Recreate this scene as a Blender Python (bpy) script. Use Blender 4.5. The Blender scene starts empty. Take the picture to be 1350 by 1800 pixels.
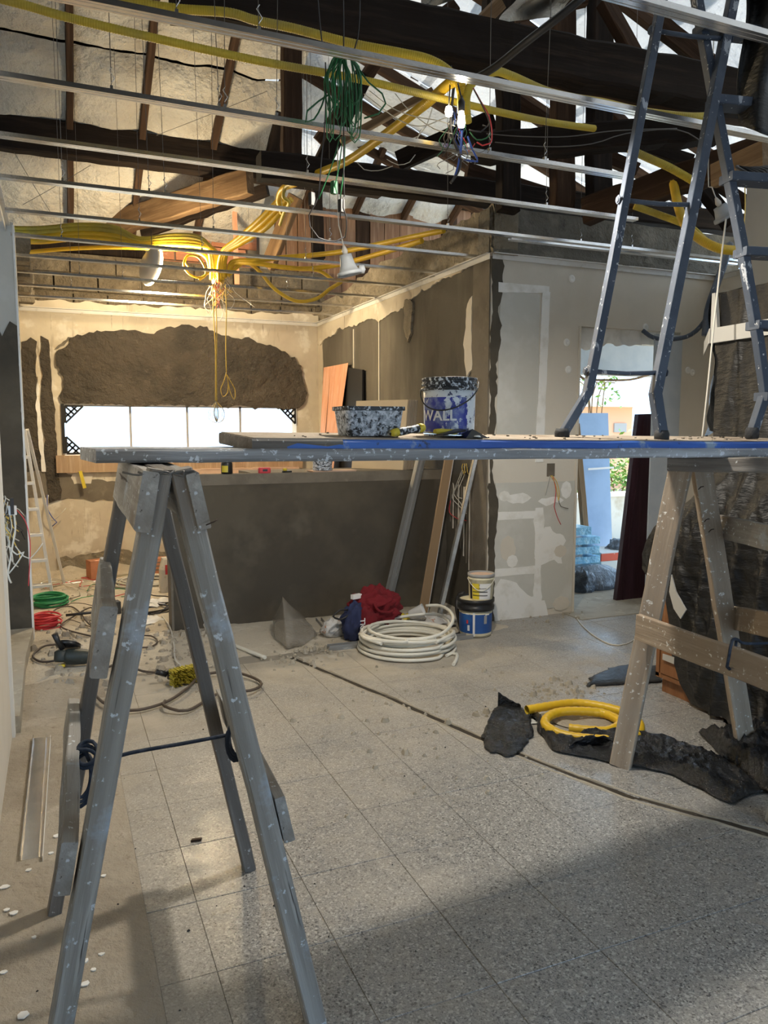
import bpy, bmesh, math, random
from mathutils import Vector, Matrix, noise
random.seed(7)
scene = bpy.context.scene
COL = scene.collection
R = math.radians

# ------------------------------------------------------------------ camera
F_PX, YAW, PITCH, CAMH = 1352.0, R(23.0), R(6.15), 1.45
cam_d = bpy.data.cameras.new('camera'); cam = bpy.data.objects.new('camera', cam_d); COL.objects.link(cam)
cam_d.sensor_fit = 'VERTICAL'; cam_d.sensor_height = 36.0; cam_d.lens = F_PX / 1800.0 * 36.0
cam_d.clip_start = 0.02; cam_d.clip_end = 200
CF = Vector((math.sin(YAW) * math.cos(PITCH), math.cos(YAW) * math.cos(PITCH), -math.sin(PITCH)))
CR = Vector((math.cos(YAW), -math.sin(YAW), 0)); CU = CR.cross(CF)
cam.matrix_world = Matrix(((CR.x, CU.x, -CF.x, 0), (CR.y, CU.y, -CF.y, 0), (CR.z, CU.z, -CF.z, CAMH), (0, 0, 0, 1)))
scene.camera = cam

# ------------------------------------------------------------------ world, sun, exposure
SKY = (0.50, 0.73, 1.0); SKY_STRENGTH = 2.2
world = bpy.data.worlds.new('sky'); scene.world = world; world.use_nodes = True
bg = world.node_tree.nodes['Background']; bg.inputs[0].default_value = (*SKY, 1); bg.inputs[1].default_value = SKY_STRENGTH
sun_d = bpy.data.lights.new('sun', 'SUN'); sun_d.energy = 12.0; sun_d.angle = R(0.6); sun_d.color = (1, 0.95, 0.86)
sun = bpy.data.objects.new('sun', sun_d); COL.objects.link(sun)
sun.rotation_euler = Vector((-0.30, -0.42, -0.86)).to_track_quat('-Z', 'Y').to_euler()
sun.location = (8, 14, 20)
vs = scene.view_settings
vs.view_transform = 'Standard'; vs.look = 'None'; vs.exposure = 0.68; vs.gamma = 1.0; vs.use_curve_mapping = False

# ------------------------------------------------------------------ measuring helpers (photo pixel + known plane -> place)
def ray(x, y): return CF + CR * ((x - 675) / F_PX) - CU * ((y - 900) / F_PX)
C0 = Vector((0, 0, CAMH))
def P(x, y, d): return C0 + ray(x, y) * d                       # at distance d along the view axis
def AZ(x, y, z=0.0): r = ray(x, y); return C0 + r * ((z - CAMH) / r.z)
def AY(x, y, Y): r = ray(x, y); return C0 + r * (Y / r.y)
def AX(x, y, X): r = ray(x, y); return C0 + r * (X / r.x)
def V(*a): return Vector(a)

# ------------------------------------------------------------------ materials
def mk(name, base, layers=(), rough=0.7, metal=0.0, bump=None, spec=0.5, coord='Object', emit=None, alpha=None, trans=0, rlayer=None, coat=0):
    """layers: (colour, scale, lo, hi[, detail[, stretch xyz]]) noise masks laid over the base colour"""
    m = bpy.data.materials.new(name); m.use_nodes = True; nt = m.node_tree; N = nt.nodes; L = nt.links
    b = N['Principled BSDF']
    b.inputs['Roughness'].default_value = rough; b.inputs['Metallic'].default_value = metal
    b.inputs['Specular IOR Level'].default_value = spec
    if coat: b.inputs['Coat Weight'].default_value = coat
    tc = N.new('ShaderNodeTexCoord'); geo = N.new('ShaderNodeNewGeometry')
    src = geo.outputs['Position'] if coord == 'Position' else tc.outputs[coord]
    def nz(scale, detail=4, stretch=None, seed=0.0):
        mp = N.new('ShaderNodeMapping'); L.new(src, mp.inputs[0])
        mp.inputs['Location'].default_value = (seed, seed * 1.7, seed * .6)
        if stretch: mp.inputs['Scale'].default_value = stretch
        t = N.new('ShaderNodeTexNoise'); t.inputs['Scale'].default_value = scale; t.inputs['Detail'].default_value = detail
        t.inputs['Roughness'].default_value = 0.62
        L.new(mp.outputs[0], t.inputs['Vector']); return t.outputs['Fac']
    cur = None
    col0 = N.new('ShaderNodeRGB'); col0.outputs[0].default_value = (*base, 1); cur = col0.outputs[0]
    for i, ly in enumerate(layers):
        c, sc, lo, hi = ly[:4]; det = ly[4] if len(ly) > 4 else 4; st = ly[5] if len(ly) > 5 else None
        f = nz(sc, det, st, 3.1 * i + 1.3)
        mr = N.new('ShaderNodeMapRange'); mr.inputs['From Min'].default_value = lo; mr.inputs['From Max'].default_value = hi
        L.new(f, mr.inputs['Value'])
        mx = N.new('ShaderNodeMix'); mx.data_type = 'RGBA'
        L.new(mr.outputs[0], mx.inputs['Factor']); L.new(cur, mx.inputs['A']); mx.inputs['B'].default_value = (*c, 1)
        cur = mx.outputs['Result']
    L.new(cur, b.inputs['Base Color'])
    if bump:
        sc, strength = bump[:2]; st = bump[2] if len(bump) > 2 else None
        f = nz(sc, 6, st, 9.7); bp = N.new('ShaderNodeBump'); bp.inputs['Strength'].default_value = strength
        bp.inputs['Distance'].default_value = bump[3] if len(bump) > 3 else 0.01
        L.new(f, bp.inputs['Height']); L.new(bp.outputs[0], b.inputs['Normal'])
    if rlayer:
        sc, lo, hi, r0, r1 = rlayer
        f = nz(sc, 4, None, 5.5); mr = N.new('ShaderNodeMapRange'); mr.inputs['From Min'].default_value = lo; mr.inputs['From Max'].default_value = hi
        mr.inputs['To Min'].default_value = r0; mr.inputs['To Max'].default_value = r1
        L.new(f, mr.inputs['Value']); L.new(mr.outputs[0], b.inputs['Roughness'])
    if emit:
        b.inputs['Emission Color'].default_value = (*emit[0], 1); b.inputs['Emission Strength'].default_value = emit[1]
    if alpha is not None: b.inputs['Alpha'].default_value = alpha
    if trans: b.inputs['Transmission Weight'].default_value = trans
    return m

GR = (1, 1, 0.06)      # grain stretch along local z
MT = {}
# masonry
MT['plaster'] = mk('cream_plaster', (0.68, 0.63, 0.545), [((0.61, 0.56, 0.475), 1.6, .45, .7), ((0.42, 0.37, 0.29), 14, .72, .80, 6)], .9, bump=(25, .15), coord='Position')
MT['plaster_back'] = mk('cream_plaster_back', (0.62, 0.555, 0.44), [((0.50, 0.43, 0.33), 1.6, .45, .65), ((0.72, 0.67, 0.57), 3.5, .56, .64), ((0.36, 0.295, 0.215), 7, .60, .74, 6, (1, 1, .16)), ((0.30, 0.245, 0.175), 26, .62, .72, 5, (1, 1, .12))], .9, bump=(25, .15), coord='Position')
MT['grey_board'] = mk('grey_drywall', (0.58, 0.57, 0.52), [((0.66, 0.65, 0.61), 3, .5, .68)], .9, bump=(30, .08), coord='Position')
MT['putty'] = mk('white_putty', (0.86, 0.85, 0.82), [((0.70, 0.68, 0.62), 6, .5, .7)], .85, bump=(20, .15), coord='Position')
MT['cement'] = mk('dark_cement', (0.098, 0.083, 0.060), [((0.066, 0.056, 0.042), 1.6, .42, .62), ((0.125, 0.108, 0.080), 2.2, .54, .74), ((0.14, 0.125, 0.10), 40, .70, .80)], .92, bump=(60, .25), coord='Position')
MT['cement_wet'] = mk('troweled_cement', (0.086, 0.071, 0.055), [((0.055, 0.047, 0.038), 2.5, .45, .65), ((0.115, 0.097, 0.077), 7, .60, .75)], .9, bump=(8, 1.0, None, .10), coord='Position')
MT['cement_pier'] = mk('brown_cement', (0.185, 0.16, 0.125), [((0.14, 0.12, 0.093), 4, .45, .65), ((0.25, 0.22, 0.175), 9, .6, .75)], .92, bump=(60, .25), coord='Position')
MT['cement_side'] = mk('stained_cement', (0.098, 0.086, 0.067), [((0.17, 0.15, 0.115), 2.0, .50, .70, 4, (1, 1, .25)), ((0.06, 0.053, 0.042), 3, .52, .72, 4, (1, 1, .3)), ((0.30, 0.27, 0.22), 11, .70, .76, 6)], .88, bump=(50, .2), coord='Position')
MT['rubble'] = mk('rough_masonry', (0.30, 0.255, 0.185), [((0.42, 0.36, 0.27), 5, .48, .66, 6), ((0.15, 0.125, 0.09), 13, .58, .74, 6)], .96, bump=(22, 1.0, None, .06), coord='Position')
MT['masonry_dark'] = mk('dark_block_masonry', (0.17, 0.135, 0.09), [((0.25, 0.205, 0.14), 5, .48, .66, 6), ((0.085, 0.068, 0.047), 13, .55, .74, 6)], .96, bump=(22, 1.0, None, .06), coord='Position')
MT['concrete_dark'] = mk('rough_beam_concrete', (0.17, 0.155, 0.125), [((0.26, 0.235, 0.19), 5, .5, .7, 6), ((0.08, 0.07, 0.055), 9, .58, .75, 6)], .95, bump=(22, .9, None, .05), coord='Position')
MT['dirt'] = mk('sandy_rubble_floor', (0.45, 0.395, 0.315), [((0.35, 0.30, 0.235), 2.2, .45, .65), ((0.56, 0.505, 0.42), 5, .55, .7), ((0.25, 0.20, 0.145), 17, .62, .76, 6)], .97, bump=(35, .7, None, .03), coord='Position')
MT['sand'] = mk('lit_sand_floor', (0.60, 0.54, 0.44), [((0.47, 0.41, 0.32), 2.2, .47, .67), ((0.70, 0.64, 0.54), 5, .55, .7), ((0.30, 0.245, 0.18), 17, .64, .76, 6)], .97, bump=(35, .7, None, .03), coord='Position')  # paler copy of dirt: lamp and window light painted into the colour
MT['ledge'] = mk('dusty_step', (0.40, 0.36, 0.29), [((0.30, 0.27, 0.21), 4, .45, .65), ((0.52, 0.47, 0.38), 9, .58, .7)], .95, bump=(30, .4), coord='Position')
MT['white_wall'] = mk('white_paint', (0.74, 0.73, 0.70), [((0.62, 0.60, 0.55), 5, .55, .72)], .8, bump=(20, .1), coord='Position')
MT['ext_wall'] = mk('pale_outer_wall', (0.62, 0.62, 0.58), [((0.42, 0.37, 0.28), 2.5, .52, .72)], .9, coord='Position')
MT['outer_grey'] = mk('grey_outer_render', (0.52, 0.56, 0.60), [((0.45, 0.50, 0.55), 4, .45, .65)], .9, coord='Position')
# timber
def wood(name, a, b_, c, splat=None, splat_lo=.66, rough=.85, extra=()):
    ly = [(b_, 9, .40, .66, 5, GR), (c, 26, .52, .72, 4, GR)]
    ly += list(extra)
    if splat: ly += [(splat, 48, splat_lo - .01, splat_lo + .02, 6), (splat, 17, splat_lo + .04, splat_lo + .07, 6)]
    return mk(name, a, ly, rough, bump=(45, .45, GR, .012), spec=.15 if 'roof' in name else .4)
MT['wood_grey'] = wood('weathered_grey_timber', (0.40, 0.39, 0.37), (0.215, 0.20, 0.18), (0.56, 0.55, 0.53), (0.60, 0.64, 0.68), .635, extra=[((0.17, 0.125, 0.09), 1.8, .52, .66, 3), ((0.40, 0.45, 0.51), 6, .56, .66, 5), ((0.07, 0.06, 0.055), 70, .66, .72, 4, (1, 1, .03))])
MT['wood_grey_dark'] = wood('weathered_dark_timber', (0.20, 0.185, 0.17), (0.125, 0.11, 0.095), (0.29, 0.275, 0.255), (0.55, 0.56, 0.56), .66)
MT['wood_tan'] = wood('splashed_tan_timber', (0.37, 0.295, 0.22), (0.25, 0.195, 0.145), (0.48, 0.40, 0.31), (0.72, 0.70, 0.65), .635, extra=[((0.33, 0.28, 0.225), 2.5, .55, .70, 3)])
MT['wood_plank_grey'] = wood('scaffold_plank_timber', (0.36, 0.37, 0.385), (0.22, 0.22, 0.225), (0.48, 0.50, 0.525), (0.68, 0.72, 0.77), .60)
MT['wood_plank_dust'] = mk('dusty_plank_top', (0.36, 0.30, 0.235), [((0.20, 0.15, 0.105), 6, .5, .68, 5), ((0.55, 0.51, 0.45), 14, .60, .70, 5)], .95, bump=(40, .5))
MT['paint_blue'] = mk('blue_painted_edge', (0.035, 0.105, 0.42), [((0.05, 0.16, 0.55), 8, .45, .65, 4, (1, 1, .2)), ((0.30, 0.38, 0.48), 6, .62, .68, 5), ((0.03, 0.05, 0.11), 18, .66, .72, 5)], .55, bump=(45, .2, GR))
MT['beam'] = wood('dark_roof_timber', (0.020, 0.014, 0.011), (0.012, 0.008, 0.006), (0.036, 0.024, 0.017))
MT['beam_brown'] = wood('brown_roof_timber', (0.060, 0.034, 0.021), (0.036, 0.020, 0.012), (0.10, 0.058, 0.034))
MT['beam_mid'] = wood('stained_roof_timber', (0.15, 0.092, 0.048), (0.085, 0.05, 0.026), (0.22, 0.145, 0.08))
MT['beam_tan'] = wood('light_roof_timber', (0.26, 0.17, 0.095), (0.155, 0.095, 0.05), (0.36, 0.25, 0.15))
MT['board_red'] = wood('reddish_boards', (0.30, 0.165, 0.095), (0.20, 0.105, 0.06), (0.40, 0.25, 0.155))
MT['board_orange'] = wood('orange_ply', (0.74, 0.38, 0.235), (0.64, 0.30, 0.175), (0.80, 0.50, 0.36))
MT['sill'] = wood('window_board', (0.44, 0.31, 0.20), (0.34, 0.23, 0.145), (0.54, 0.41, 0.29))
MT['cabinet'] = wood('cabinet_veneer', (0.26, 0.115, 0.048), (0.19, 0.078, 0.030), (0.32, 0.155, 0.07), rough=.45)
MT['door_maroon'] = wood('dark_maroon_door', (0.045, 0.018, 0.024), (0.030, 0.012, 0.016), (0.060, 0.026, 0.034), rough=.4)
MT['brick'] = mk('terracotta_brick', (0.50, 0.215, 0.115), [((0.40, 0.165, 0.085), 6, .45, .65), ((0.62, 0.36, 0.24), 14, .6, .72)], .9, bump=(30, .3))
# metal, plastic
MT['zinc_dull'] = mk('dirty_steel', (0.36, 0.36, 0.35), [((0.24, 0.235, 0.225), 7, .45, .65, 5, GR), ((0.55, 0.55, 0.53), 20, .60, .68, 6, (1, 1, .3))], .55, .6, bump=(60, .1))
MT['zinc'] = mk('galvanised_steel', (0.84, 0.85, 0.86), [((0.70, 0.71, 0.73), 9, .45, .65)], .2, 1.0, bump=(60, .03))
MT['alu_white'] = mk('white_aluminium', (0.76, 0.75, 0.72), [], .45, .3)
MT['white_trim'] = mk('white_edge_trim', (0.72, 0.71, 0.68), [((0.55, 0.53, 0.48), 8, .55, .7)], .5, coord='Position')
MT['navy'] = mk('navy_painted_steel', (0.050, 0.066, 0.098), [((0.075, 0.095, 0.132), 6, .45, .65), ((0.40, 0.43, 0.48), 22, .615, .635, 6, (1, 1, .4)), ((0.64, 0.65, 0.66), 55, .66, .68, 5)], .55, .1, bump=(30, .15), coord='Position')
MT['steel_dark'] = mk('dark_steel_wire', (0.06, 0.058, 0.055), [], .6, .6)
MT['wire_steel'] = mk('grey_hanger_wire', (0.16, 0.15, 0.14), [], .6, .5)
MT['conduit'] = mk('yellow_conduit', (0.75, 0.47, 0.020), [((0.62, 0.40, 0.03), 3, .5, .7)], .38)
MT['conduit_dusty_dim'] = mk('yellow_conduit_dusty_dim', (0.58, 0.43, 0.035), [((0.40, 0.31, 0.06), 3, .45, .65)], .55)  # dust, and the dimness of unlit runs painted into the yellow
MT['wire_green'] = mk('green_wire', (0.018, 0.125, 0.045), [], .4)
MT['wire_green_bright'] = mk('bright_green_wire', (0.03, 0.27, 0.10), [], .45)
MT['wire_red'] = mk('red_wire', (0.62, 0.045, 0.05), [], .45)
MT['wire_white'] = mk('white_wire', (0.62, 0.59, 0.52), [], .5)
MT['wire_black'] = mk('black_wire', (0.022, 0.020, 0.020), [], .45)
MT['wire_brown'] = mk('dusty_black_cable', (0.085, 0.062, 0.046), [], .6)
MT['wire_blue'] = mk('blue_wire', (0.03, 0.08, 0.36), [], .4)
MT['wire_yellow'] = mk('yellow_wire', (0.76, 0.52, 0.10), [], .45)
MT['pipe_white'] = mk('white_pipe', (0.76, 0.74, 0.66), [((0.66, 0.63, 0.54), 4, .5, .7)], .38)
MT['black_plastic'] = mk('black_plastic', (0.016, 0.016, 0.017), [((0.05, 0.048, 0.045), 12, .62, .72, 5)], .35)
MT['tub'] = mk('splattered_black_tub', (0.012, 0.013, 0.015), [((0.34, 0.38, 0.44), 60, .42, .50, 7), ((0.62, 0.66, 0.72), 85, .50, .56, 7), ((0.012, 0.013, 0.015), 45, .58, .64, 6)], .5, bump=(60, .4))
MT['bucket_rim'] = mk('splattered_rim', (0.016, 0.018, 0.022), [((0.55, 0.60, 0.66), 90, .53, .58, 6)], .5)
MT['bucket_blue'] = mk('splashed_blue_label', (0.022, 0.035, 0.30), [((0.66, 0.71, 0.77), 34, .545, .575, 7, (1, 1, .6)), ((0.16, 0.20, 0.40), 20, .50, .62, 5)], .42)
MT['bucket_white'] = mk('splashed_white_bucket', (0.70, 0.74, 0.78), [((0.06, 0.07, 0.14), 60, .57, .61, 7), ((0.04, 0.06, 0.30), 24, .60, .64, 6)], .42)
MT['label_white'] = mk('label_white', (0.80, 0.80, 0.80), [], .5)
MT['label_yellow'] = mk('label_yellow', (0.78, 0.62, 0.05), [], .5)
MT['label_cream'] = mk('label_cream', (0.78, 0.72, 0.52), [((0.66, 0.60, 0.42), 9, .5, .7)], .5)
MT['label_blue'] = mk('label_blue', (0.020, 0.085, 0.30), [((0.03, 0.13, 0.38), 9, .5, .7)], .45)
MT['label_red'] = mk('label_red', (0.60, 0.05, 0.06), [], .5)
MT['label_grey'] = mk('label_grey', (0.34, 0.34, 0.34), [], .5)
MT['tarp'] = mk('black_plastic_sheet', (0.010, 0.011, 0.013), [((0.022, 0.022, 0.022), 3, .45, .65), ((0.13, 0.125, 0.115), 14, .66, .76, 6)], .22, bump=(13, .8, None, .05), coord='Position')
MT['tarp_dusty'] = mk('dusty_black_sheet', (0.013, 0.013, 0.0135), [((0.026, 0.025, 0.0235), 2, .45, .68), ((0.008, 0.0085, 0.0095), 5, .5, .7, 5, (1, 1, 3))], .42, bump=(9, .6, (1, 1, 3), .02), coord='Position')
MT['tape'] = mk('masking_tape', (0.46, 0.45, 0.42), [], .7)
MT['cloth_red'] = mk('dark_red_cloth', (0.17, 0.006, 0.012), [((0.11, 0.004, 0.008), 9, .5, .7)], .9, bump=(40, .3))
MT['cloth_navy'] = mk('navy_cloth', (0.022, 0.030, 0.085), [((0.012, 0.018, 0.05), 9, .5, .7)], .9, bump=(40, .3))
MT['bag_white'] = mk('crumpled_white_bag', (0.62, 0.60, 0.57), [((0.45, 0.22, 0.13), 13, .60, .64)], .6, bump=(20, .8, None, .02))
MT['bag_clear'] = mk('clear_dusty_bag', (0.26, 0.235, 0.20), [((0.36, 0.33, 0.285), 7, .5, .7)], .25, alpha=.52, bump=(10, .8, None, .02))
MT['mdf'] = mk('brown_board', (0.34, 0.225, 0.125), [((0.28, 0.18, 0.10), 3, .45, .65, 4, GR)], .8)
MT['tile_cream'] = mk('cream_tile', (0.66, 0.53, 0.35), [((0.62, 0.49, 0.32), 3, .45, .65)], .55)
MT['tile_edge'] = mk('tile_edges', (0.40, 0.33, 0.25), [], .8)
MT['panel_black'] = mk('black_panel', (0.008, 0.007, 0.007), [], .6)
MT['grey_plastic'] = mk('grey_lampshade', (0.40, 0.42, 0.44), [((0.33, 0.35, 0.37), 6, .45, .65)], .5)
MT['tool_green'] = mk('grinder_green_grey', (0.026, 0.033, 0.030), [((0.09, 0.085, 0.075), 14, .64, .74)], .5)
MT['yellow_plastic'] = mk('yellow_plastic', (0.66, 0.52, 0.04), [((0.40, 0.38, 0.30), 12, .6, .68)], .5)
MT['bristle'] = mk('yellow_bristles', (0.60, 0.50, 0.06), [((0.03, 0.03, 0.02), 60, .58, .66)], .8)
MT['rope'] = mk('navy_rope', (0.020, 0.030, 0.050), [((0.05, 0.06, 0.085), 30, .5, .65)], .9)
MT['sarking'] = mk('quilted_roof_blanket', (0.56, 0.53, 0.47), [((0.48, 0.44, 0.38), 2.2, .45, .65)], .8, bump=(7, 1.0, (1, 1, 1), .09), coord='Position')
def membrane():
    m = bpy.data.materials.new('translucent_roof_membrane'); m.use_nodes = True; nt = m.node_tree; N = nt.nodes; L = nt.links; N.remove(N['Principled BSDF'])
    d = N.new('ShaderNodeBsdfDiffuse'); tr = N.new('ShaderNodeBsdfTranslucent'); mx = N.new('ShaderNodeMixShader'); g = N.new('ShaderNodeNewGeometry')
    d.inputs[0].default_value = (0.60, 0.60, 0.58, 1); tr.inputs[0].default_value = (0.74, 0.78, 0.82, 1); mx.inputs[0].default_value = MEMBRANE
    t = N.new('ShaderNodeTexNoise'); t.inputs['Scale'].default_value = 7; t.inputs['Detail'].default_value = 6; L.new(g.outputs['Position'], t.inputs['Vector'])
    bp = N.new('ShaderNodeBump'); bp.inputs['Strength'].default_value = 1; bp.inputs['Distance'].default_value = .09; L.new(t.outputs['Fac'], bp.inputs['Height']); L.new(bp.outputs[0], d.inputs['Normal']); L.new(bp.outputs[0], tr.inputs['Normal'])
    L.new(d.outputs[0], mx.inputs[1]); L.new(tr.outputs[0], mx.inputs[2]); L.new(mx.outputs[0], N['Material Output'].inputs[0]); return m
MEMBRANE = .115
MT['membrane'] = membrane()
MT['glass_frost'] = mk('window_film', (0.90, 0.91, 0.90), [], .6)
MT['win_frame'] = mk('window_bar_grey', (0.42, 0.42, 0.42), [], .5, .3)
MT['pink_board'] = mk('pale_pink_tone', (0.66, 0.47, 0.36), [((0.60, 0.42, 0.31), 5, .45, .65)], .8)
MT['wrap_blue'] = mk('blue_stretch_wrap', (0.24, 0.56, 0.76), [((0.50, 0.80, 0.92), 10, .52, .66, 5), ((0.10, 0.28, 0.46), 6, .58, .72, 5)], .22, bump=(16, .8, None, .02))
MT['panel_sky_shade'] = mk('panel_sky_tint', (0.30, 0.44, 0.66), [((0.26, 0.39, 0.60), 3, .45, .65)], .6)  # blue cast of the sky shade painted into the panel colour
MT['leaf'] = mk('leaves', (0.10, 0.24, 0.035), [((0.22, 0.34, 0.05), 5, .45, .65), ((0.30, 0.20, 0.05), 9, .66, .74)], .6)
MT['house_orange'] = mk('orange_house', (0.78, 0.42, 0.27), [], .9)
MT['grass'] = mk('outside_ground', (0.34, 0.30, 0.22), [((0.24, 0.22, 0.15), 2, .45, .65)], .95, coord='Position')
MT['bag_black'] = mk('black_bag_painted_sheen', (0.10, 0.125, 0.16), [((0.045, 0.055, 0.07), 5, .48, .60, 4), ((0.34, 0.42, 0.52), 18, .60, .68, 5, (1, 1, .3))], .18, bump=(14, .7, (1, 1, .35), .05))  # bluish sky sheen and pale highlights painted into the black
MT['box_white'] = mk('white_carton', (0.62, 0.63, 0.60), [((0.52, 0.53, 0.50), 7, .5, .7)], .7)
MT['box_red'] = mk('red_band', (0.62, 0.10, 0.05), [((0.66, 0.45, 0.40), 12, .56, .62)], .7)
MT['lamp_glow'] = mk('lamp_tube', (1, 1, 1), [], .5, emit=((1.0, 0.83, 0.55), 30))
MT['bulb_glow'] = mk('bulb_glass', (1, 1, 1), [], .5, emit=((1.0, 0.90, 0.70), 30))
MT['white_plastic'] = mk('white_lamp_plastic', (0.62, 0.58, 0.52), [], .4)
MT['foam'] = mk('white_bag_printed', (0.66, 0.62, 0.55), [((0.50, 0.46, 0.38), 12, .55, .65)], .7)
MT['foot'] = mk('rubber_foot', (0.022, 0.024, 0.028), [((0.10, 0.10, 0.11), 20, .58, .68)], .75, bump=(30, .5))
MT['bolt'] = mk('painted_bolt', (0.10, 0.12, 0.16), [], .5, .5)
MT['rust'] = mk('rusty_nail', (0.05, 0.03, 0.02), [], .7, .4)

# terrazzo floor tile: chips, cement binder and building dust lying on it
def terrazzo():
    m = bpy.data.materials.new('terrazzo_tile'); m.use_nodes = True; nt = m.node_tree; N = nt.nodes; L = nt.links; b = N['Principled BSDF']
    g = N.new('ShaderNodeNewGeometry'); pos = g.outputs['Position']
    def mix(fac, a, bcol):
        mx = N.new('ShaderNodeMix'); mx.data_type = 'RGBA'
        L.new(fac, mx.inputs['Factor'])
        if isinstance(a, tuple): mx.inputs['A'].default_value = (*a, 1)
        else: L.new(a, mx.inputs['A'])
        if isinstance(bcol, tuple): mx.inputs['B'].default_value = (*bcol, 1)
        else: L.new(bcol, mx.inputs['B'])
        return mx.outputs['Result']
    def rng(v, lo, hi, a=0., c=1.):
        r = N.new('ShaderNodeMapRange'); r.inputs['From Min'].default_value = lo; r.inputs['From Max'].default_value = hi
        r.inputs['To Min'].default_value = a; r.inputs['To Max'].default_value = c; L.new(v, r.inputs['Value']); return r.outputs[0]
    def nz(s, d=3, ofs=0.):
        mp = N.new('ShaderNodeMapping'); mp.inputs['Location'].default_value = (ofs, ofs, 0); L.new(pos, mp.inputs[0])
        t = N.new('ShaderNodeTexNoise'); t.inputs['Scale'].default_value = s; t.inputs['Detail'].default_value = d; L.new(mp.outputs[0], t.inputs['Vector']); return t.outputs['Fac']
    def vo(s):
        t = N.new('ShaderNodeTexVoronoi'); t.inputs['Scale'].default_value = s; t.inputs['Randomness'].default_value = 1; L.new(pos, t.inputs['Vector']); return t
    v1 = vo(300); v2 = vo(170)
    sp = N.new('ShaderNodeSeparateColor'); L.new(v1.outputs['Color'], sp.inputs[0])
    sp2 = N.new('ShaderNodeSeparateColor'); L.new(v2.outputs['Color'], sp2.inputs[0])
    c = mix(rng(sp.outputs[0], .0, 1.), (0.25, 0.245, 0.235), (0.36, 0.35, 0.33))
    c = mix(rng(sp.outputs[1], .78, .80), c, (0.17, 0.17, 0.172))
    c = mix(rng(sp2.outputs[0], .86, .88), c, (0.46, 0.45, 0.43))
    c = mix(rng(sp2.outputs[1], .93, .95), c, (0.12, 0.118, 0.115))
    # dust: thicker towards the old wall on the left, the far end of the room and around the cut in the floor
    sx = N.new('ShaderNodeSeparateXYZ'); L.new(pos, sx.inputs[0])
    def add(a, b2, op='ADD'):
        t = N.new('ShaderNodeMath'); t.operation = op
        for i, v in ((0, a), (1, b2)):
            if isinstance(v, float): t.inputs[i].default_value = v
            else: L.new(v, t.inputs[i])
        return t.outputs[0]
    dl = rng(sx.outputs[0], 0.15, 0.55, .5, 0.)
    df = add(add(rng(sx.outputs[1], 2.4, 4.3, 0., .60), rng(sx.outputs[1], 4.0, 4.6, 0., .35)), rng(sx.outputs[0], 2.4, 3.3, 1., .25), 'MULTIPLY')
    dn = rng(nz(1.5, 5), .35, .7, -.22, .30)
    dd = add(add(add(dl, df), dn), rng(nz(14, 5, 4.), .4, .7, -.06, .12))
    cl = N.new('ShaderNodeClamp'); L.new(dd, cl.inputs[0]); cl.inputs['Max'].default_value = .92
    dust = mix(rng(nz(6, 5, 7.), .35, .7), (0.40, 0.355, 0.285), (0.51, 0.46, 0.38))
    c = mix(cl.outputs[0], c, dust)
    L.new(c, b.inputs['Base Color'])
    L.new(rng(cl.outputs[0], 0., .7, .27, .85), b.inputs['Roughness'])
    bp = N.new('ShaderNodeBump'); bp.inputs['Strength'].default_value = .08; bp.inputs['Distance'].default_value = .004
    L.new(nz(60, 4, 2.), bp.inputs['Height']); L.new(bp.outputs[0], b.inputs['Normal'])
    return m
MT['terrazzo'] = terrazzo()
MT['crack_earth_shade'] = mk('crack_earth_shade', (0.045, 0.036, 0.026), [((0.12, 0.10, 0.075), 30, .55, .7, 5)], .97, bump=(60, .8), coord='Position')  # earth, darkened to paint in the shade of a deeper cut
MT['grout'] = mk('grout_slab', (0.27, 0.245, 0.205), [((0.36, 0.32, 0.26), 4, .5, .7)], .95, coord='Position')

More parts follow.
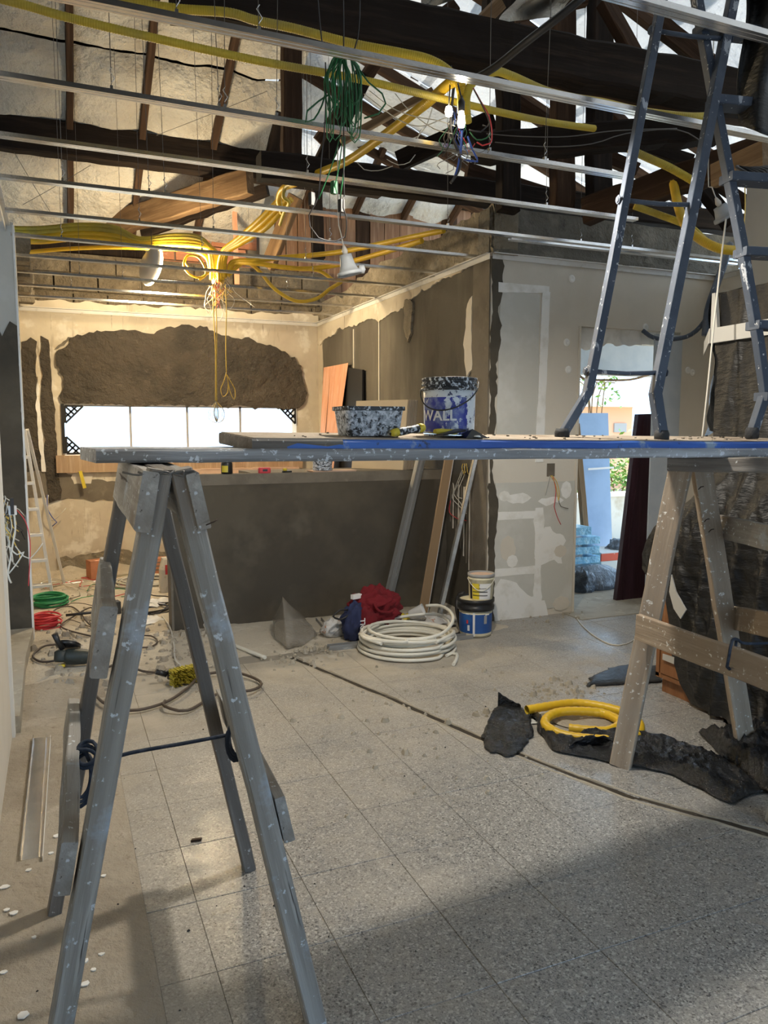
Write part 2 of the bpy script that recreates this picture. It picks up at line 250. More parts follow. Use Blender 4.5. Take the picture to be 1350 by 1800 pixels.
# ------------------------------------------------------------------ object helpers
def link(o):
    COL.objects.link(o); return o
def tag(o, label=None, cat=None, group=None, kind=None):
    if label: o['label'] = label
    if cat: o['category'] = cat
    if group: o['group'] = group
    if kind: o['kind'] = kind
    return o
def thing(name, label, cat, loc, group=None):
    o = link(bpy.data.objects.new(name, None)); o.location = loc; o.empty_display_size = .1
    return tag(o, label, cat, group)
class MB:
    """collects polygons in world coordinates"""
    def __init__(s): s.v = []; s.f = []; s.smooth = set(); s.fm = []
    def add(s, vs_, fs, smooth=False, mi=0):
        n = len(s.v); s.v += [Vector(v) for v in vs_]
        for f in fs:
            if smooth: s.smooth.add(len(s.f))
            s.f.append([n + i for i in f]); s.fm.append(mi)
        return s
    def box(s, c, size, rz=0.0, rot=None, mi=0):
        c = Vector(c); x, y, z = (t / 2 for t in size)
        m = rot if rot is not None else Matrix.Rotation(rz, 3, 'Z')
        vs_ = [c + m @ Vector((a * x, b * y, d * z)) for d in (-1, 1) for b in (-1, 1) for a in (-1, 1)]
        return s.add(vs_, [(0, 2, 3, 1), (4, 5, 7, 6), (0, 1, 5, 4), (2, 6, 7, 3), (0, 4, 6, 2), (1, 3, 7, 5)], mi=mi)
    def aabb(s, a, b, mi=0):
        a = Vector(a); b = Vector(b); return s.box((a + b) / 2, [abs(b[i] - a[i]) for i in range(3)], mi=mi)
    def prism(s, poly, thick, nrm, mi=0):
        """polygon (world points) extruded by thick along nrm"""
        n = len(poly); nv = Vector(nrm) * thick
        a = [Vector(p) for p in poly]; bb = [p + nv for p in a]
        s.add(a + bb, [tuple(range(n - 1, -1, -1)), tuple(range(n, 2 * n))] + [(i, (i + 1) % n, n + (i + 1) % n, n + i) for i in range(n)], mi=mi)
        return s
    def tube(s, pts, r, n=8, closed=False, caps=True, mi=0):
        pts = [Vector(p) for p in pts]; k = len(pts)
        rr = r if isinstance(r, (list, tuple)) else [r] * k
        t0 = (pts[1] - pts[0]).normalized(); ref = Vector((0, 0, 1)) if abs(t0.z) < .9 else Vector((1, 0, 0))
        u = t0.cross(ref).normalized(); vs_ = []
        for i in range(k):
            a = pts[i - 1] if (i or closed) else pts[0]; b = pts[(i + 1) % k] if (i < k - 1 or closed) else pts[-1]
            t = (b - a)
            t = t.normalized() if t.length > 1e-9 else t0
            u = (u - t * u.dot(t)); u = u.normalized() if u.length > 1e-9 else t.orthogonal().normalized()
            w = t.cross(u)
            for j in range(n):
                q = 2 * math.pi * j / n; vs_.append(pts[i] + (u * math.cos(q) + w * math.sin(q)) * rr[i])
        fs = []
        for i in range(k if closed else k - 1):
            a = i * n; b = ((i + 1) % k) * n
            for j in range(n): fs.append((a + j, a + (j + 1) % n, b + (j + 1) % n, b + j))
        s.add(vs_, fs, True, mi)
        if caps and not closed:
            m_ = len(s.v) - k * n
            s.f.append([m_ + j for j in range(n - 1, -1, -1)]); s.fm.append(mi); s.f.append([m_ + (k - 1) * n + j for j in range(n)]); s.fm.append(mi)
        return s
    def lathe(s, prof, c, n=24, axis=(0, 0, 1), cap0=True, cap1=True, a0=0., a1=2 * math.pi, mi=0, smooth=True):
        c = Vector(c); ax = Vector(axis).normalized(); u = ax.orthogonal().normalized() if abs(ax.z) < .99 else Vector((1, 0, 0)); w = ax.cross(u)
        full = abs(a1 - a0 - 2 * math.pi) < 1e-6; m_ = n if full else n + 1; vs_ = []
        for r, h in prof:
            for j in range(m_):
                q = a0 + (a1 - a0) * j / n; vs_.append(c + ax * h + (u * math.cos(q) + w * math.sin(q)) * r)
        fs = []
        for i in range(len(prof) - 1):
            for j in range(n):
                j2 = (j + 1) % m_; fs.append((i * m_ + j, i * m_ + j2, (i + 1) * m_ + j2, (i + 1) * m_ + j))
        s.add(vs_, fs, smooth, mi)
        if full:
            b0 = len(s.v) - len(vs_)
            if cap0: s.f.append([b0 + j for j in range(n - 1, -1, -1)]); s.fm.append(mi)
            if cap1: s.f.append([b0 + (len(prof) - 1) * n + j for j in range(n)]); s.fm.append(mi)
        return s
    def grid(s, fn, nu, nv, smooth=True, mi=0):
        vs_ = [fn(i / nu, j / nv) for j in range(nv + 1) for i in range(nu + 1)]
        fs = [(j * (nu + 1) + i, j * (nu + 1) + i + 1, (j + 1) * (nu + 1) + i + 1, (j + 1) * (nu + 1) + i) for j in range(nv) for i in range(nu)]
        return s.add(vs_, fs, smooth, mi)
    def build(s, name, mat, parent=None, loc=None, mats=None):
        if loc is None:
            if parent is not None: loc = Vector((0, 0, 0))
            else:
                lo = [min(v[i] for v in s.v) for i in range(3)]; hi = [max(v[i] for v in s.v) for i in range(3)]
                loc = Vector(((lo[0] + hi[0]) / 2, (lo[1] + hi[1]) / 2, lo[2]))
        base = Vector((0, 0, 0)); p = parent
        while p is not None: base = base + p.location; p = p.parent
        org = base + Vector(loc) if parent is not None else Vector(loc)
        me = bpy.data.meshes.new(name); me.from_pydata([tuple(v - org) for v in s.v], [], s.f)
        for m_ in (mats or [mat]): me.materials.append(MT[m_] if isinstance(m_, str) else m_)
        for i, p_ in enumerate(me.polygons):
            if i in s.smooth: p_.use_smooth = True
            p_.material_index = s.fm[i]
        me.update()
        o = link(bpy.data.objects.new(name, me)); o.location = loc if parent is not None else org
        if parent is not None: o.parent = parent
        return o
def fix_normals(o):
    bm = bmesh.new(); bm.from_mesh(o.data); bmesh.ops.recalc_face_normals(bm, faces=bm.faces); bm.to_mesh(o.data); bm.free(); return o
def solid(o, t, off=0):
    md = o.modifiers.new('thickness', 'SOLIDIFY'); md.thickness = t; md.offset = off; return o
def world_base(p):
    b = Vector((0, 0, 0))
    while p is not None: b = b + p.location; p = p.parent
    return b
def timber(name, p0, p1, w, h, mat, parent=None, side=None, rough=.0, cham=None, seg=None, taper=1.0):
    """board or beam from p0 to p1 along its own z axis; w is measured along `side`, h across it"""
    p0 = Vector(p0); p1 = Vector(p1); ax = p1 - p0; ln = ax.length; ax.normalize()
    sd = Vector(side) if side is not None else Vector((0, 0, 1)) if abs(ax.z) < .95 else Vector((1, 0, 0))
    sd = (sd - ax * sd.dot(ax)).normalized(); ot = ax.cross(sd)
    seg = seg or max(1, int(ln / .12)); c = cham if cham is not None else min(w, h) * .09
    me = bpy.data.meshes.new(name); vs_ = []; fs = []; rnd = random.Random(hash((round(p0.x, 3), round(p0.y, 3), round(p1.z, 3))) & 0xffff)
    ring = [(w / 2 - c, -h / 2), (w / 2, -h / 2 + c), (w / 2, h / 2 - c), (w / 2 - c, h / 2), (-w / 2 + c, h / 2), (-w / 2, h / 2 - c), (-w / 2, -h / 2 + c), (-w / 2 + c, -h / 2)]
    for i in range(seg + 1):
        t = i / seg; k = 1 + (taper - 1) * t; jx = rnd.uniform(-rough, rough); jy = rnd.uniform(-rough, rough)
        for a, b in ring: vs_.append((a * k + jx + rnd.uniform(-rough, rough) * .5, b * k + jy + rnd.uniform(-rough, rough) * .5, ln * t))
    for i in range(seg):
        for j in range(8): fs.append((i * 8 + j, i * 8 + (j + 1) % 8, i * 8 + 8 + (j + 1) % 8, i * 8 + 8 + j))
    fs.append(tuple(range(7, -1, -1))); fs.append(tuple(seg * 8 + j for j in range(8)))
    me.from_pydata(vs_, [], fs); me.materials.append(MT[mat] if isinstance(mat, str) else mat); me.update()
    o = link(bpy.data.objects.new(name, me))
    m = Matrix((sd, ot, ax)).transposed().to_4x4(); m.translation = p0 - (world_base(parent) if parent is not None else Vector((0, 0, 0)))
    o.matrix_world = m
    if parent is not None: o.parent = parent; o.matrix_local = m
    return o
def spline(pts, step=.03, closed=False):
    """Catmull-Rom through the points, resampled at about `step`"""
    pts = [Vector(p) for p in pts]; out = []; n = len(pts)
    g = (lambda i: pts[i % n]) if closed else (lambda i: pts[max(0, min(n - 1, i))])
    for i in range(n if closed else n - 1):
        a, b, c, d = g(i - 1), g(i), g(i + 1), g(i + 2)
        k = max(1, int((c - b).length / step))
        for j in range(k):
            t = j / k; out.append(.5 * ((2 * b) + (c - a) * t + (2 * a - 5 * b + 4 * c - d) * t * t + (3 * b - a - 3 * c + d) * t ** 3))
    if not closed: out.append(pts[-1].copy())
    return out
def cable(name, pts, r, mat, label=None, cat=None, group=None, parent=None, n=6, step=.035, closed=False):
    o = MB().tube(spline(pts, step, closed), r, n, closed).build(name, mat, parent)
    return tag(o, label, cat, group)
def conduit(name, pts, r, mat, label, group=None, parent=None, step=.0024):
    sp = spline(pts, step); rr = [r * (1.0 if (i // 2) % 2 == 0 else .93) for i in range(len(sp))]
    o = MB().tube(sp, rr, 9).build(name, mat, parent); return tag(o, label, 'conduit', group) if parent is None else o
def ragged(pts, amp, step, seed=0, closed=True):
    """make a polygon's outline irregular by midpoint noise in its own plane (2D tuples)"""
    rnd = random.Random(seed); out = []; n = len(pts)
    for i in range(n if closed else n - 1):
        a = Vector(pts[i]); b = Vector(pts[(i + 1) % n]); d = b - a; k = max(1, int(d.length / step))
        nr = Vector((-d.y, d.x)).normalized() if d.length else Vector((0, 0))
        for j in range(k):
            p = a + d * (j / k)
            e = (noise.noise(Vector((p.x * 7 + seed, p.y * 7, seed * 2.3))) + .6 * noise.noise(Vector((p.x * 23, p.y * 23 + seed, 1.7))) + rnd.uniform(-.25, .25)) * amp if j else 0
            out.append(p + nr * e)
    return out
PK = [0]
def patch_y(name, pts2, Y, thick, mat, parent, amp=.03, step=.04, seed=1):
    PK[0] += 1; thick += .00006 * (PK[0] % 31)
    """ragged plate of render lying on a wall that faces -y; pts2 are (x, z)"""
    poly = [Vector((p[0], Y, p[1])) for p in ragged(pts2, amp, step, seed)]
    return fix_normals(MB().prism(poly, thick, (0, -1, 0)).build(name, mat, parent))
def patch_x(name, pts2, X, thick, mat, parent, amp=.03, step=.04, seed=1, sgn=-1):
    PK[0] += 1; thick += .00006 * (PK[0] % 31)
    poly = [Vector((X, p[0], p[1])) for p in ragged(pts2, amp, step, seed)]
    return fix_normals(MB().prism(poly, thick, (sgn, 0, 0)).build(name, mat, parent))
def struct(name, mb, mat, mats=None):
    return tag(mb.build(name, mat, None, Vector((0, 0, 0)), mats), kind='structure')
ORD = ['first', 'second', 'third', 'fourth', 'fifth', 'sixth', 'seventh', 'eighth', 'ninth', 'tenth', 'eleventh', 'twelfth', 'thirteenth', 'fourteenth']
# ================================================================== SETTING
WX0, WX1 = -0.25, 2.945          # left wall plane, side wall plane of the back room
YB, YF = 8.95, 4.95              # back wall plane, front (door) wall plane
CZ = 2.72                        # ceiling channels
RX = 5.07                        # right wall plane
T = .3345                        # floor tile pitch
# ---- floor: slab, terrazzo tiles split by the long cut
slab = MB(); slab.aabb((-.9, -1.6, -.25), (6.2, 5.62, -.0035))
floor = struct('floor', slab, 'grout')
cut = [AZ(510, 1155), AZ(680, 1225), AZ(850, 1300), AZ(1080, 1390), AZ(1345, 1465), AZ(1500, 1512)]
cut2 = [Vector((p.x, p.y)) for p in cut]
cut_a = [cut2[0] + (cut2[0] - cut2[1]).normalized() * .02] + cut2[1:] + [cut2[-1] + (cut2[-1] - cut2[-2]) * 3]
def clip(poly, p, n):           # keep the side where (v-p).n >= 0
    out = []
    for i in range(len(poly)):
        a, b = poly[i], poly[(i + 1) % len(poly)]; da, db = (a - p).dot(n), (b - p).dot(n)
        if da >= 0: out.append(a)
        if (da >= 0) != (db >= 0): out.append(a + (b - a) * (da / (da - db)))
    return out
def cut_seg(c):                 # the piece of the cut nearest to a point
    best = None
    for i in range(len(cut_a) - 1):
        a, b = cut_a[i], cut_a[i + 1]; t = max(0, min(1, (c - a).dot(b - a) / (b - a).length_squared)); q = a + (b - a) * t
        d = (c - q).length
        if best is None or d < best[0]: best = (d, a, b, t, i)
    return best
tile_me = None
def tile_obj(poly):
    global tile_me
    n = len(poly); ctr = sum(poly, Vector((0, 0))) / n; rndz = random.uniform(-.0012, .0006)
    def ins(p, d): v = p - ctr; return ctr + v * (1 - d / max(v.length, 1e-4))
    b_ = [ins(p, .0010) for p in poly]; t_ = [ins(p, .0026) for p in poly]
    vs_ = [(p.x - ctr.x, p.y - ctr.y, -.012) for p in b_] + [(p.x - ctr.x, p.y - ctr.y, -.0016) for p in b_] + [(p.x - ctr.x, p.y - ctr.y, 0) for p in t_]
    fs = [(i, (i + 1) % n, n + (i + 1) % n, n + i) for i in range(n)] + [(n + i, n + (i + 1) % n, 2 * n + (i + 1) % n, 2 * n + i) for i in range(n)] + [tuple(range(2 * n, 3 * n))]
    me = bpy.data.meshes.new('tile'); me.from_pydata(vs_, [], fs); me.materials.append(MT['terrazzo']); me.update()
    return me, ctr, rndz
full_me = None
for i in range(-1, 15):
    for j in range(-3, 11):
        x0 = .3386 + T * i; y0 = 1.947 + T * j; x1 = x0 + T; y1 = y0 + T
        if i == -1: x0 = .19
        if y0 > 4.75 or (x0 < 2.6 and y0 > 4.45) : continue
        if y1 < 1.2: continue
        sq = [Vector((x0, y0)), Vector((x1, y0)), Vector((x1, y1)), Vector((x0, y1))]
        ctr = Vector(((x0 + x1) / 2, (y0 + y1) / 2)); d, a, b, t, k = cut_seg(ctr)
        dr = (b - a).normalized(); nr = Vector((-dr.y, dr.x)); g = .017
        pieces = [sq]
        if d < T * .75 and 0 < t:
            pieces = [clip(sq, a + nr * g, nr), clip(sq, a - nr * g, -nr)]
        for pc in pieces:
            if len(pc) < 3: continue
            ar = abs(sum(pc[q].x * pc[(q + 1) % len(pc)].y - pc[(q + 1) % len(pc)].x * pc[q].y for q in range(len(pc)))) / 2
            if ar < .0006: continue
            if len(pc) == 4 and i >= 0 and ar > T * T * .99:
                if full_me is None: full_me = tile_obj([Vector((0, 0)), Vector((T, 0)), Vector((T, T)), Vector((0, T))])[0]
                me = full_me; c2 = ctr; rz = random.uniform(-.0012, .0006)
            else: me, c2, rz = tile_obj(pc)
            o = link(bpy.data.objects.new('tile', me)); o.location = (c2.x, c2.y, rz); o.parent = floor
# broken edge of the cut: crumbled mortar lips on both sides
rn = random.Random(5); cpath = spline([Vector((p.x, p.y, 0)) for p in cut], .045)
for sgn, nm in ((1, 'broken_edge'), (-1, 'broken_edge')):
    mb = MB(); vs_ = []; 
    for k, p in enumerate(cpath):
        t = (cpath[min(k + 1, len(cpath) - 1)] - cpath[max(k - 1, 0)]).normalized(); nr = Vector((-t.y, t.x, 0)) * sgn
        wv = .020 + .005 * noise.noise(V(k * .33, sgn * 3, 0)) + rn.uniform(-.003, .003); hh = .0012 + max(0, noise.noise(V(k * .21, sgn, 4))) * .009
        vs_ += [p + nr * max(.004, wv - .004) + V(0, 0, -.006), p + nr * (wv - .001) + V(0, 0, hh), p + nr * (wv + .006) + V(0, 0, hh * .7 + .001), p + nr * (wv + .012) + V(0, 0, -.002)]
    mb.add(vs_, [(4 * k + q, 4 * k + q + 1, 4 * k + q + 5, 4 * k + q + 4) if sgn < 0 else (4 * k + q + 1, 4 * k + q, 4 * k + q + 4, 4 * k + q + 5) for k in range(len(cpath) - 1) for q in range(3)])
    mb.build(nm, 'ledge', floor)
bed = MB(); vs_ = []
for k, p in enumerate(cpath):
    t = (cpath[min(k + 1, len(cpath) - 1)] - cpath[max(k - 1, 0)]).normalized(); nr = Vector((-t.y, t.x, 0)); vs_ += [p + nr * .021 + V(0, 0, -.0025), p - nr * .021 + V(0, 0, -.0025)]
bed.add(vs_, [(2 * k, 2 * k + 1, 2 * k + 3, 2 * k + 2) for k in range(len(cpath) - 1)]); bed.build('crack_bed', 'crack_earth_shade', floor)
# dusty screed left of the tiles, and the dug-out floor of the back room
def ter(u, v):
    x = -.25 + u * .44; y = -1.2 + v * 6.9
    return V(x, y, .001 + abs(.005 * noise.noise(V(x * 5, y * 3, 0))))
MB().grid(ter, 10, 90).build('screed_strip', 'dirt', floor)
def ter2(u, v):
    x = -.9 + u * 4.2; y = 4.42 + v * 4.6; k = max(0., min(1., (y - 5.5) / 2.5))
    e = noise.fractal(V(x * 2.2, y * 2.2, 3), 1.0, 2.0, 4) * .016 * min(1, max(0.12, (y - 4.7) / .8)) + max(0, noise.noise(V(x * 11, y * 11, 1))) * .02 * min(1, max(0, (y - 5.2) / .5))
    if y < 5.6: e = abs(e)
    ed = min(y - 4.42, max(0, (3.32 - x)) * (1 if y < 4.96 else 99)) - .22 - .16 * noise.fractal(V(x * 3.1, y * 3.1, 9), 1, 2, 4); e -= .02 * max(0., min(1., .5 - ed / .25))
    return V(x, y, .003 - .10 * k + e + max(0, (y - 8.55)) * .12 * (1 + noise.noise(V(x * 6, 0, 0))))
fb = struct('floor', MB().grid(ter2, 110, 120), 'sand')

# ---- left wall (near part), step and dark pier on the left
wl = struct('wall_left', MB().aabb((-.45, -1.6, -.1), (-.25, 3.93, 3.4)), 'plaster')
fix_normals(MB().prism([V(-.25, 3.90, 0), V(-.236, 3.90, 0), V(-.236, 3.955, 0), V(-.262, 3.955, 0)], 2.6, (0, 0, 1)).build('door_lining', 'white_wall', wl))
struct('step_left', MB().prism([V(-.9, 3.955, 0), V(-.215, 3.955, 0), V(-.225, 5.0, 0), V(-.20, 5.74, 0), V(-.9, 5.74, 0)], .085, (0, 0, 1)), 'ledge')
struct('wall_recess', MB().aabb((-.95, 3.9, 0), (-.9, 6, 3.4)), 'plaster')
pier = struct('pier_left', MB().aabb((-.9, 5.76, -.1), (-.20, 6.0, 2.80)), 'grey_board')
patch_y('cement_coat', [(-.90, 0), (-.205, 0), (-.203, 2.13), (-.25, 2.16), (-.30, 2.06), (-.34, 2.20), (-.36, 2.42), (-.44, 2.40), (-.55, 2.50), (-.90, 2.40)], 5.76, .012, 'cement', pier, .018, .05, 4)
MB().aabb((-.207, 5.745, .0), (-.195, 5.77, 2.78)).build('corner_bead', 'putty', pier)
struct('wall_left', MB().aabb((-.42, 6.0, -.2), (-.36, 9.1, 2.75)), 'plaster_back')
# stones of the broken wall end above the pier
st = MB()
for k in range(16):
    z = 2.52 + k * .045; st.box((-.24 + random.uniform(-.02, .03), 6.6 + k * .15, z * .0 + 2.80 + random.uniform(-.05, .12)), (.18, .16, .12), random.uniform(-.2, .2))
fix_normals(struct('broken_wall_end', st, 'rubble'))

# ---- back wall with the long window
wb = MB(); wz0, wz1, wa, wb_ = 1.0, 1.715, .08, 2.66
wb.aabb((-.42, YB, -.3), (wa, YB + .2, CZ)); wb.aabb((wb_, YB, -.3), (WX1 + .2, YB + .2, CZ)); wb.aabb((wa, YB, wz1), (wb_, YB + .2, CZ)); wb.aabb((wa, YB, -.3), (wb_, YB + .2, wz0))
wback = struct('wall_back', wb, 'plaster_back')
patch_y('cement_patch', [(.09, 1.715), (.05, 1.80), (.10, 1.98), (.03, 2.15), (.06, 2.28), (.22, 2.42), (.45, 2.50), (.62, 2.50), (.80, 2.52), (1.04, 2.49), (1.22, 2.58), (1.42, 2.61), (1.62, 2.60), (1.78, 2.51), (2.05, 2.50), (2.30, 2.42), (2.52, 2.36), (2.64, 2.30), (2.72, 2.20), (2.74, 2.02), (2.79, 1.88), (2.76, 1.78), (2.68, 1.70)], YB, .035, 'cement_wet', wback, .035, .035, 2)
patch_y('cement_patch', [(-.30, 1.0), (-.13, 1.0), (-.17, 1.9), (-.14, 2.36), (-.20, 2.40), (-.29, 2.35), (-.33, 1.6)], YB, .01, 'cement_wet', wback, .02, .05, 6)
patch_y('cement_patch', [(-.10, .66), (.02, .70), (.00, 1.5), (-.03, 2.38), (-.10, 2.42), (-.13, 1.8)], YB, .014, 'cement_wet', wback, .02, .05, 8)
patch_y('plaster_ridge', [(-.155, 1.0), (-.115, 1.0), (-.135, 1.5), (-.15, 2.0), (-.185, 1.7)], YB, .02, 'putty', wback, .012, .04, 3)
patch_y('grey_patch', [(-.36, .72), (.75, .66), (.75, .86), (.30, .92), (.06, 1.0), (-.1, 1.02), (-.36, 1.0)], YB, .006, 'cement_pier', wback, .03, .05, 5)
patch_y('grey_patch', [(.02, 2.28), (.16, 2.42), (.24, 2.44), (.12, 2.33)], YB, .008, 'cement_pier', wback, .02, .03, 9)
patch_y('round_patch', [(.16, .86), (.33, .86), (.36, .96), (.30, 1.0), (.17, 1.0), (.13, .93)], YB, .01, 'plaster', wback, .015, .03, 10)
patch_y('dark_stain', [(-.1, -.05), (.45, -.05), (.42, .25), (.36, .45), (.30, .22), (.22, .5), (.16, .25), (.06, .46), (-.02, .2)], YB, .004, 'cement_pier', wback, .02, .03, 12) if False else None
patch_y('grey_patch', [(-.05, -.08), (2.95, -.08), (2.95, .08), (1.9, .14), (1.2, .07), (.5, .12), (-.05, .06)], YB, .02, 'rubble', wback, .04, .05, 14)
# torn upper edge and exposed masonry above the back wall
fix_normals(MB().prism([V(p.x, YB - .005, p.y) for p in ragged([(-.42, 2.66), (WX1, 2.66), (WX1, 2.80), (2.2, 2.79), (1.4, 2.81), (.6, 2.78), (-.42, 2.80)], .025, .05, 3)], .03, (0, 1, 0)).build('plaster_edge', 'plaster_back', wback))
mrow = random.Random(3)
wm = struct('masonry_back', MB().aabb((-.6, YB + .06, 2.6), (WX1 + .1, YB + .25, 3.30)), 'masonry_dark')
for r_ in range(3):
    x = -.55 + r_ * .17
    while x < 2.9:
        w = mrow.uniform(.34, .46)
        MB().box((x + w / 2, YB + .045 + mrow.uniform(-.012, .012), 2.80 + r_ * .19), (w - .018, .06, .165), mrow.uniform(-.01, .01)).build('block', 'masonry_dark', wm)
        x += w
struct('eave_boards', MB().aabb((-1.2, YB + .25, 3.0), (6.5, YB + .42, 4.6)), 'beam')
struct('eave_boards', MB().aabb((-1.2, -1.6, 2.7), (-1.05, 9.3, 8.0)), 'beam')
# window
win = struct('window_1', MB().aabb((wa, YB + .08, wz0 + .16), (wb_, YB + .10, wz0 + .19)), 'win_frame')
for x in (.77, 1.39, 2.0): MB().aabb((x - .012, YB + .075, wz0 + .17), (x + .012, YB + .105, wz1)).build('mullion', 'win_frame', win)
MB().aabb((wa, YB + .075, wz1 - .02), (wb_, YB + .105, wz1)).build('top_rail', 'win_frame', win)
sl = MB(); sl.aabb((-.01, YB - .05, .985), (2.72, YB + .19, 1.17)); sl.build('sill_board', 'sill', win)
MB().aabb((.85, YB - .09, .90), (2.66, YB - .03, 1.0)).build('lit_sill_strip', 'pink_board', win)  # lit upper face of the sill board, its light painted as pink
for k in range(3): MB().aabb((.9 + k * .6, YB - .094, .99), (1.4 + k * .6, YB - .035, 1.004)).build('lit_sill_edge', 'pink_board', win)
# plastic lattice corner brackets in the window
def lattice(c, sx, sz, label):
    t = thing('lattice_bracket', label, 'bracket', (c[0], YB - .01, c[1]), 'lattice corner brackets in the window'); s_ = .18
    def bar(a, b, r): timber('strut', V(c[0] + sx * a[0] * s_, YB - .015, c[1] + sz * a[1] * s_), V(c[0] + sx * b[0] * s_, YB - .015, c[1] + sz * b[1] * s_), r, .02, 'panel_black', t, (0, 1, 0))
    for a, b, r in (((0, 0), (1, 0), .014), ((0, 0), (0, 1), .014), ((1, 0), (0, 1), .016), ((0, 0), (.5, .5), .006), ((.36, 0), (.68, .32), .006), ((0, .36), (.32, .68), .006), ((.66, 0), (0, .66), .006)): bar(a, b, r)
lattice((wa + .02, wz1 - .02), 1, -1, 'black lattice corner bracket at the upper left of the window')
lattice((wa + .02, 1.19), 1, 1, 'black lattice corner bracket at the lower left of the window, on the sill')
lattice((wb_ - .02, wz1 - .02), -1, -1, 'black lattice corner bracket at the upper right of the window')
MB().aabb((wa - .02, YB - .02, 1.19), (wa + .01, YB + .02, wz1)).build('side_strip', 'panel_black', win)

# ---- side wall of the back room
ws = struct('wall_right', MB().aabb((WX1, YF + .03, -.2), (WX1 + .18, YB + .2, CZ)), 'cement_side')
patch_x('plaster_edge', [(8.95, 2.70), (8.95, 2.45), (8.5, 2.50), (8.2, 2.56), (7.8, 2.53), (7.35, 2.55), (7.0, 2.50), (6.6, 2.52), (6.2, 2.60), (5.6, 2.66), (5.2, 2.68), (5.2, 2.72)], WX1, .012, 'plaster_back', ws, .03, .04, 4)
patch_x('stone_hole', [(6.42, 2.60), (6.25, 2.55), (6.28, 2.30), (6.36, 2.22), (6.44, 2.40)], WX1, .02, 'rubble', ws, .02, .03, 8)
patch_x('pier_face', [(4.96, 0), (5.21, 0), (5.22, .9), (5.20, 2.69), (4.96, 2.69)], WX1, .010, 'cement_pier', ws, .004, .08, 5)
patch_x('plaster_streak', [(5.20, 1.9), (5.21, 2.45), (5.28, 2.40), (5.34, 2.1), (5.28, 1.85)], WX1, .012, 'plaster', ws, .02, .04, 6)
for yy in (7.05, 7.75): MB().aabb((WX1 - .008, yy - .01, .2), (WX1 + .01, yy + .01, 2.5)).build('guide_strip', 'plaster', ws)
patch_x('plaster_streak', [(8.95, 1.2), (8.95, 2.5), (8.80, 2.45), (8.76, 1.2)], WX1, .004, 'plaster_back', ws, .03, .05, 16)
patch_x('dark_coat', [(5.22, -.02), (5.60, -.02), (5.60, 1.08), (5.40, 1.10), (5.24, .95)], WX1, .008, 'cement', ws, .02, .05, 30)
for q in range(9):
    yy = 5.16 + q * .045
    patch_x('drip', [(yy, .3 + .05 * q), (yy + .012, .3 + .05 * q), (yy + .014, 1.0 + .02 * (q % 3)), (yy - .004, 1.0)], WX1, .012, 'plaster' if q % 2 else 'cement_pier', ws, .008, .05, q)
# ragged masonry above the side wall
def rub(u, v):
    y = YF - .03 + u * 4.05; zt = 3.05 if y < 7.2 else 3.05 - (y - 7.2) * .12
    zt += .03 * noise.noise(V(y * 7, 0, 5)) - (.12 * max(0, noise.noise(V(y * 2.3, 3, 5))))
    z = 2.70 + v * (zt - 2.70)
    return V(WX1 + .01 + .045 * noise.fractal(V(y * 5, z * 6, 2), 1, 2, 4), y, z)
mr = MB().grid(rub, 130, 14); mr.aabb((WX1 + .05, YF, 2.70), (WX1 + .17, YB, 2.96)); ro = struct('masonry_right', mr, 'rubble')
def rubtop(u, v):
    a = rub(u, 1); return V(a.x + v * .16, a.y, a.z + .015 * noise.noise(V(a.y * 9, v * 3, 8)) - .01 * v)
MB().grid(rubtop, 130, 4).build('broken_top', 'rubble', ro)
def rubend(u, v):
    z = 2.70 + v * .35; return V(WX1 + .0 + u * .2, YF - .03 + .02 * noise.noise(V(u * 4, z * 9, 1)), z)
MB().grid(rubend, 8, 10).build('broken_end', 'rubble', ro)
tag(fix_normals(ro), None)

# ---- front wall with the doorway on the right
dx0, dx1, dz1 = 3.735, 4.735, 2.235
wf = MB(); wf.aabb((WX1, YF, -.2), (dx0, YF + .16, CZ)); wf.aabb((dx1, YF, -.2), (RX, YF + .16, CZ)); wf.aabb((dx0, YF, dz1), (dx1, YF + .16, CZ))
wfr = struct('wall_front', wf, 'plaster')
patch_y('cement_strip', [(WX1, 1.02), (WX1, 2.69), (3.03, 2.69), (3.04, 2.5), (3.0, 2.3), (3.03, 2.1), (2.99, 1.8), (3.0, 1.5), (2.96, 1.3), (2.99, 1.05)], YF, .006, 'cement', wfr, .022, .03, 3)
patch_y('cement_strip', [(WX1, -.02), (WX1, 1.05), (2.99, 1.05), (3.03, .9), (3.01, .5), (3.0, -.02)], YF, .006, 'cement', wfr, .016, .03, 5)
patch_y('drywall_patch', [(3.0, 1.28), (3.02, 2.45), (3.36, 2.45), (3.36, 1.28)], YF, .004, 'grey_board', wfr, .006, .1, 7)
patch_y('joint_tape', [(3.0, 2.44), (3.44, 2.46), (3.44, 2.51), (3.0, 2.51)], YF, .007, 'putty', wfr, .005, .05, 8)
patch_y('joint_tape', [(3.35, 1.2), (3.42, 1.2), (3.45, 2.47), (3.38, 2.47)], YF, .007, 'putty', wfr, .005, .05, 9)
patch_y('drywall_patch', [(3.0, .05), (3.0, 1.05), (3.72, 1.05), (3.72, .05)], YF, .004, 'grey_board', wfr, .008, .1, 10)
for z in (.80, .37): patch_y('joint_tape', [(3.01, z - .03), (3.40, z - .03), (3.40, z + .03), (3.01, z + .03)], YF, .007, 'putty', wfr, .004, .05, int(z * 10))
patch_y('joint_tape', [(3.36, .1), (3.43, .1), (3.43, .85), (3.36, .85)], YF, .006, 'putty', wfr, .02, .05, 11)
patch_y('putty_smear', [(3.02, -.02), (3.5, -.02), (3.46, .12), (3.30, .18), (3.2, .28), (3.06, .32), (3.0, .2)], YF, .009, 'putty', wfr, .03, .04, 12)
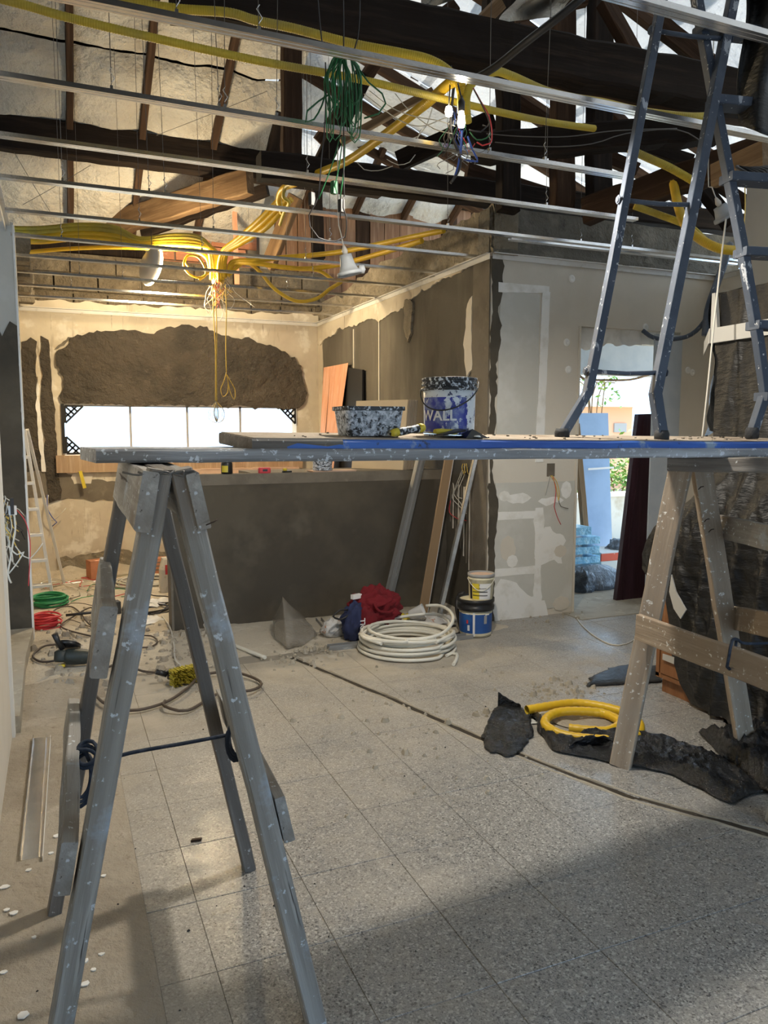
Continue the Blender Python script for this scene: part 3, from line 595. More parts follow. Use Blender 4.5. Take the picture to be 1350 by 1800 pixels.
patch_y('putty_smear', [(3.38, .42), (3.62, .40), (3.60, .62), (3.5, .70), (3.42, .66)], YF, .006, 'putty', wfr, .05, .04, 13)
patch_y('putty_smear', [(3.5, .75), (3.7, .7), (3.71, 1.0), (3.55, 1.02)], YF, .004, 'plaster', wfr, .05, .04, 15)
for q, (cx_, cz_, rx_, rz_) in enumerate(((3.12, .55, .07, .10), (3.16, .45, .05, .05), (3.56, .58, .09, .06), (3.60, .50, .06, .05), (3.50, .90, .12, .03), (3.20, .93, .12, .035), (3.62, .08, .08, .06), (3.08, .95, .05, .04), (3.64, .98, .05, .07))):
    patch_y('putty_smear', [(cx_ + rx_ * math.cos(a_ * .785), cz_ + rz_ * math.sin(a_ * .785)) for a_ in range(8)], YF, .0065, 'putty' if q % 3 else 'plaster', wfr, .03, .03, 60 + q)
for q, (px, py) in enumerate(((999, 650), (996, 602), (1135, 575), (1217, 655), (1005, 490), (1209, 651))):
    p = AY(px, py, YF); MB().lathe([(.03, 0), (.026, .006), (.012, .008), (.006, .001)], V(p.x, YF - .001, p.z), 14, (0, -1, 0), False).build('wall_plug', 'putty', wfr)
bx = AY(968, 826, YF); MB().aabb((bx.x - .035, YF - .004, bx.z - .05), (bx.x + .035, YF + .0, bx.z + .05)).build('socket_hole', 'cement_pier', wfr)
# torn lintel and rough ring beam above
lint = MB()
def lin(u, v):
    x = dx0 + u * (dx1 - dx0 - .35); z = dz1 - .16 * v * (1 - .35 * u + .25 * noise.noise(V(x * 9, 0, 0)))
    return V(x, YF + .05 + .03 * noise.fractal(V(x * 9, z * 9, 0), 1, 2, 3), z)
lint.grid(lin, 40, 8); lint.aabb((dx0, YF + .08, dz1 - .10), (dx1, YF + .16, dz1)); lint.build('torn_lintel', 'putty', wfr)
def rbm(u, v):
    x = WX1 - .01 + u * 2.4; z = 2.71 + v * .33
    return V(x, YF + .0 + .022 * noise.fractal(V(x * 5, z * 7, 6), 1, 2, 4) - (.03 if v < .12 else 0), z)
rb = MB().grid(rbm, 90, 14); rb.aabb((WX1, YF + .04, 2.72), (RX + .3, YF + .2, 3.04)); struct('ring_beam', rb, 'concrete_dark')
# door jamb: bare cement on the right reveal, and the outer leaf of the wall
dj = struct('door_1', MB().aabb((4.47, YF - .004, -.02), (dx1 + .02, YF + .012, 2.21)), 'outer_grey')
MB().aabb((dx0 - .012, YF - .01, -.02), (dx0 + .006, YF + .16, dz1)).build('jamb_edge', 'plaster', dj)
struct('threshold', MB().aabb((dx0 - .1, YF - .25, -.02), (4.9, YF + .5, .004)), 'ledge')
# ---- right wall (mostly behind the sheeted furniture)
wr = struct('wall_far_right', MB().aabb((RX, -1.9, -.2), (RX + .15, YF + .1, CZ)), 'plaster')
rw_ = MB(); rw_.aabb((-.6, -1.35, -.2), (.9, -1.2, 4.6)); rw_.aabb((3.5, -1.35, -.2), (6.4, -1.2, 4.6)); rw_.aabb((.9, -1.35, 2.0), (3.5, -1.2, 4.6)); struct('wall_rear', rw_, 'cement')
struct('roof_rear', MB().aabb((-1.3, -1.5, 4.4), (6.6, -1.35, 9.8)), 'beam')
struct('pier_right', MB().aabb((4.46, 3.88, -.1), (RX + .1, 4.10, 3.25)), 'plaster')

# ---- half-height wall
hx0, hy0, hz = .72, 5.60, 1.12
hw = struct('wall_half', MB().aabb((hx0, hy0, -.2), (WX1, hy0 + .16, hz)), 'cement')
MB().aabb((1.35, hy0 + .16, hz - .05), (WX1, hy0 + .60, hz)).build('counter', 'cement_pier', hw)
MB().aabb((hx0, hy0 - .004, hz - .075), (WX1, hy0 + .004, hz + .003)).build('top_band', 'cement_pier', hw)
MB().aabb((hx0 - .006, hy0 - .006, -.1), (hx0 + .01, hy0 + .02, hz)).build('corner_bead', 'cement_pier', hw)
MB().aabb((hx0 - .006, hy0 + .02, -.1), (hx0 + .002, hy0 + .16, hz)).build('end_face', 'cement_pier', hw)

# ---- white perimeter trim under the ceiling
def trim(name, a, b, ins):
    a = Vector(a); b = Vector(b); mb = MB(); d = Vector(ins)
    for w, z0, z1 in ((.004, -.03, .012), (.03, .006, .012)):
        mb.prism([a + V(0, 0, z0), b + V(0, 0, z0), b + d * w + V(0, 0, z0), a + d * w + V(0, 0, z0)], z1 - z0, (0, 0, 1))
    return fix_normals(struct(name, mb, 'white_trim'))
trim('trim_1', (-.36, YB - .006, CZ - .02), (WX1, YB - .006, CZ - .02), (0, -1, 0))
trim('trim_2', (WX1 - .013, YF, CZ - .02), (WX1 - .013, YB, CZ - .02), (-1, 0, 0))
trim('trim_3', (WX1, YF - .01, CZ - .02), (RX, YF - .01, CZ - .02), (0, -1, 0))
trim('trim_4', (-.25, 1.5, CZ + .05), (-.25, 6.9, CZ + .05), (1, 0, 0))
trim('trim_5', (RX, 4.1, CZ - .02), (RX, YF, CZ - .02), (-1, 0, 0))

# ================================================================== ROOF
ZE, SL = 3.66, .52
def roof_z(y): return ZE + SL * (YB - y)
def ON_ROOF(x, y, off=0.):
    r = ray(x, y); t = (ZE + SL * YB - off - CAMH) / (r.z + SL * r.y); return C0 + r * t
HX, HZ, HS = 6.2, 3.55, .36
def hip_z(x): return HZ + HS * (HX - x)
def ON_HIP(x, y, off=0.):
    r = ray(x, y); t = (HZ + HS * HX - off - CAMH) / (r.z + HS * r.x); return C0 + r * t
def roof_up(x): return .0 if x < 1.9 else .60
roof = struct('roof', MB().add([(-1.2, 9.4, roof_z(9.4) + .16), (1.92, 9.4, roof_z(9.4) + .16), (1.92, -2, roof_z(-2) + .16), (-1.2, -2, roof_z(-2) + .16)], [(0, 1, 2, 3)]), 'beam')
raf_x = [-.60, .235, .865, 1.53, 2.2, 2.85, 3.5, 4.15, 4.8]
def blanket(x0, x1, nm, par, f):
    def fn(u, v):
        x = x0 + u * (x1 - x0); y = f[0] + v * (f[1] - f[0])
        y += .05 * noise.noise(V(x * 2.5, f[0] if v < .5 else f[1], 0)) * abs(2 * v - 1)
        pf = min(1, min(v, 1 - v) * abs(f[1] - f[0]) / .12); sag = (.05 * math.sin(math.pi * u) + .045) * (.15 + .85 * pf ** .5) + .030 * noise.fractal(V(x * 3, y * 3, 2), 1, 2, 4)
        return V(x, y, roof_z(y) + roof_up((x0 + x1) / 2) + .05 - sag)
    return MB().grid(fn, 14, max(8, int(abs(f[1] - f[0]) * 22))).build(nm, 'sarking' if (x0 + x1) / 2 < 1.9 else 'membrane', par)
for i in range(len(raf_x)):
    for ya, yb in ((9.35, 8.28), (8.26, 7.19), (7.17, 6.1), (6.08, 5.0), (4.98, -2.0)):
        if i > 4 and yb < 7: continue
        blanket(raf_x[i - 1] + .005 if i else -1.2, raf_x[i] - .005, 'blanket_strip', roof, (ya, yb))
for i, x in enumerate(raf_x):
    y0 = 9.2; y1 = -1.5
    timber('rafter', V(x, y0, roof_z(y0) - .05 + roof_up(x)), V(x, y1, roof_z(y1) - .05 + roof_up(x)), .06, .09, 'beam_brown', roof, (1, 0, 0), .003, seg=30)
hip = struct('roof_edge', MB().aabb((6.5, -2.2, hip_z(6.5) - .12), (6.54, 9.4, hip_z(6.5) + .10)), 'beam')
hr_y = [-2.15, -1.4, -.65, .1, .85, 1.6, 2.35, 3.1, 3.85, 4.6, 5.35, 6.1, 6.85, 7.6, 8.35]
for i in range(len(hr_y) - 1):
    def fn(u, v, a=hr_y[i] + .01, b=hr_y[i + 1] - .01):
        y = a + u * (b - a); x = 6.5 - v * (5.0 if a > 6.05 else 7.7)
        return V(x, y, hip_z(x) + .06 - .05 * math.sin(math.pi * u) - .03 * noise.fractal(V(x * 3, y * 3, 7), 1, 2, 4))
    MB().grid(fn, 12, 80).build('blanket_strip', 'membrane', hip)
for y in hr_y: timber('rafter', V(6.4, y, hip_z(6.4) - .02), V(1.6, y, hip_z(1.6) - .02), .06, .09, 'beam_brown', hip, (0, 1, 0), .003, seg=14)

def beam(nm, p0, p1, w, h, mat, label, side=(0, 0, 1), rough=.004, group='roof timbers'):
    return tag(timber(nm, p0, p1, w, h, mat, None, side, rough), label, 'timber', group)
# purlin along the left slope
b0 = ON_ROOF(0, 232, .14); 
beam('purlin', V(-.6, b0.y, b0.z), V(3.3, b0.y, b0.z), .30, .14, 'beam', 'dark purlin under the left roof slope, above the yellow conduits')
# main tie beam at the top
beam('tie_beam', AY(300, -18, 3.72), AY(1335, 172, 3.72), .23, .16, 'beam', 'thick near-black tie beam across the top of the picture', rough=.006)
beam('tie_board', AY(560, 66, 3.86) , AY(1330, 212, 3.86), .06, .12, 'beam_brown', 'reddish brown board under the thick dark tie beam', rough=.004)
# second tie beam on the front wall line
beam('tie_beam', AY(455, 292, 5.15), AY(1345, 402, 5.15), .17, .14, 'beam', 'dark tie beam lying on top of the rough ring beam', rough=.005)
# rough log and reddish beam on the right
beam('rough_log', P(830, 262, 4.9), P(1262, 228, 5.0), .165, .15, 'beam', 'rough-hewn dark log crossing behind the two ladder rails', rough=.012)
beam('hip_beam', P(1030, 372, 5.2), P(1420, 240, 4.3), .17, .12, 'beam_brown', 'reddish brown beam rising to the right behind the ladder', rough=.006)
beam('hip_board', P(1255, 310, 4.3), P(1345, 268, 4.0), .13, .05, 'beam_tan', 'short pale board nailed on the reddish beam at the far right', rough=.004)
beam('collar_beam', P(180, 402, 8.3), P(440, 318, 7.2), .24, .10, 'beam_mid', 'stained light brown strut slanting up over the yellow conduits', rough=.006)
beam('collar_beam', P(250, 408, 8.4), P(470, 332, 8.0), .12, .08, 'beam', 'dark curved strut just below the stained light brown one', rough=.01)
beam('brace', P(470, 470, 8.2), P(520, 345, 7.9), .16, .08, 'beam_mid', 'orange-brown brace behind the hanging yellow conduit bundle', rough=.004)
for q, (x0, y0, x1, y1, d, w, m_, lb) in enumerate([
    (512, 40, 512, 285, 5.6, .14, 'beam_brown', 'brown post left of the green wire bundle'),
    (893, -60, 893, 372, 5.3, .15, 'beam', 'near-black post behind the bare bulb and its wires'),
    (990, -60, 988, 368, 5.3, .16, 'beam_brown', 'brown post right of the bare bulb, left one of a pair'),
    (1056, -60, 1052, 372, 5.3, .17, 'beam', 'dark post right of the bare bulb, right one of a pair'),
    (862, 0, 862, 60, 5.6, .10, 'beam', 'short dark post over the tie beam near the top'),
    (552, 280, 560, 455, 9.05, .14, 'beam', 'dark post beside the exposed terracotta bricks')]):
    beam('post', P(x0, y0, d), P(x1, y1, d), w, .10, m_, lb, (1, 0, 0))
for q, (x0, y0, x1, y1, d0, d1, w, m_, lb) in enumerate([
    (1062, 5, 1132, 125, 5.0, 5.0, .11, 'beam_brown', 'brown strut slanting down to the tie beam left of the ladder'),
    (1090, 90, 1128, 130, 5.2, 5.2, .10, 'beam_brown', 'short brown strut foot behind the slanting strut'),
    (1150, 35, 1260, 125, 5.0, 5.0, .11, 'beam_brown', 'brown strut slanting down between the ladder rails'),
    (1250, 130, 1300, 175, 5.0, 5.0, .10, 'beam_brown', 'brown strut end right of the ladder rail'),
    (900, 175, 975, 225, 5.8, 5.8, .10, 'beam_brown', 'brown strut between the posts below the tie beam'),
    (1065, 185, 1110, 235, 5.8, 5.8, .10, 'beam_brown', 'brown strut right of the pair of posts'),
    (820, 300, 965, 345, 5.7, 5.9, .11, 'beam_brown', 'brown strut sloping over the ring beam, left end under the wires'),
    (1060, 275, 1120, 300, 6.0, 6.0, .10, 'beam_brown', 'brown strut beside the short yellow conduit'),
    (1135, 258, 1215, 285, 5.7, 5.7, .09, 'beam', 'dark strut crossing behind the left ladder rail'),
    (1225, 320, 1285, 395, 5.4, 5.4, .12, 'beam', 'dark strut beside the grey lampshade on the right'),
    (1245, 310, 1335, 375, 5.4, 5.4, .07, 'beam_brown', 'thin brown strut meeting the cream pier on the right'),
    (640, 130, 560, 300, 6.2, 6.4, .14, 'beam', 'dark strut behind the hanging green wire bundle'),
    (690, 70, 560, 250, 6.4, 6.6, .10, 'beam_brown', 'brown strut slanting down to the left behind the green wires'),
    (600, 250, 760, 160, 6.0, 6.0, .05, 'beam_tan', 'thin pale lath behind the slanting yellow conduit'),
    (700, 285, 870, 210, 5.8, 5.6, .14, 'beam', 'dark strut rising to the right behind the bulb'),
    (740, 60, 800, 10, 5.0, 5.0, .08, 'beam_brown', 'brown strut over the tie beam near the top edge'),
    (835, 50, 880, 5, 5.0, 5.0, .08, 'beam_tan', 'pale strut over the tie beam near the top edge'),
    (905, 30, 1030, 0, 4.9, 4.9, .06, 'beam_brown', 'thin brown lath beside the hanging torn sheet'),
    (500, 200, 470, 320, 7.2, 7.4, .16, 'beam', 'dark strut left of the brown post'),
    ]):
    beam('strut', P(x0, y0, d0), P(x1, y1, d1), w, .07, m_, lb, (0, 0, 1) if abs(x1 - x0) > abs(y1 - y0) else (1, 0, 0))
# gable of vertical boards and the brick wall beside it
gb = struct('gable_boards', MB().aabb((1.6, YB + .43, 2.9), (6.4, YB + .46, 4.6)), 'beam')
x = 2.45; rr = random.Random(11)
while x < 5.0:
    w = rr.uniform(.12, .24); MB().box((x + w / 2, YB + .23 + rr.uniform(-.012, .012), 3.70), (w - rr.uniform(.004, .016), .025, 1.6), rr.uniform(-.03, .03)).build('board', rr.choice(['board_red', 'board_red', 'beam_tan', 'beam_brown']), gb); x += w
bw = struct('wall_brick', MB().aabb((1.0, YB + .16, 2.9), (2.3, YB + .24, 4.4)), 'cement_pier')
for r_ in range(8):
    for c in range(5):
        bxx = 1.05 + c * .27 + (.13 if r_ % 2 else 0)
        if bxx > 2.05: continue
        bo = MB(); bo.box((bxx + .125, YB + .145, 3.05 + r_ * .185), (.25, .06, .168))
        for g in range(4): bo.aabb((bxx + .002, YB + .108, 2.985 + r_ * .185 + g * .042), (bxx + .248, YB + .116, 3.008 + r_ * .185 + g * .042))
        bo.build('brick', 'brick', bw)
MB().aabb((2.28, YB + .14, 2.9), (2.46, YB + .24, 4.4)).build('mortar_pier', 'ledge', bw)
beam('wall_plate', V(1.9, YB + .1, 4.42), V(6.3, YB + .1, 4.36), .22, .14, 'beam', 'dark wall plate above the boarded gable')
beam('hanging_lath', AY(413, 372, 8.6), AY(416, 500, 8.6), .05, .03, 'board_orange', 'orange lath hanging beside the yellow conduit bundle', (1, 0, 0))
beam('corner_post', P(42, 400, 7.6), P(46, 500, 7.6), .07, .05, 'beam_brown', 'short brown post beside the left ends of the conduits', (1, 0, 0))
# ================================================================== CEILING: channels, hangers, conduits, lamps
chan_prof = [(-.0235, .018), (-.0235, 0), (-.015, 0), (-.013, .003), (-.009, .003), (-.007, 0), (.007, 0), (.009, .003), (.013, .003), (.015, 0), (.0235, 0), (.0235, .018), (.0155, .0195), (.0155, .0185), (.0222, .0168), (.0222, .0012), (-.0222, .0012), (-.0222, .0168), (-.0155, .0185), (-.0155, .0195)]
def channel_mesh(length):
    mb = MB(); n = len(chan_prof)
    for x in (0, length): mb.v += [V(x, a, b) for a, b in chan_prof]
    mb.f = [(i, (i + 1) % n, n + (i + 1) % n, n + i) for i in range(n)]
    q = [(0, 1, 16, 17), (1, 2, 3, 16), (10, 11, 14, 15)]
    mb.fm = [0] * len(mb.f); return mb
chans = [(1.96, 1.0, 3.3), (2.605, -.22, 3.35), (3.25, -.22, 2.72), (3.88, -.22, 3.32), (4.50, -.22, 4.9), (5.15, -.22, 2.925), (5.78, -.22, 2.925), (6.42, -.22, 2.925), (7.06, -.24, 2.925), (7.69, -.26, 2.925), (8.30, -.28, 2.925)]
ch_ord = ['eleventh', 'tenth', 'ninth', 'eighth', 'seventh', 'sixth', 'fifth', 'fourth', 'third', 'second', 'first']
for (y, x0, x1), od in zip(chans, ch_ord):
    mb = channel_mesh(x1 - x0); o = fix_normals(mb.build('ceiling_channel', 'zinc', None, V(0, 0, 0))); o.location = (x0, y, CZ - .005); o.rotation_euler = (0, 0, random.uniform(-.004, .004))
    tag(o, 'galvanised steel ceiling channel, %s one counted from the back wall' % od, 'ceiling channel', 'galvanised ceiling channels')
for y, x0, x1, lb in ((4.50, 2.95, RX - .02, 0), (4.30, 2.95, 4.9, 1)):
    if lb == 0: continue
mb = channel_mesh(2.1); o = fix_normals(mb.build('ceiling_channel', 'zinc', None, V(0, 0, 0))); o.location = (2.95, 4.72, CZ + .03); tag(o, 'short galvanised channel close in front of the rough ring beam', 'ceiling channel', 'galvanised ceiling channels')

# thin hanger wires, from a channel up to the roof timbers
hang = [(196, 3.25, 0, 'a'), (310, 2.605, 5, 0), (385, 3.25, -8, 0), (395, 3.25, 6, 0), (455, 2.605, 0, 0), (486, 3.25, 8, 0), (540, 3.88, 2, 0), (262, 4.50, -4, 0), (245, 5.15, 2, 0), (110, 4.5, 0, 0), (108, 5.78, 0, 0), (140, 7.06, 2, 0), (290, 4.5, -6, 0), (375, 5.15, 4, 0), (355, 5.78, -5, 0), (215, 7.06, 0, 0), (125, 7.69, 2, 0), (440, 8.3, 0, 0), (550, 6.42, 0, 0), (505, 7.06, 0, 0), (537, 5.78, 0, 0), (580, 5.15, 0, 0), (787, 4.5, -2, 0), (957, 3.25, 8, 0), (960, 3.88, 0, 0), (860, 3.25, 0, 0), (1110, 4.5, 0, 0), (1020, 4.5, 0, 0)]
hang = sorted(hang, key=lambda h_: (h_[1], h_[0])); ch_name = {round(c[0], 2): o_ for c, o_ in zip(chans, ch_ord)}
for k, (px, cy, lean, _) in enumerate(hang):
    same = [h_ for h_ in hang if h_[1] == cy]; w_ord = ORD[same.index(hang[k])]; c_ord = min(ch_name.items(), key=lambda i_: abs(i_[0] - cy))[1]
    # foot on the channel: solve for the pixel column on the channel's line
    lo, hi = -1., 6.
    for _i in range(40):
        mid = (lo + hi) / 2; q = V(mid, cy, CZ + .012) - C0; xx = 675 + F_PX * q.dot(CR) / q.dot(CF)
        if xx < px: lo = mid
        else: hi = mid
    x = lo; top = min(roof_z(cy), hip_z(x)) - .05
    if top > 5.4: top = 5.4
    tp = V(x + lean * .008, cy + .02, top)
    t = thing('hanger_wire', 'thin hanger wire, %s from left on the %s ceiling channel from the back' % (w_ord, c_ord), 'wire', (x, cy, CZ + .014), 'hanger wires of the ceiling channels')
    MB().tube([V(x, cy, CZ + .014), (V(x, cy, CZ + .014) + tp) / 2 + V(.004, 0, 0), tp], .0016, 5).build('wire', 'wire_steel', t)
    cl = MB(); cl.aabb((x - .005, cy - .010, CZ - .001), (x + .005, cy + .010, CZ + .03)); cl.tube([V(x, cy, CZ + .04), V(x + .012, cy, CZ + .06), V(x - .006, cy, CZ + .085), V(x + .004, cy, CZ + .10)], .002, 5); cl.build('clip', 'zinc', t)
# crossing loose wires against the left roof slope
for a, b, lb in (((25, 268), (88, 372), 'loose thin wire slanting down to the right before the lower roof blanket'), ((40, 360), (160, 290), 'loose thin wire slanting up to the right before the lower roof blanket'), ((275, 238), (470, 160), 'loose thin wire slanting up to the right between the second and third rafters')):
    cable('loose_wire', [P(a[0], a[1], 6.6), P((a[0] + b[0]) / 2, (a[1] + b[1]) / 2 + 1, 6.6), P(b[0], b[1], 6.7)], .0022, 'wire_steel', lb, 'wire')

# ---- yellow corrugated conduits
cd = 'yellow corrugated conduits under the roof'
def PX(pts): return [P(*p) for p in pts]
conduit('conduit', PX([(-40, -12, 2.75), (40, 8, 2.8), (117, 30, 2.85), (267, 66, 2.95), (450, 106, 3.1), (620, 137, 3.25), (720, 160, 3.35), (830, 186, 3.5), (950, 212, 3.7), (1045, 226, 3.9)]), .0165, 'conduit_dusty_dim', 'long yellow conduit under the tenth ceiling channel, running down from the top left corner', cd)
conduit('conduit', PX([(160, -8, 3.15), (300, 14, 3.2), (400, 22, 3.22), (450, 36, 3.25), (517, 50, 3.3), (617, 76, 3.35), (700, 92, 3.35), (750, 103, 3.35), (785, 122, 3.35), (808, 150, 3.33), (812, 200, 3.3)]), .0195, 'conduit_dusty_dim', 'thick dusty yellow conduit tied along the dark tie beam near the top', cd)
conduit('conduit', PX([(818, 205, 3.3), (812, 160, 3.32), (797, 143, 3.35), (743, 187, 3.6), (663, 247, 4.1), (610, 283, 4.6), (560, 304, 5.1), (520, 322, 5.6), (497, 332, 5.9), (490, 352, 6.1), (497, 375, 6.2)]), .024, 'conduit', 'yellow conduit slanting down to the left from the bare bulb', cd)
conduit('conduit', PX([(822, 215, 3.3), (820, 170, 3.3), (836, 140, 3.32), (870, 126, 3.35), (900, 134, 3.4), (960, 160, 3.5), (1010, 172, 3.6), (1060, 180, 3.66), (1110, 192, 3.68), (1160, 200, 3.7), (1215, 205, 3.72), (1262, 203, 3.8)]), .0185, 'conduit_dusty_dim', 'yellow conduit arching to the right from the bulb along the tie beam', cd)
conduit('conduit', PX([(1105, 262, 4.6), (1140, 278, 4.6), (1180, 296, 4.6), (1230, 325, 4.6)]), .024, 'conduit_dusty_dim', 'short yellow conduit below the rough log, left of the right ladder rail', cd)
conduit('conduit', PX([(1183, 318, 4.78), (1192, 362, 4.6), (1205, 396, 4.45), (1230, 420, 4.4), (1262, 436, 4.35), (1290, 440, 4.4)]), .027, 'conduit', 'yellow conduit hanging down between the ladder rails and bending right', cd)
conduit('conduit', PX([(1115, 362, 4.8), (1160, 378, 4.8), (1210, 398, 4.7), (1245, 428, 4.5), (1282, 442, 4.45)]), .022, 'conduit_dusty_dim', 'yellow conduit passing behind the ladder rails just above the ring beam', cd)
# bundle from the left wall to the hub
for k, (dy, r_, m_, lb) in enumerate([(-8, .025, 'conduit_dusty_dim', 'topmost of the yellow conduits bundled along the left'), (-1, .028, 'conduit_dusty_dim', 'second from the top of the yellow conduits bundled along the left'), (7, .028, 'conduit', 'third from the top of the yellow conduits bundled along the left'), (14, .028, 'conduit', 'fourth from the top of the yellow conduits bundled along the left')]):
    conduit('conduit', PX([(16, 409 + dy * .9, 6.9), (70, 410 + dy, 6.9), (140, 404 + dy, 6.9), (200, 408 + dy, 6.9), (245, 424 + dy * .5, 6.9), (300, 420 + dy * .7, 6.9), (345, 422 + dy * .7, 6.9), (366 + k * 3, 436 + dy * .3, 6.9), (372 + k * 4, 462, 6.9), (373 + k * 5, 492 + 4 * (k % 2), 6.9)]), r_, m_, lb, cd)
conduit('conduit', PX([(52, 443, 7.0), (110, 438, 7.0), (180, 435, 7.0), (250, 436, 7.0), (330, 440, 7.0), (362, 452, 6.95), (370, 480, 6.92)]), .019, 'conduit', 'lowest bright yellow conduit below the bundle on the left', cd)
for k, (a, b, lb) in enumerate([((497, 345), (455, 388), 'left one of the yellow conduits rising right from the hub'), ((503, 352), (462, 392), 'middle one of the yellow conduits rising right from the hub'), ((512, 350), (470, 398), 'right one of the yellow conduits rising right from the hub')]):
    conduit('conduit', PX([(a[0], a[1], 6.3), (b[0], b[1], 6.5), (418 + k * 4, 420 + k * 3, 6.7), (394 + k * 3, 440 + k, 6.8), (386 + k * 4, 465, 6.85), (386 + k * 4, 497 - k * 4, 6.85)]), .025, 'conduit', lb, cd)
conduit('conduit', PX([(402, 478, 6.85), (410, 460, 6.85), (450, 458, 6.8), (493, 453, 6.8), (597, 443, 6.6), (717, 418, 6.0), (780, 405, 5.7)]), .022, 'conduit', 'yellow conduit running right from the hub to the broken wall top, upper one', cd)
conduit('conduit', PX([(400, 486, 6.85), (412, 464, 6.85), (450, 463, 6.8), (500, 470, 6.8), (545, 472, 6.8), (600, 464, 6.7), (670, 445, 6.3), (742, 423, 5.9)]), .022, 'conduit', 'yellow conduit running right from the hub to the broken wall top, lower one', cd)
conduit('conduit', PX([(404, 482, 6.85), (430, 462, 6.85), (455, 476, 6.85), (483, 508, 6.85), (520, 529, 6.85), (556, 525, 6.85), (580, 508, 6.85), (600, 496, 6.9)]), .0165, 'conduit', 'yellow conduit sagging in a loop left of the grey lampshade', cd)
conduit('conduit', PX([(470, 465, 6.8), (520, 472, 6.8), (560, 476, 6.8), (585, 492, 6.8)]), .0165, 'conduit', 'short yellow conduit ending behind the grey lampshade', cd)
conduit('conduit', PX([(368, 478, 6.8), (352, 488, 6.8), (333, 482, 6.8), (323, 466, 6.8), (330, 450, 6.8), (348, 452, 6.8), (360, 470, 6.8), (361, 484, 6.8), (350, 492, 6.8)]), .010, 'conduit', 'thin yellow tube curled in a loop left of the hub', cd)
conduit('conduit', PX([(330, 448, 6.85), (326, 462, 6.85), (336, 474, 6.85)]), .006, 'conduit', 'thin yellow tube end beside the curled loop', cd)
conduit('conduit', PX([(533, 322, 5.4), (505, 326, 5.7), (498, 345, 5.8), (508, 356, 5.9), (500, 372, 6.1), (492, 395, 6.3)]), .014, 'conduit_dusty_dim', 'yellow conduit bending down where the slanting conduit meets the bricks', cd)
# wires coming out of the hub
rw = random.Random(21)
def hub_wires(c, d, n, cols, name, label, ln=(40, 120), sp=18, r=.0022):
    t = thing(name, label, 'wires', P(c[0], c[1], d))
    for k in range(n):
        x = c[0] + rw.uniform(-sp, sp) * .5; L_ = rw.uniform(*ln); pts = [P(x, c[1] + rw.uniform(-6, 4), d)]; xx = x; yy = c[1]
        for q in range(5):
            xx = xx + rw.uniform(-sp, sp) * .6; yy = yy + L_ / 5 * (1 if rw.random() < .85 else -.9); pts.append(P(xx, yy, d + rw.uniform(-.05, .05)))
        MB().tube(spline(pts, .02), r, 5).build('wire', rw.choice(cols), t)
    return t
hub_wires((378, 490), 6.85, 13, ['wire_red', 'wire_white', 'wire_red', 'wire_white'], 'wire_tangle', 'red and white wires hanging in a tangle from the conduit hub', (45, 75), 14, .0028)
hub_wires((394, 495), 6.85, 13, ['wire_yellow', 'wire_white', 'wire_yellow'], 'wire_tangle', 'yellow and white wires curling from the right side of the conduit hub', (30, 60), 22, .0024)
t = thing('hanging_cable', 'long yellow cable hanging before the dark plaster patch, ending in wire loops above the window', 'cable', P(380, 560, 6.8))
MB().tube(spline(PX([(374, 500, 6.8), (375, 545, 6.8), (377, 580, 6.8), (379, 620, 6.8), (379, 705, 6.8)]), .05), .0045, 6).build('cable', 'wire_yellow', t)
MB().tube(spline(PX([(378, 500, 6.8), (380, 545, 6.82), (381, 580, 6.8), (380.5, 640, 6.8), (381, 705, 6.8)]), .05), .0045, 6).build('cable', 'wire_yellow', t)
for k in range(8):
    a = k / 8 * math.pi; w = 14 * math.cos(a)
    MB().tube(spline(PX([(380, 705, 6.8), (380 + w, 722, 6.8 + .05 * math.sin(a)), (380 + w * .9, 738, 6.8 + .05 * math.sin(a)), (381, 742, 6.8), (380 - w * .3, 725, 6.8), (380, 706, 6.8)]), .02), .0022, 5).build('wire_loop', 'wire_white' if k % 2 else 'wire_yellow', t)
t = thing('hanging_cable', 'yellow cable hanging right of the longer one, coiled at its lower end', 'cable', P(398, 560, 6.8))
MB().tube(spline(PX([(396, 500, 6.8), (398, 545, 6.8), (397, 603, 6.8), (398, 655, 6.8)]), .05), .0045, 6).build('cable', 'wire_yellow', t)
MB().tube(spline(PX([(398, 655, 6.8), (393, 672, 6.8), (388, 684, 6.8), (392, 697, 6.8), (400, 690, 6.8), (401, 670, 6.8), (398, 658, 6.8), (404, 668, 6.8), (413, 685, 6.8), (412, 702, 6.8), (405, 690, 6.8), (400, 665, 6.8)]), .02), .004, 6).build('coil', 'wire_yellow', t)
# ---- ring lamp
lp = P(268, 469, 6.85); ax = (C0 - lp).normalized(); ax = Vector((.86, .30, -.22)).normalized()
t = thing('ring_lamp', 'round glowing lamp hanging below the conduit bundle on the left', 'lamp', lp)
u = ax.orthogonal().normalized(); w_ = ax.cross(u)
ring = [lp + (u * math.cos(q) + w_ * math.sin(q)) * .158 for q in [2 * math.pi * i / 40 for i in range(40)]]
MB().tube(ring, .016, 10, True).build('light_tube', 'lamp_glow', t)
MB().lathe([(.0, -.070), (.12, -.066), (.160, -.040), (.170, -.012), (.140, -.002)], lp, 32, ax, False, True).build('housing', 'white_plastic', t)
MB().tube([lp + V(0, 0, .13), lp + V(.0, .02, .32)], .004, 6).build('cord', 'wire_black', t)
ld = bpy.data.lights.new('ring_light', 'POINT'); ld.energy = 120; ld.color = (1.0, .80, .50); ld.shadow_soft_size = .11
lo_ = link(bpy.data.objects.new('ring_light', ld)); lo_.parent = t; lo_.location = ax * .12 + V(0, -.02, -.02)
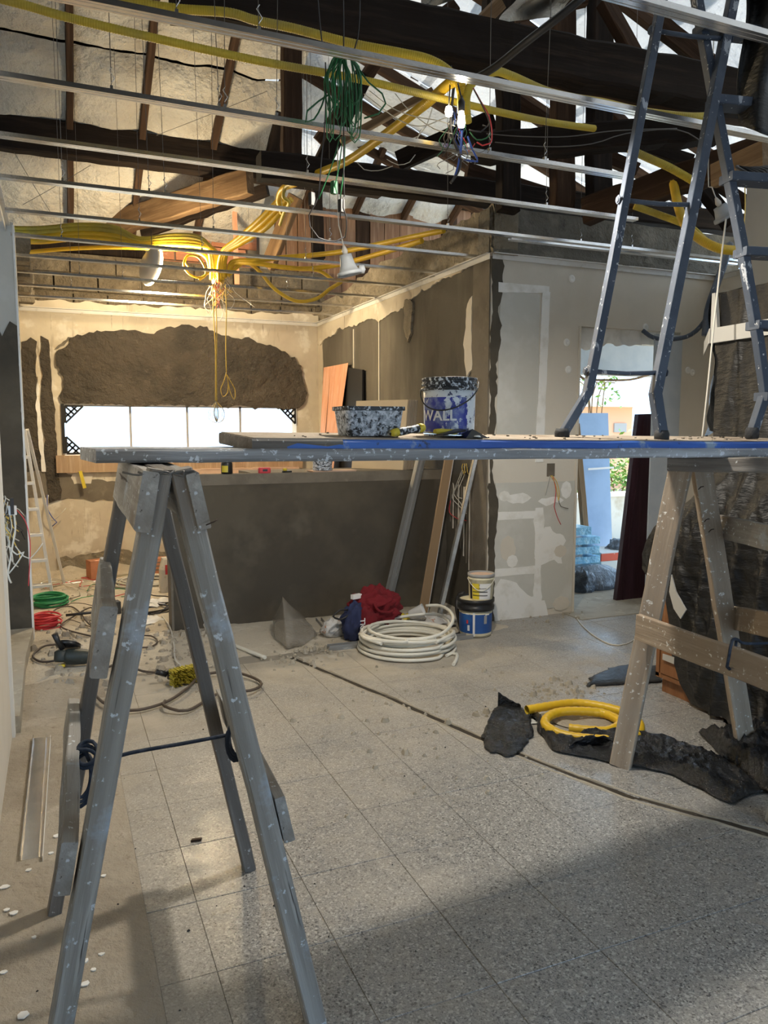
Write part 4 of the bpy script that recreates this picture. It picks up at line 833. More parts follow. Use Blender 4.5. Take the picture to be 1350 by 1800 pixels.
# ---- bare bulb among the wires
bp_ = P(811, 213, 2.96)
t = thing('bare_bulb', 'bright bare bulb hanging among yellow conduit ends and loose wires', 'lamp', bp_)
MB().lathe([(.006, .04), (.011, .028), (.014, .012), (.015, -.008), (.011, -.022), (.0, -.026)], bp_, 18, (0, 0, 1), True, False).build('glass', 'bulb_glow', t)
MB().lathe([(.012, .035), (.013, .07), (.006, .085)], bp_, 14).build('holder', 'black_plastic', t)
MB().tube(spline([bp_ + V(0, 0, .08), bp_ + V(.01, .05, .16), P(812, 175, 3.2), P(812, 165, 3.32)], .03), .003, 6).build('cord', 'wire_black', t)
ld = bpy.data.lights.new('bulb_light', 'SPOT'); ld.spot_size = R(172); ld.spot_blend = .35; ld.energy = 95; ld.color = (1.0, .915, .78); ld.shadow_soft_size = .055
lo_ = link(bpy.data.objects.new('bulb_light', ld)); lo_.parent = t; lo_.location = (-.02, -.06, -.05)
b2 = P(789, 196, 3.35)
t = thing('small_lamp', 'small frosted bulb just left of the brighter bare bulb', 'lamp', b2)
MB().lathe([(.0, .026), (.013, .018), (.017, 0), (.013, -.018), (0, -.024)], b2, 16, (0, 0, 1), False, False).build('glass', 'bulb_glow', t)
MB().tube([b2 + V(0, 0, .03), b2 + V(.02, .02, .2)], .003, 6).build('cord', 'wire_black', t)
t = hub_wires((806, 205), 3.45, 12, ['wire_black', 'wire_brown', 'wire_red', 'wire_blue', 'wire_white', 'wire_green', 'wire_brown'], 'wire_tangle', 'multicoloured wires with bared ends hanging below the bare bulb', (50, 100), 20, .0018)
for pts, m_, r_ in (([(798, 150, 3.45), (793, 200, 3.42), (795, 240, 3.42), (808, 275, 3.42), (806, 300, 3.42), (792, 322, 3.42)], 'wire_black', .0065), ([(812, 230, 3.42), (810, 262, 3.42), (806, 290, 3.42), (800, 310, 3.42)], 'wire_blue', .006), ([(822, 240, 3.42), (830, 262, 3.42), (840, 284, 3.42), (826, 283, 3.42), (815, 280, 3.42)], 'wire_blue', .0045), ([(832, 155, 3.3), (845, 178, 3.3), (860, 205, 3.3), (865, 235, 3.3), (862, 252, 3.3), (848, 256, 3.3), (838, 250, 3.3)], 'wire_red', .003), ([(826, 232, 3.42), (838, 246, 3.42), (855, 243, 3.42), (864, 235, 3.42)], 'wire_green', .003), ([(833, 158, 3.28), (850, 190, 3.28), (860, 215, 3.28), (857, 222, 3.28)], 'wire_brown', .003), ([(824, 228, 3.42), (845, 232, 3.42), (856, 222, 3.42), (848, 220, 3.42)], 'wire_black', .0035), ([(793, 235, 3.42), (780, 255, 3.42), (777, 264, 3.42), (786, 262, 3.42), (795, 245, 3.42)], 'wire_black', .002), ([(786, 262, 3.42), (777, 277, 3.42)], 'wire_black', .002)):
    MB().tube(spline(PX(pts), .02), r_, 6).build('wire', m_, t)
t = hub_wires((815, 268), 3.35, 6, ['wire_steel'], 'wire_tangle', 'pale bare wire ends knotted under the blue wires', (18, 45), 26, .0016)
# thin white wires looping to the left of the bulb
t = thing('loose_wires', 'thin pale wires looping between the bulb and the green wire bundle', 'wires', P(700, 240, 3.5))
for pts in ([(650, 160, 3.8), (690, 190, 3.7), (730, 205, 3.6), (770, 212, 3.5), (800, 222, 3.4)], [(640, 165, 3.8), (700, 210, 3.7), (740, 222, 3.6), (775, 210, 3.5), (790, 205, 3.4)], [(695, 165, 3.7), (720, 195, 3.7), (760, 225, 3.6), (795, 235, 3.4)], [(760, 190, 3.6), (750, 220, 3.6), (735, 240, 3.6), (729, 258, 3.6)], [(692, 248, 3.7), (715, 247, 3.7), (735, 240, 3.7), (740, 228, 3.7)], [(627, 285, 4.2), (640, 298, 4.2), (665, 300, 4.2), (690, 292, 4.1)], [(680, 280, 4), (700, 290, 4), (720, 285, 4), (730, 272, 4)]):
    MB().tube(spline(PX(pts), .03), .0023, 5).build('wire', 'wire_white', t)
t = thing('loose_wires', 'two thin grey wires sagging along the rough log on the right', 'wires', P(1000, 240, 4.2))
for pts in ([(855, 235, 4.2), (920, 240, 4.2), (1000, 240, 4.2), (1080, 230, 4.2), (1190, 226, 4.2)], [(870, 250, 4.2), (960, 258, 4.2), (1040, 253, 4.2), (1100, 235, 4.2), (1190, 228, 4.2), (1235, 250, 4.2)]):
    MB().tube(spline(PX(pts), .05), .003, 5).build('wire', 'wire_steel', t)
# ---- green wire bundle hanging from the channels
t = thing('wire_bundle', 'bundle of green wires hanging in long loops over the ceiling channels', 'wires', P(605, 160, 2.95))
gw = random.Random(4)
for k in range(24):
    x = 605 + gw.uniform(-26, 22); top = 85 + gw.uniform(0, 18); bot = 190 + gw.uniform(-10, 62); d = 2.95 + gw.uniform(-.06, .10); wd = gw.uniform(4, 13)
    MB().tube(spline(PX([(600 + gw.uniform(-10, 12), 92, d), (x - wd, top + 40, d), (x - wd + gw.uniform(-5, 5), (top + bot) / 2 + 20, d), (x - wd * .6, bot - 8, d), (x, bot, d), (x + wd * .7, bot - 10, d), (x + wd, (top + bot) / 2 + 10, d + .02), (x + wd * .6, top + 30, d + .02), (603 + gw.uniform(-12, 12), 90, d + .02)]), .03), .0024, 5).build('wire', 'wire_green' if k % 5 else 'wire_green_bright', t)
for pts in ([(580, 165, 2.95), (560, 178, 2.95), (540, 195, 2.95), (537, 215, 2.95), (552, 210, 2.95), (566, 185, 2.95), (572, 165, 2.95)], [(632, 122, 2.95), (648, 145, 2.95), (672, 165, 2.95), (678, 182, 2.95), (665, 200, 2.95), (640, 208, 2.95)]):
    MB().tube(spline(PX(pts), .03), .0034, 6).build('wire', 'wire_green', t)
MB().tube(spline(PX([(583, 92, 2.95), (596, 86, 2.9), (612, 86, 2.9), (625, 94, 2.95), (612, 100, 3.0), (592, 98, 3.0), (583, 92, 2.95)]), .02), .004, 6).build('tie', 'wire_green', t)
for pts, nm in (([(557, -20, 2.95), (562, 40, 2.95), (566, 75, 2.95), (575, 88, 2.95)], 'cord'), ([(603, -20, 2.95), (604, 60, 2.95), (604, 250, 3.0), (604, 300, 3.05), (605, 345, 3.1)], 'cord'), ([(632, -20, 2.95), (632, 30, 2.95), (628, 70, 2.95), (622, 90, 2.95)], 'cord'), ([(572, 110, 3.0), (573, 170, 3.0), (570, 230, 3.05), (564, 290, 3.1), (560, 345, 3.15), (553, 360, 3.15), (543, 378, 3.2), (545, 398, 3.2), (560, 418, 3.2), (590, 424, 3.25), (606, 416, 3.3)], 'cord')):
    MB().tube(spline(PX(pts), .04), .0028, 5).build(nm, 'wire_black', t)
for a, b in (((602, 240), (585, 340)), ((598, 240), (560, 350)), ((606, 240), (598, 345))):
    MB().tube(spline(PX([(a[0], a[1], 3.05), ((a[0] + b[0]) / 2 + 3, (a[1] + b[1]) / 2, 3.1), (b[0], b[1], 3.15)]), .04), .0026, 5).build('wire', 'wire_green', t)
for x, y, m_ in ((548, 350, 'wire_black'), (600, 362, 'wire_black'), (587, 330, 'wire_green')):
    MB().box(P(x, y, 3.15), (.02, .02, .05), .4).build('taped_joint', m_, t)
MB().tube(spline(PX([(604, 345, 3.1), (603, 365, 3.12), (608, 380, 3.15), (609, 400, 3.2), (606, 418, 3.25)]), .02), .003, 5).build('cord', 'wire_black', t)
# ---- grey funnel lampshades
def funnel(c, r0, r1, h, ax, label, up=.45):
    t = thing('lampshade', label, 'lampshade', c); a = Vector(ax).normalized()
    MB().lathe([(r0, h), (r0 * 1.05, h * .8), (r0 * 1.25, h * .5), (r1 * .82, h * .18), (r1 * .95, .02), (r1, .012), (r1, 0), (r1 * .93, .002), (r0 * 1.15, h * .5), (r0 * .9, h * .9)], c, 28, a, True, False).build('shade', 'grey_plastic', t)
    MB().lathe([(.012, h), (.016, h + .02), (.006, h + .05)], c, 12, a).build('socket', 'white_plastic', t)
    u = a.orthogonal().normalized()
    MB().lathe([(.0, -.02), (.022, -.012), (.022, .012), (0, .02)], c + u * r1 * 0 + CR * r1 * .95 + V(0, 0, .03), 12, CR).build('clamp_knob', 'grey_plastic', t)
    MB().tube(spline([c + a * (h + .04), c + a * (h + .09) + V(-.005, 0, .02), c + a * (h + .10) + V(-.01, .02, .10), c + a * (h + .10) + V(-.01, .02, up)], .03), .003, 6).build('cord', 'wire_white', t)
    return t
fs_ = AY(615, 484, 3.88)
funnel(fs_, .032, .066, .105, (-.22, .0, .95), 'grey funnel lampshade hanging on a cord in front of the boarded gable')
funnel(P(1276, 384, 4.2), .035, .062, .075, (-.55, .1, .85), 'pale funnel lampshade behind the ladder rung at the upper right', .9)
MB_ = MB().tube([fs_ + V(-.045, .02, .28), V(fs_.x - .045, 3.88, CZ + .01)], .003, 5); tag(MB_.build('lamp_cord', 'wire_black'), 'thin cord from which the grey funnel lampshade hangs', 'cord')
# ---- dark cable duct slanting at the top, torn sheet, loose ends
cable('cable', PX([(832, 140, 3.3), (870, 118, 3.2), (930, 70, 3.0), (985, 28, 2.9), (1030, -10, 2.85)]), .0155, 'wire_black', 'thick dark hose slanting up from the bulb to the top edge', 'hose')
def sheet(u, v):
    x = 905 + u * 95 + 12 * math.sin(v * 5); y = -30 + v * 70 - u * 12; d = 4.4 + .1 * math.sin(u * 9 + v * 4) + .05 * math.sin(v * 11)
    return P(x - v * 18 * (1 - u), y, d)
o = tag(MB().grid(sheet, 18, 14).build('torn_sheet', 'sarking'), 'torn pale sheet hanging over the tie beam at the top', 'sheet')
def sheet2(u, v):
    x = 740 + u * 90; y = -25 + v * 45 * (1 - u * .7); return P(x, y, 4.3 + .08 * math.sin(u * 7 + v * 5))
tag(MB().grid(sheet2, 14, 10).build('torn_sheet', 'sarking'), 'smaller pale sheet hanging at the top edge left of the post', 'sheet')
# thick blue hose behind the ladder on the front wall
cable('hose', [AY(1130, 581, 4.93), AY(1150, 594, 4.86), AY(1185, 596, 4.8), AY(1215, 588, 4.75), AY(1238, 565, 4.7), AY(1247, 540, 4.7)], .018, 'navy', 'thick dark blue hose looping out of the top of the doorway', 'hose')
cable('hose', PX([(1240, 590, 5.0), (1245, 545, 5.0), (1258, 505, 5.05), (1273, 462, 5.3), (1283, 430, 5.5)]), .025, 'navy', 'dark blue tube rising behind the sheeted furniture to the ceiling', 'hose')
cable('string', PX([(1276, 385, 3.6), (1266, 470, 3.6), (1256, 560, 3.6), (1244, 680, 3.6), (1234, 772, 3.6)]), .0042, 'wire_white', 'long white cord hanging from the lampshade in front of the sheeted furniture', 'cord')
cable('wire', PX([(1308, 285, 4.12), (1310, 360, 4.0), (1308, 400, 3.9), (1312, 440, 3.9), (1320, 462, 3.9)]), .003, 'wire_yellow', 'short orange wire dangling beside the cream pier', 'wire')
# ================================================================== LEFT TRESTLE
def leg(t, p0, p1, w, h, m, side=(1, 0, 0), rough=.002): return timber('leg', p0, p1, w, h, m, t, side, rough)
yn, yf = 1.665, 2.40
t = thing('trestle', 'tall weathered grey wooden trestle in the left foreground, under the near end of the plank', 'trestle', (.23, 2.05, 0), 'wooden trestles')
ntl = AY(281, 830, yn); ntr = AY(314, 830, yn)
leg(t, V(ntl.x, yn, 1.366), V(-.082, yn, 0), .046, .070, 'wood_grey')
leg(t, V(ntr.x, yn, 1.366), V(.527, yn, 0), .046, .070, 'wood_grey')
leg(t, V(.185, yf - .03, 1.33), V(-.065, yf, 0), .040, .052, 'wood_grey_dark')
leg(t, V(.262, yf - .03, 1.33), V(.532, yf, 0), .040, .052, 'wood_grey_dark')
ll = V(-.244, 0, -1.352).normalized(); lr = V(.272, 0, -1.352).normalized()
def brace(nm, a, b, hgt, th, dirv, m='wood_grey'): return timber(nm, a, b, hgt, th, m, t, dirv, .002)
ca = AY(257, 862, yn - .04); cb_ = AY(347, 866, yn - .04)
brace('top_cleat', V(ca.x, yn - .045, 1.302), V(ca.x + .012, yf + .02, 1.306), .124, .034, ll)
brace('top_cleat', V(cb_.x, yn - .045, 1.300), V(cb_.x - .004, yf + .0, 1.306), .120, .028, lr)
a = AY(196, 1128, yn - .02); b = AY(192, 1022, yf + .05); brace('side_brace', V(a.x - .016, a.y, a.z), V(b.x - .022, b.y, b.z), .150, .034, ll)
a = AY(128, 1525, yn - .02); b = AY(140, 1258, yf + .05); brace('side_brace', V(a.x - .012, a.y, a.z), V(b.x - .022, b.y, b.z), .118, .032, ll)
a = AY(497, 1442, yn - .02); b = AY(388, 1240, yf + .05); brace('side_brace', V(a.x + .006, a.y, a.z), V(b.x + .008, b.y, b.z), .115, .026, lr)
timber('ridge_block', V(.217, yn - .01, 1.34), V(.217, yf, 1.34), .05, .045, 'wood_grey_dark', t, (0, 0, 1))
wt = MB()
for k in range(5): wt.tube(spline([V(.12 + .03 * k, yn - .036, 1.364), V(.15 + .03 * k, yn - .044, 1.358 - .006 * (k % 2)), V(.18 + .02 * k, yn - .04, 1.364), V(.215, yn - .038, 1.360)], .01), .0022, 5)
wt.build('binding_wire', 'wire_steel', t)
MB().tube([V(cb_.x + .036, yn - .06, 1.262), V(cb_.x + .028, yn - .064, 1.258), V(cb_.x + .012, yn - .064, 1.252)], .0015, 5).build('nail', 'rust', t)
# rope between the two side braces
r0 = AY(150, 1340, 2.12); r1 = AY(400, 1292, 2.12); tr = thing('tie_rope', 'dark blue cord stretched between the legs of the left trestle, knotted at both ends', 'rope', (r0.x, r0.y, r0.z))
MB().tube(spline([r0 + V(.02, -.02, 0), r0 + (r1 - r0) * .3 + V(0, 0, .002), r0 + (r1 - r0) * .7, r1], .02), .0055, 7).build('cord', 'rope', tr)
def loops(c, rx, rz, n, dirx):
    for k in range(n):
        ph = k * .8; pts = [c + V(rx * math.cos(q) + .004 * k, (.022 + .004 * k) * math.sin(q) - .015, rz * math.sin(q + ph * .2) + dirx * .01 * k) for q in [2 * math.pi * i / 14 for i in range(14)]]
        MB().tube(spline(pts, .01, True), .0055, 6, True).build('knot_loop', 'rope', tr)
loops(r0 + V(-.018, -.02, -.012), .030, .058, 3, -1); loops(r0 + V(.0, -.02, .03), .026, .022, 2, 1); loops(r1 + V(.012, -.01, -.02), .020, .040, 3, 1)
MB().tube(spline([r1, r1 + V(.012, -.02, .03), r1 + V(.026, -.03, .034)], .01), .005, 6).build('cord_end', 'rope', tr)
MB().tube(spline([r0 + V(-.02, -.03, .05), r0 + V(.015, -.04, .045), r0 + V(.045, -.05, .01)], .01), .005, 6).build('cord_end', 'rope', tr)

# ================================================================== RIGHT TRESTLE
t2 = thing('trestle', 'tan paint-splashed wooden trestle on the right, in front of the black sheeting', 'trestle', (2.45, 2.5, 0), 'wooden trestles')
f1 = AZ(1090, 1347); f2 = AZ(1312, 1322)
tp1 = P(1196, 822, 3.12); tp2 = P(1232, 818, 3.16)
sd = (f2 - f1); sd.z = 0; sd.normalize(); axd = Vector((sd.y, -sd.x, 0))       # axis of the trestle, towards the camera side
timber('leg', tp1, f1, .088, .034, 'wood_tan', t2, (.5, -.86, 0), .002)
timber('leg', tp2, f2, .085, .034, 'wood_tan', t2, sd, .002)
off = Vector((.20, -.58, 0))
timber('leg', tp1 + off + V(0, 0, 0), f1 + off * 1.05, .075, .034, 'wood_grey', t2, sd, .002)
timber('leg', tp2 + off, f2 + off * 1.05, .075, .034, 'wood_grey', t2, sd, .002)
c1 = P(1184, 813, 3.06); timber('top_rail', c1 + V(0, 0, -.005), c1 + off * 1.35 + V(0, 0, .006), .055, .10, 'wood_grey_dark', t2, (0, 0, 1), .002)
timber('top_cheek', P(1178, 812, 3.03), P(1206, 813, 3.06), .05, .03, 'wood_tan', t2, (0, 0, 1), .001)
def br2(px0, d0, px1, d1, w, m): timber('side_brace', P(px0[0], px0[1], d0), P(px1[0], px1[1], d1), w, .026, m, t2, (0, 0, 1), .002)
br2((1122, 1102), 3.20, (1420, 1212), 2.45, .108, 'wood_tan')
br2((1262, 924), 3.30, (1420, 962), 2.7, .098, 'wood_grey')
br2((1284, 1085), 3.38, (1430, 1112), 2.75, .10, 'wood_tan')
tr = thing('tie_rope', 'blue cord looped around the low brace of the right trestle', 'rope', P(1285, 1150, 2.72))
MB().tube(spline([P(1278, 1172, 2.70), P(1282, 1150, 2.68), P(1287, 1126, 2.69), P(1296, 1124, 2.74), P(1310, 1131, 2.80), P(1360, 1130, 2.85)], .02), .0055, 7).build('cord', 'rope', tr)
MB().tube(spline([P(1278, 1172, 2.70), P(1282, 1176, 2.73), P(1290, 1165, 2.80), P(1294, 1126, 2.82)], .02), .0055, 7).build('cord', 'rope', tr)
for q, (x, y) in enumerate(((1185, 813), (1238, 917), (1246, 935), (1228, 860))): tag(MB().tube([P(x, y, 3.03), P(x + 4, y - 4, 3.0), P(x + 9, y - 5, 3.0)], .0025, 5).build('bent_nail', 'rust', t2), None)

# ================================================================== PLANKS
A0 = P(145, 801, 1.80); A1 = P(1430, 795, 3.12); A0.z = 1.387; A1.z = 1.356
ud = (A1 - A0).normalized(); pd = Vector((-ud.y, ud.x, 0)).normalized()
def plank(nm, s0, s1, w, h, dz, back, mat, label, tilt=0.):
    p0 = A0 + ud * s0 + pd * (back + w / 2) + V(0, 0, dz); p1 = A0 + ud * s1 + pd * (back + w / 2) + V(0, 0, dz)
    return tag(timber(nm, p0, p1, w, h, mat, None, pd + V(0, 0, tilt), .0012, cham=.006), label, 'plank', 'scaffold planks'), p0, p1
plank('scaffold_plank', .03, 2.78, .29, .034, 0, 0, 'wood_plank_grey', 'long grey paint-spotted plank spanning the two trestles, lowest one')
LEN = (A1 - A0).length
sb = .42
bp, q0, q1 = plank('scaffold_plank', sb, 2.78, .30, .030, .0345, .012, 'paint_blue', 'blue-painted plank on top, carrying the bucket and the ladder', .05)
top = timber('dusty_top', A0 + ud * (sb + .004) + pd * .163 + V(0, 0, .0508), A0 + ud * 2.775 + pd * .163 + V(0, 0, .0508), .292, .004, 'wood_plank_dust', None, pd + V(0, 0, .05), .0, cham=.001)
top.parent = bp; top.matrix_parent_inverse = Matrix.Identity(4); top.matrix_basis = bp.matrix_basis.inverted() @ top.matrix_basis
we = timber('worn_end', A0 + ud * (sb - .002) + pd * .163 + V(0, 0, .0345), A0 + ud * (sb + .26) + pd * .163 + V(0, 0, .0345), .303, .032, 'wood_grey_dark', None, pd + V(0, 0, .05), .0, cham=.006)
we.parent = bp; we.matrix_basis = bp.matrix_basis.inverted() @ we.matrix_basis
def PZ(px, back): # point on the blue plank below a photo column, `back` metres behind its front edge
    lo, hi = 0., 3.2
    for _i in range(40):
        m_ = (lo + hi) / 2; q = A0 + ud * m_ + pd * back - C0; xx = 675 + F_PX * q.dot(CR) / q.dot(CF)
        if xx < px: lo = m_
        else: hi = m_
    v = A0 + ud * lo + pd * back; v.z += .0535 + .05 * (back - .163); return v

# ================================================================== THINGS ON THE PLANK
# bucket
bc = PZ(789, .155); br_, bh = .083, .183
t = thing('bucket', 'blue and white paint-spattered bucket standing on the blue plank', 'bucket', bc)
def ang(px):  # direction on the bucket that faces the camera, then turned
    return math.atan2((C0 - bc).y, (C0 - bc).x) + px
af = ang(0)
MB().lathe([(br_ * .955, 0), (br_ * .96, .004), (br_, bh * .78), (br_ * .96, bh * .80), (br_ * .90, bh * .80), (br_ * .88, .01)], bc, 40, cap1=False).build('body', 'bucket_white', t)
MB().lathe([(br_ * .958 + .0006, .006), (br_ * .99 + .0012, bh * .66)], bc, 26, (0, 0, 1), False, False, af - 1.25, af + .75).build('label_print', 'bucket_blue', t); lab_ = [c_ for c_ in t.children if c_.name.startswith('label_print')][-1]
MB().lathe([(br_ * 1.0, bh * .78), (br_ * 1.085, bh * .785), (br_ * 1.09, bh * .83), (br_ * 1.03, bh * .835), (br_ * 1.03, bh * .87), (br_ * 1.07, bh * .875), (br_ * 1.07, bh * .905), (br_ * 1.035, bh * .91), (br_ * 1.035, bh * .945), (br_ * 1.06, bh * .95), (br_ * 1.06, bh * .995), (br_ * 1.0, bh), (br_ * .95, bh * .99), (br_ * .95, bh * .8)], bc, 40, cap0=False, cap1=False).build('rim', 'bucket_rim', t)
MB().lathe([(0, bh * .72), (br_ * .93, bh * .72)], bc, 30, cap0=False, cap1=False).build('filling', 'putty', t)
hl = []
for i in range(22):
    q = math.pi * i / 21; a_ = af - 1.5 + 3.0 * i / 21
    hl.append(bc + V(math.cos(a_), math.sin(a_), 0) * (br_ * 1.10 + .012 * math.sin(q)) + V(0, 0, bh * (.80 + .14 * (i / 21)) - .085 * math.sin(q) * (1.15 - .5 * i / 21)))
MB().tube(spline(hl, .01), .0022, 6).build('handle', 'steel_dark', t)
# lettering
def text_on(parent, body, size, mat, name, fn):
    cu = bpy.data.curves.new(name, 'FONT'); cu.body = body; cu.size = size; cu.align_x = 'CENTER'; cu.fill_mode = 'FRONT'; cu.offset = size * .02
    ob = bpy.data.objects.new(name + '_src', cu); link(ob); bpy.context.view_layer.update()
    me = bpy.data.meshes.new_from_object(ob); bpy.data.objects.remove(ob); bpy.data.curves.remove(cu)
    bm = bmesh.new(); bm.from_mesh(me); bmesh.ops.subdivide_edges(bm, edges=[e for e in bm.edges if e.calc_length() > size * .2], cuts=2); bmesh.ops.triangulate(bm, faces=bm.faces)
    base = world_base(parent)
    for v in bm.verts: v.co = fn(v.co.x, v.co.y) - base
    bm.to_mesh(me); bm.free(); me.name = name; me.materials.clear(); me.materials.append(MT[mat])
    o = link(bpy.data.objects.new(name, me)); o.parent = parent; return o
def on_cyl(c, r, a0, z0, lean=0.): return lambda x, y: c + V(math.cos(a0 + x / r), math.sin(a0 + x / r), 0) * (r + lean * y) + V(0, 0, z0 + y)
text_on(lab_, 'WALL', .046, 'label_white', 'lettering', on_cyl(bc, br_ * .985 + .0022, af - .46, bh * .27))
# black mixing tub
tc_ = PZ(648, .13); t = thing('mixing_tub', 'black rectangular tub caked with white plaster, on the plank left of the bucket', 'tub', tc_)
def rrect(w, d, r, n=6):
    pts = []
    for cx, cy, a0 in ((w / 2 - r, d / 2 - r, 0), (-w / 2 + r, d / 2 - r, 90), (-w / 2 + r, -d / 2 + r, 180), (w / 2 - r, -d / 2 + r, 270)):
        for i in range(n + 1): a_ = R(a0 + 90 * i / n); pts.append((cx + r * math.cos(a_), cy + r * math.sin(a_)))
    return pts
def loft(rings, c, rz=0., cap0=True, cap1=True):
    mb = MB(); n = len(rings[0][0]); m_ = Matrix.Rotation(rz, 3, 'Z')
    vs_ = [Vector(c) + m_ @ V(x, y, z) for pts, z in rings for x, y in pts]
    fs = [(k * n + i, k * n + (i + 1) % n, (k + 1) * n + (i + 1) % n, (k + 1) * n + i) for k in range(len(rings) - 1) for i in range(n)]
    if cap0: fs.append(tuple(range(n - 1, -1, -1)))
    if cap1: fs.append(tuple((len(rings) - 1) * n + i for i in range(n)))
    return mb.add(vs_, fs, False)
pa = math.atan2(ud.y, ud.x)
loft([(rrect(.162, .105, .02), 0), (rrect(.166, .108, .02), .004), (rrect(.184, .126, .022), .076), (rrect(.176, .118, .02), .076), (rrect(.150, .096, .018), .012)], tc_, pa - .12).build('body', 'tub', t)
loft([(rrect(.186, .128, .022), .074), (rrect(.196, .138, .026), .075), (rrect(.196, .138, .026), .086), (rrect(.178, .120, .02), .086), (rrect(.176, .118, .02), .075)], tc_, pa - .12, False, False).build('rim', 'bucket_rim', t)
loft([(rrect(.170, .112, .02), .05), (rrect(.05, .04, .01), .062)], tc_, pa - .12, False, True).build('filling', 'putty', t)
# tools on the plank
def along(a, b, prof, mb, n=10):
    a = Vector(a); b = Vector(b); d = (b - a); L_ = d.length; return mb.lathe([(r_, h_ * L_) for r_, h_ in prof], a, n, d.normalized())
a = PZ(686, .055) + V(0, 0, .012); b = PZ(744, .065) + V(0, 0, .030)
t = thing('putty_knife', 'putty knife with fat yellow and grey handle lying in front of the bucket', 'tool', PZ(700, .06))
along(a, b, [(.006, 0), (.011, .08), (.0125, .3), (.011, .6), (.013, .9), (.009, 1)], MB()).build('handle', 'bucket_rim', t)
along(a, a + (b - a) * .22, [(.0065, 0), (.0115, .4), (.0128, 1)], MB()).build('handle_end', 'yellow_plastic', t); along(a + (b - a) * .84, b + (b - a) * .02, [(.0135, 0), (.014, .6), (.010, 1)], MB()).build('handle_collar', 'yellow_plastic', t)
c = PZ(815, .085); mb = MB(); mb.prism([b + V(0, 0, -.018), b + V(0, 0, -.012), c + V(0, 0, .004) + pd * .03, c + V(0, 0, .004) - pd * .03], .0015, (0, 0, 1)); fix_normals(mb.build('blade', 'zinc', t))
a = PZ(772, .05) + V(0, 0, .006); b = PZ(812, .06) + V(0, 0, .020)
t = thing('trowel', 'black plastering trowel with yellow handle end leaning in front of the bucket', 'tool', PZ(790, .055))
fix_normals(MB().prism([a + pd * -.02, b + pd * -.02, b + pd * .03 + V(0, 0, .004), a + pd * .03], .006, (0, 0, 1)).build('blade', 'black_plastic', t))
along(PZ(764, .07) + V(0, 0, .018), PZ(806, .085) + V(0, 0, .016), [(.008, 0), (.010, .2), (.009, .8), (.006, 1)], MB()).build('handle', 'yellow_plastic', t)
cc = PZ(826, .06); t = thing('corner_trowel', 'black angled corner trowel with a white plaster blob, right of the bucket', 'tool', cc)
fix_normals(MB().add([cc + ud * -.035 + pd * -.03, cc + ud * .05 + pd * -.03, cc + ud * .05 + pd * .04, cc + ud * -.035 + pd * .04, cc + ud * .0 + pd * -.012 + V(0, 0, .028), cc + ud * .024 + pd * .01 + V(0, 0, .024)], [(0, 1, 4), (1, 5, 4), (1, 2, 5), (2, 3, 5), (3, 0, 4), (3, 4, 5), (0, 3, 2, 1)]).build('plate', 'black_plastic', t))
MB().lathe([(0, .006), (.008, .005), (.012, 0)], cc + ud * .004 + pd * -.032 + V(0, 0, .003), 10, cap0=False).build('plaster_blob', 'putty', t)
cr = MB(); rr = random.Random(8)
for k in range(70):
    q = A0 + ud * rr.uniform(.55, 2.7) + pd * rr.uniform(.02, .28); q.z += .053 + .05 * ((q - A0).dot(pd) - .163); s_ = rr.uniform(.0015, .005); cr.box(q + V(0, 0, s_ * .4), (s_ * 2, s_ * 1.5, s_), rr.uniform(0, 3))
tag(cr.build('plaster_crumbs', 'cement_pier'), 'loose plaster crumbs scattered on the blue plank', 'crumbs', kind='stuff')

# ================================================================== STEP LADDER ON THE PLANK
def onz_near(px, py, d): return P(px, py, d)
R1 = [P(988, 765, 2.72), P(1033, 690, 2.73), P(1076, 470, 2.79), P(1105, 310, 2.83), P(1160, 20, 2.88), P(1195, -160, 2.90)]
R2 = [P(1163, 768, 2.79), P(1152, 692, 2.79), P(1196, 470, 2.85), P(1228, 310, 2.89), P(1284, 20, 2.94), P(1319, -160, 2.96)]
R3 = [P(1322, 762, 3.10), P(1345, 690, 3.10), P(1333, 600, 3.07), P(1302, 420, 3.02), P(1264, 220, 2.97), P(1225, 0, 2.93), P(1195, -160, 2.90)]
dv = R2[-1] - R1[-1]; dvf = R2[0] - R1[0]
R4 = [p + dvf * (1 - k / 6) + dv * (k / 6) for k, p in enumerate(R3)]
lad = thing('step_ladder', 'navy-painted steel step ladder spattered with plaster, standing on the blue plank', 'ladder', (R1[0] + R2[0]) / 2)
def rail(pts, w, h, side):
    for k in range(len(pts) - 1):
        pass
    bm_ = MB(); n = 4; up_ = None
    frames = []
    for k, p in enumerate(pts):
        tdir = (pts[min(k + 1, len(pts) - 1)] - pts[max(k - 1, 0)]).normalized(); s_ = Vector(side); s_ = (s_ - tdir * s_.dot(tdir)).normalized(); o_ = tdir.cross(s_)
        c_ = .12; ring = [(1 - c_, -1), (1, -1 + c_), (1, 1 - c_), (1 - c_, 1), (-1 + c_, 1), (-1, 1 - c_), (-1, -1 + c_), (-1 + c_, -1)]
        frames.append([p + s_ * (a_ * w / 2) + o_ * (b_ * h / 2) for a_, b_ in ring])
    vs_ = [v for f in frames for v in f]; m_ = len(frames)
    fs = [(k * 8 + i, k * 8 + (i + 1) % 8, k * 8 + 8 + (i + 1) % 8, k * 8 + 8 + i) for k in range(m_ - 1) for i in range(8)] + [tuple(range(7, -1, -1)), tuple((m_ - 1) * 8 + i for i in range(8))]
    return fix_normals(bm_.add(vs_, fs).build('rail', 'navy', lad))
sdl = (R2[0] - R1[0]).normalized()
rail(R1, .030, .036, sdl); rail(R2, .036, .040, sdl); rail(R3, .032, .038, sdl); rail(R4, .034, .040, sdl)
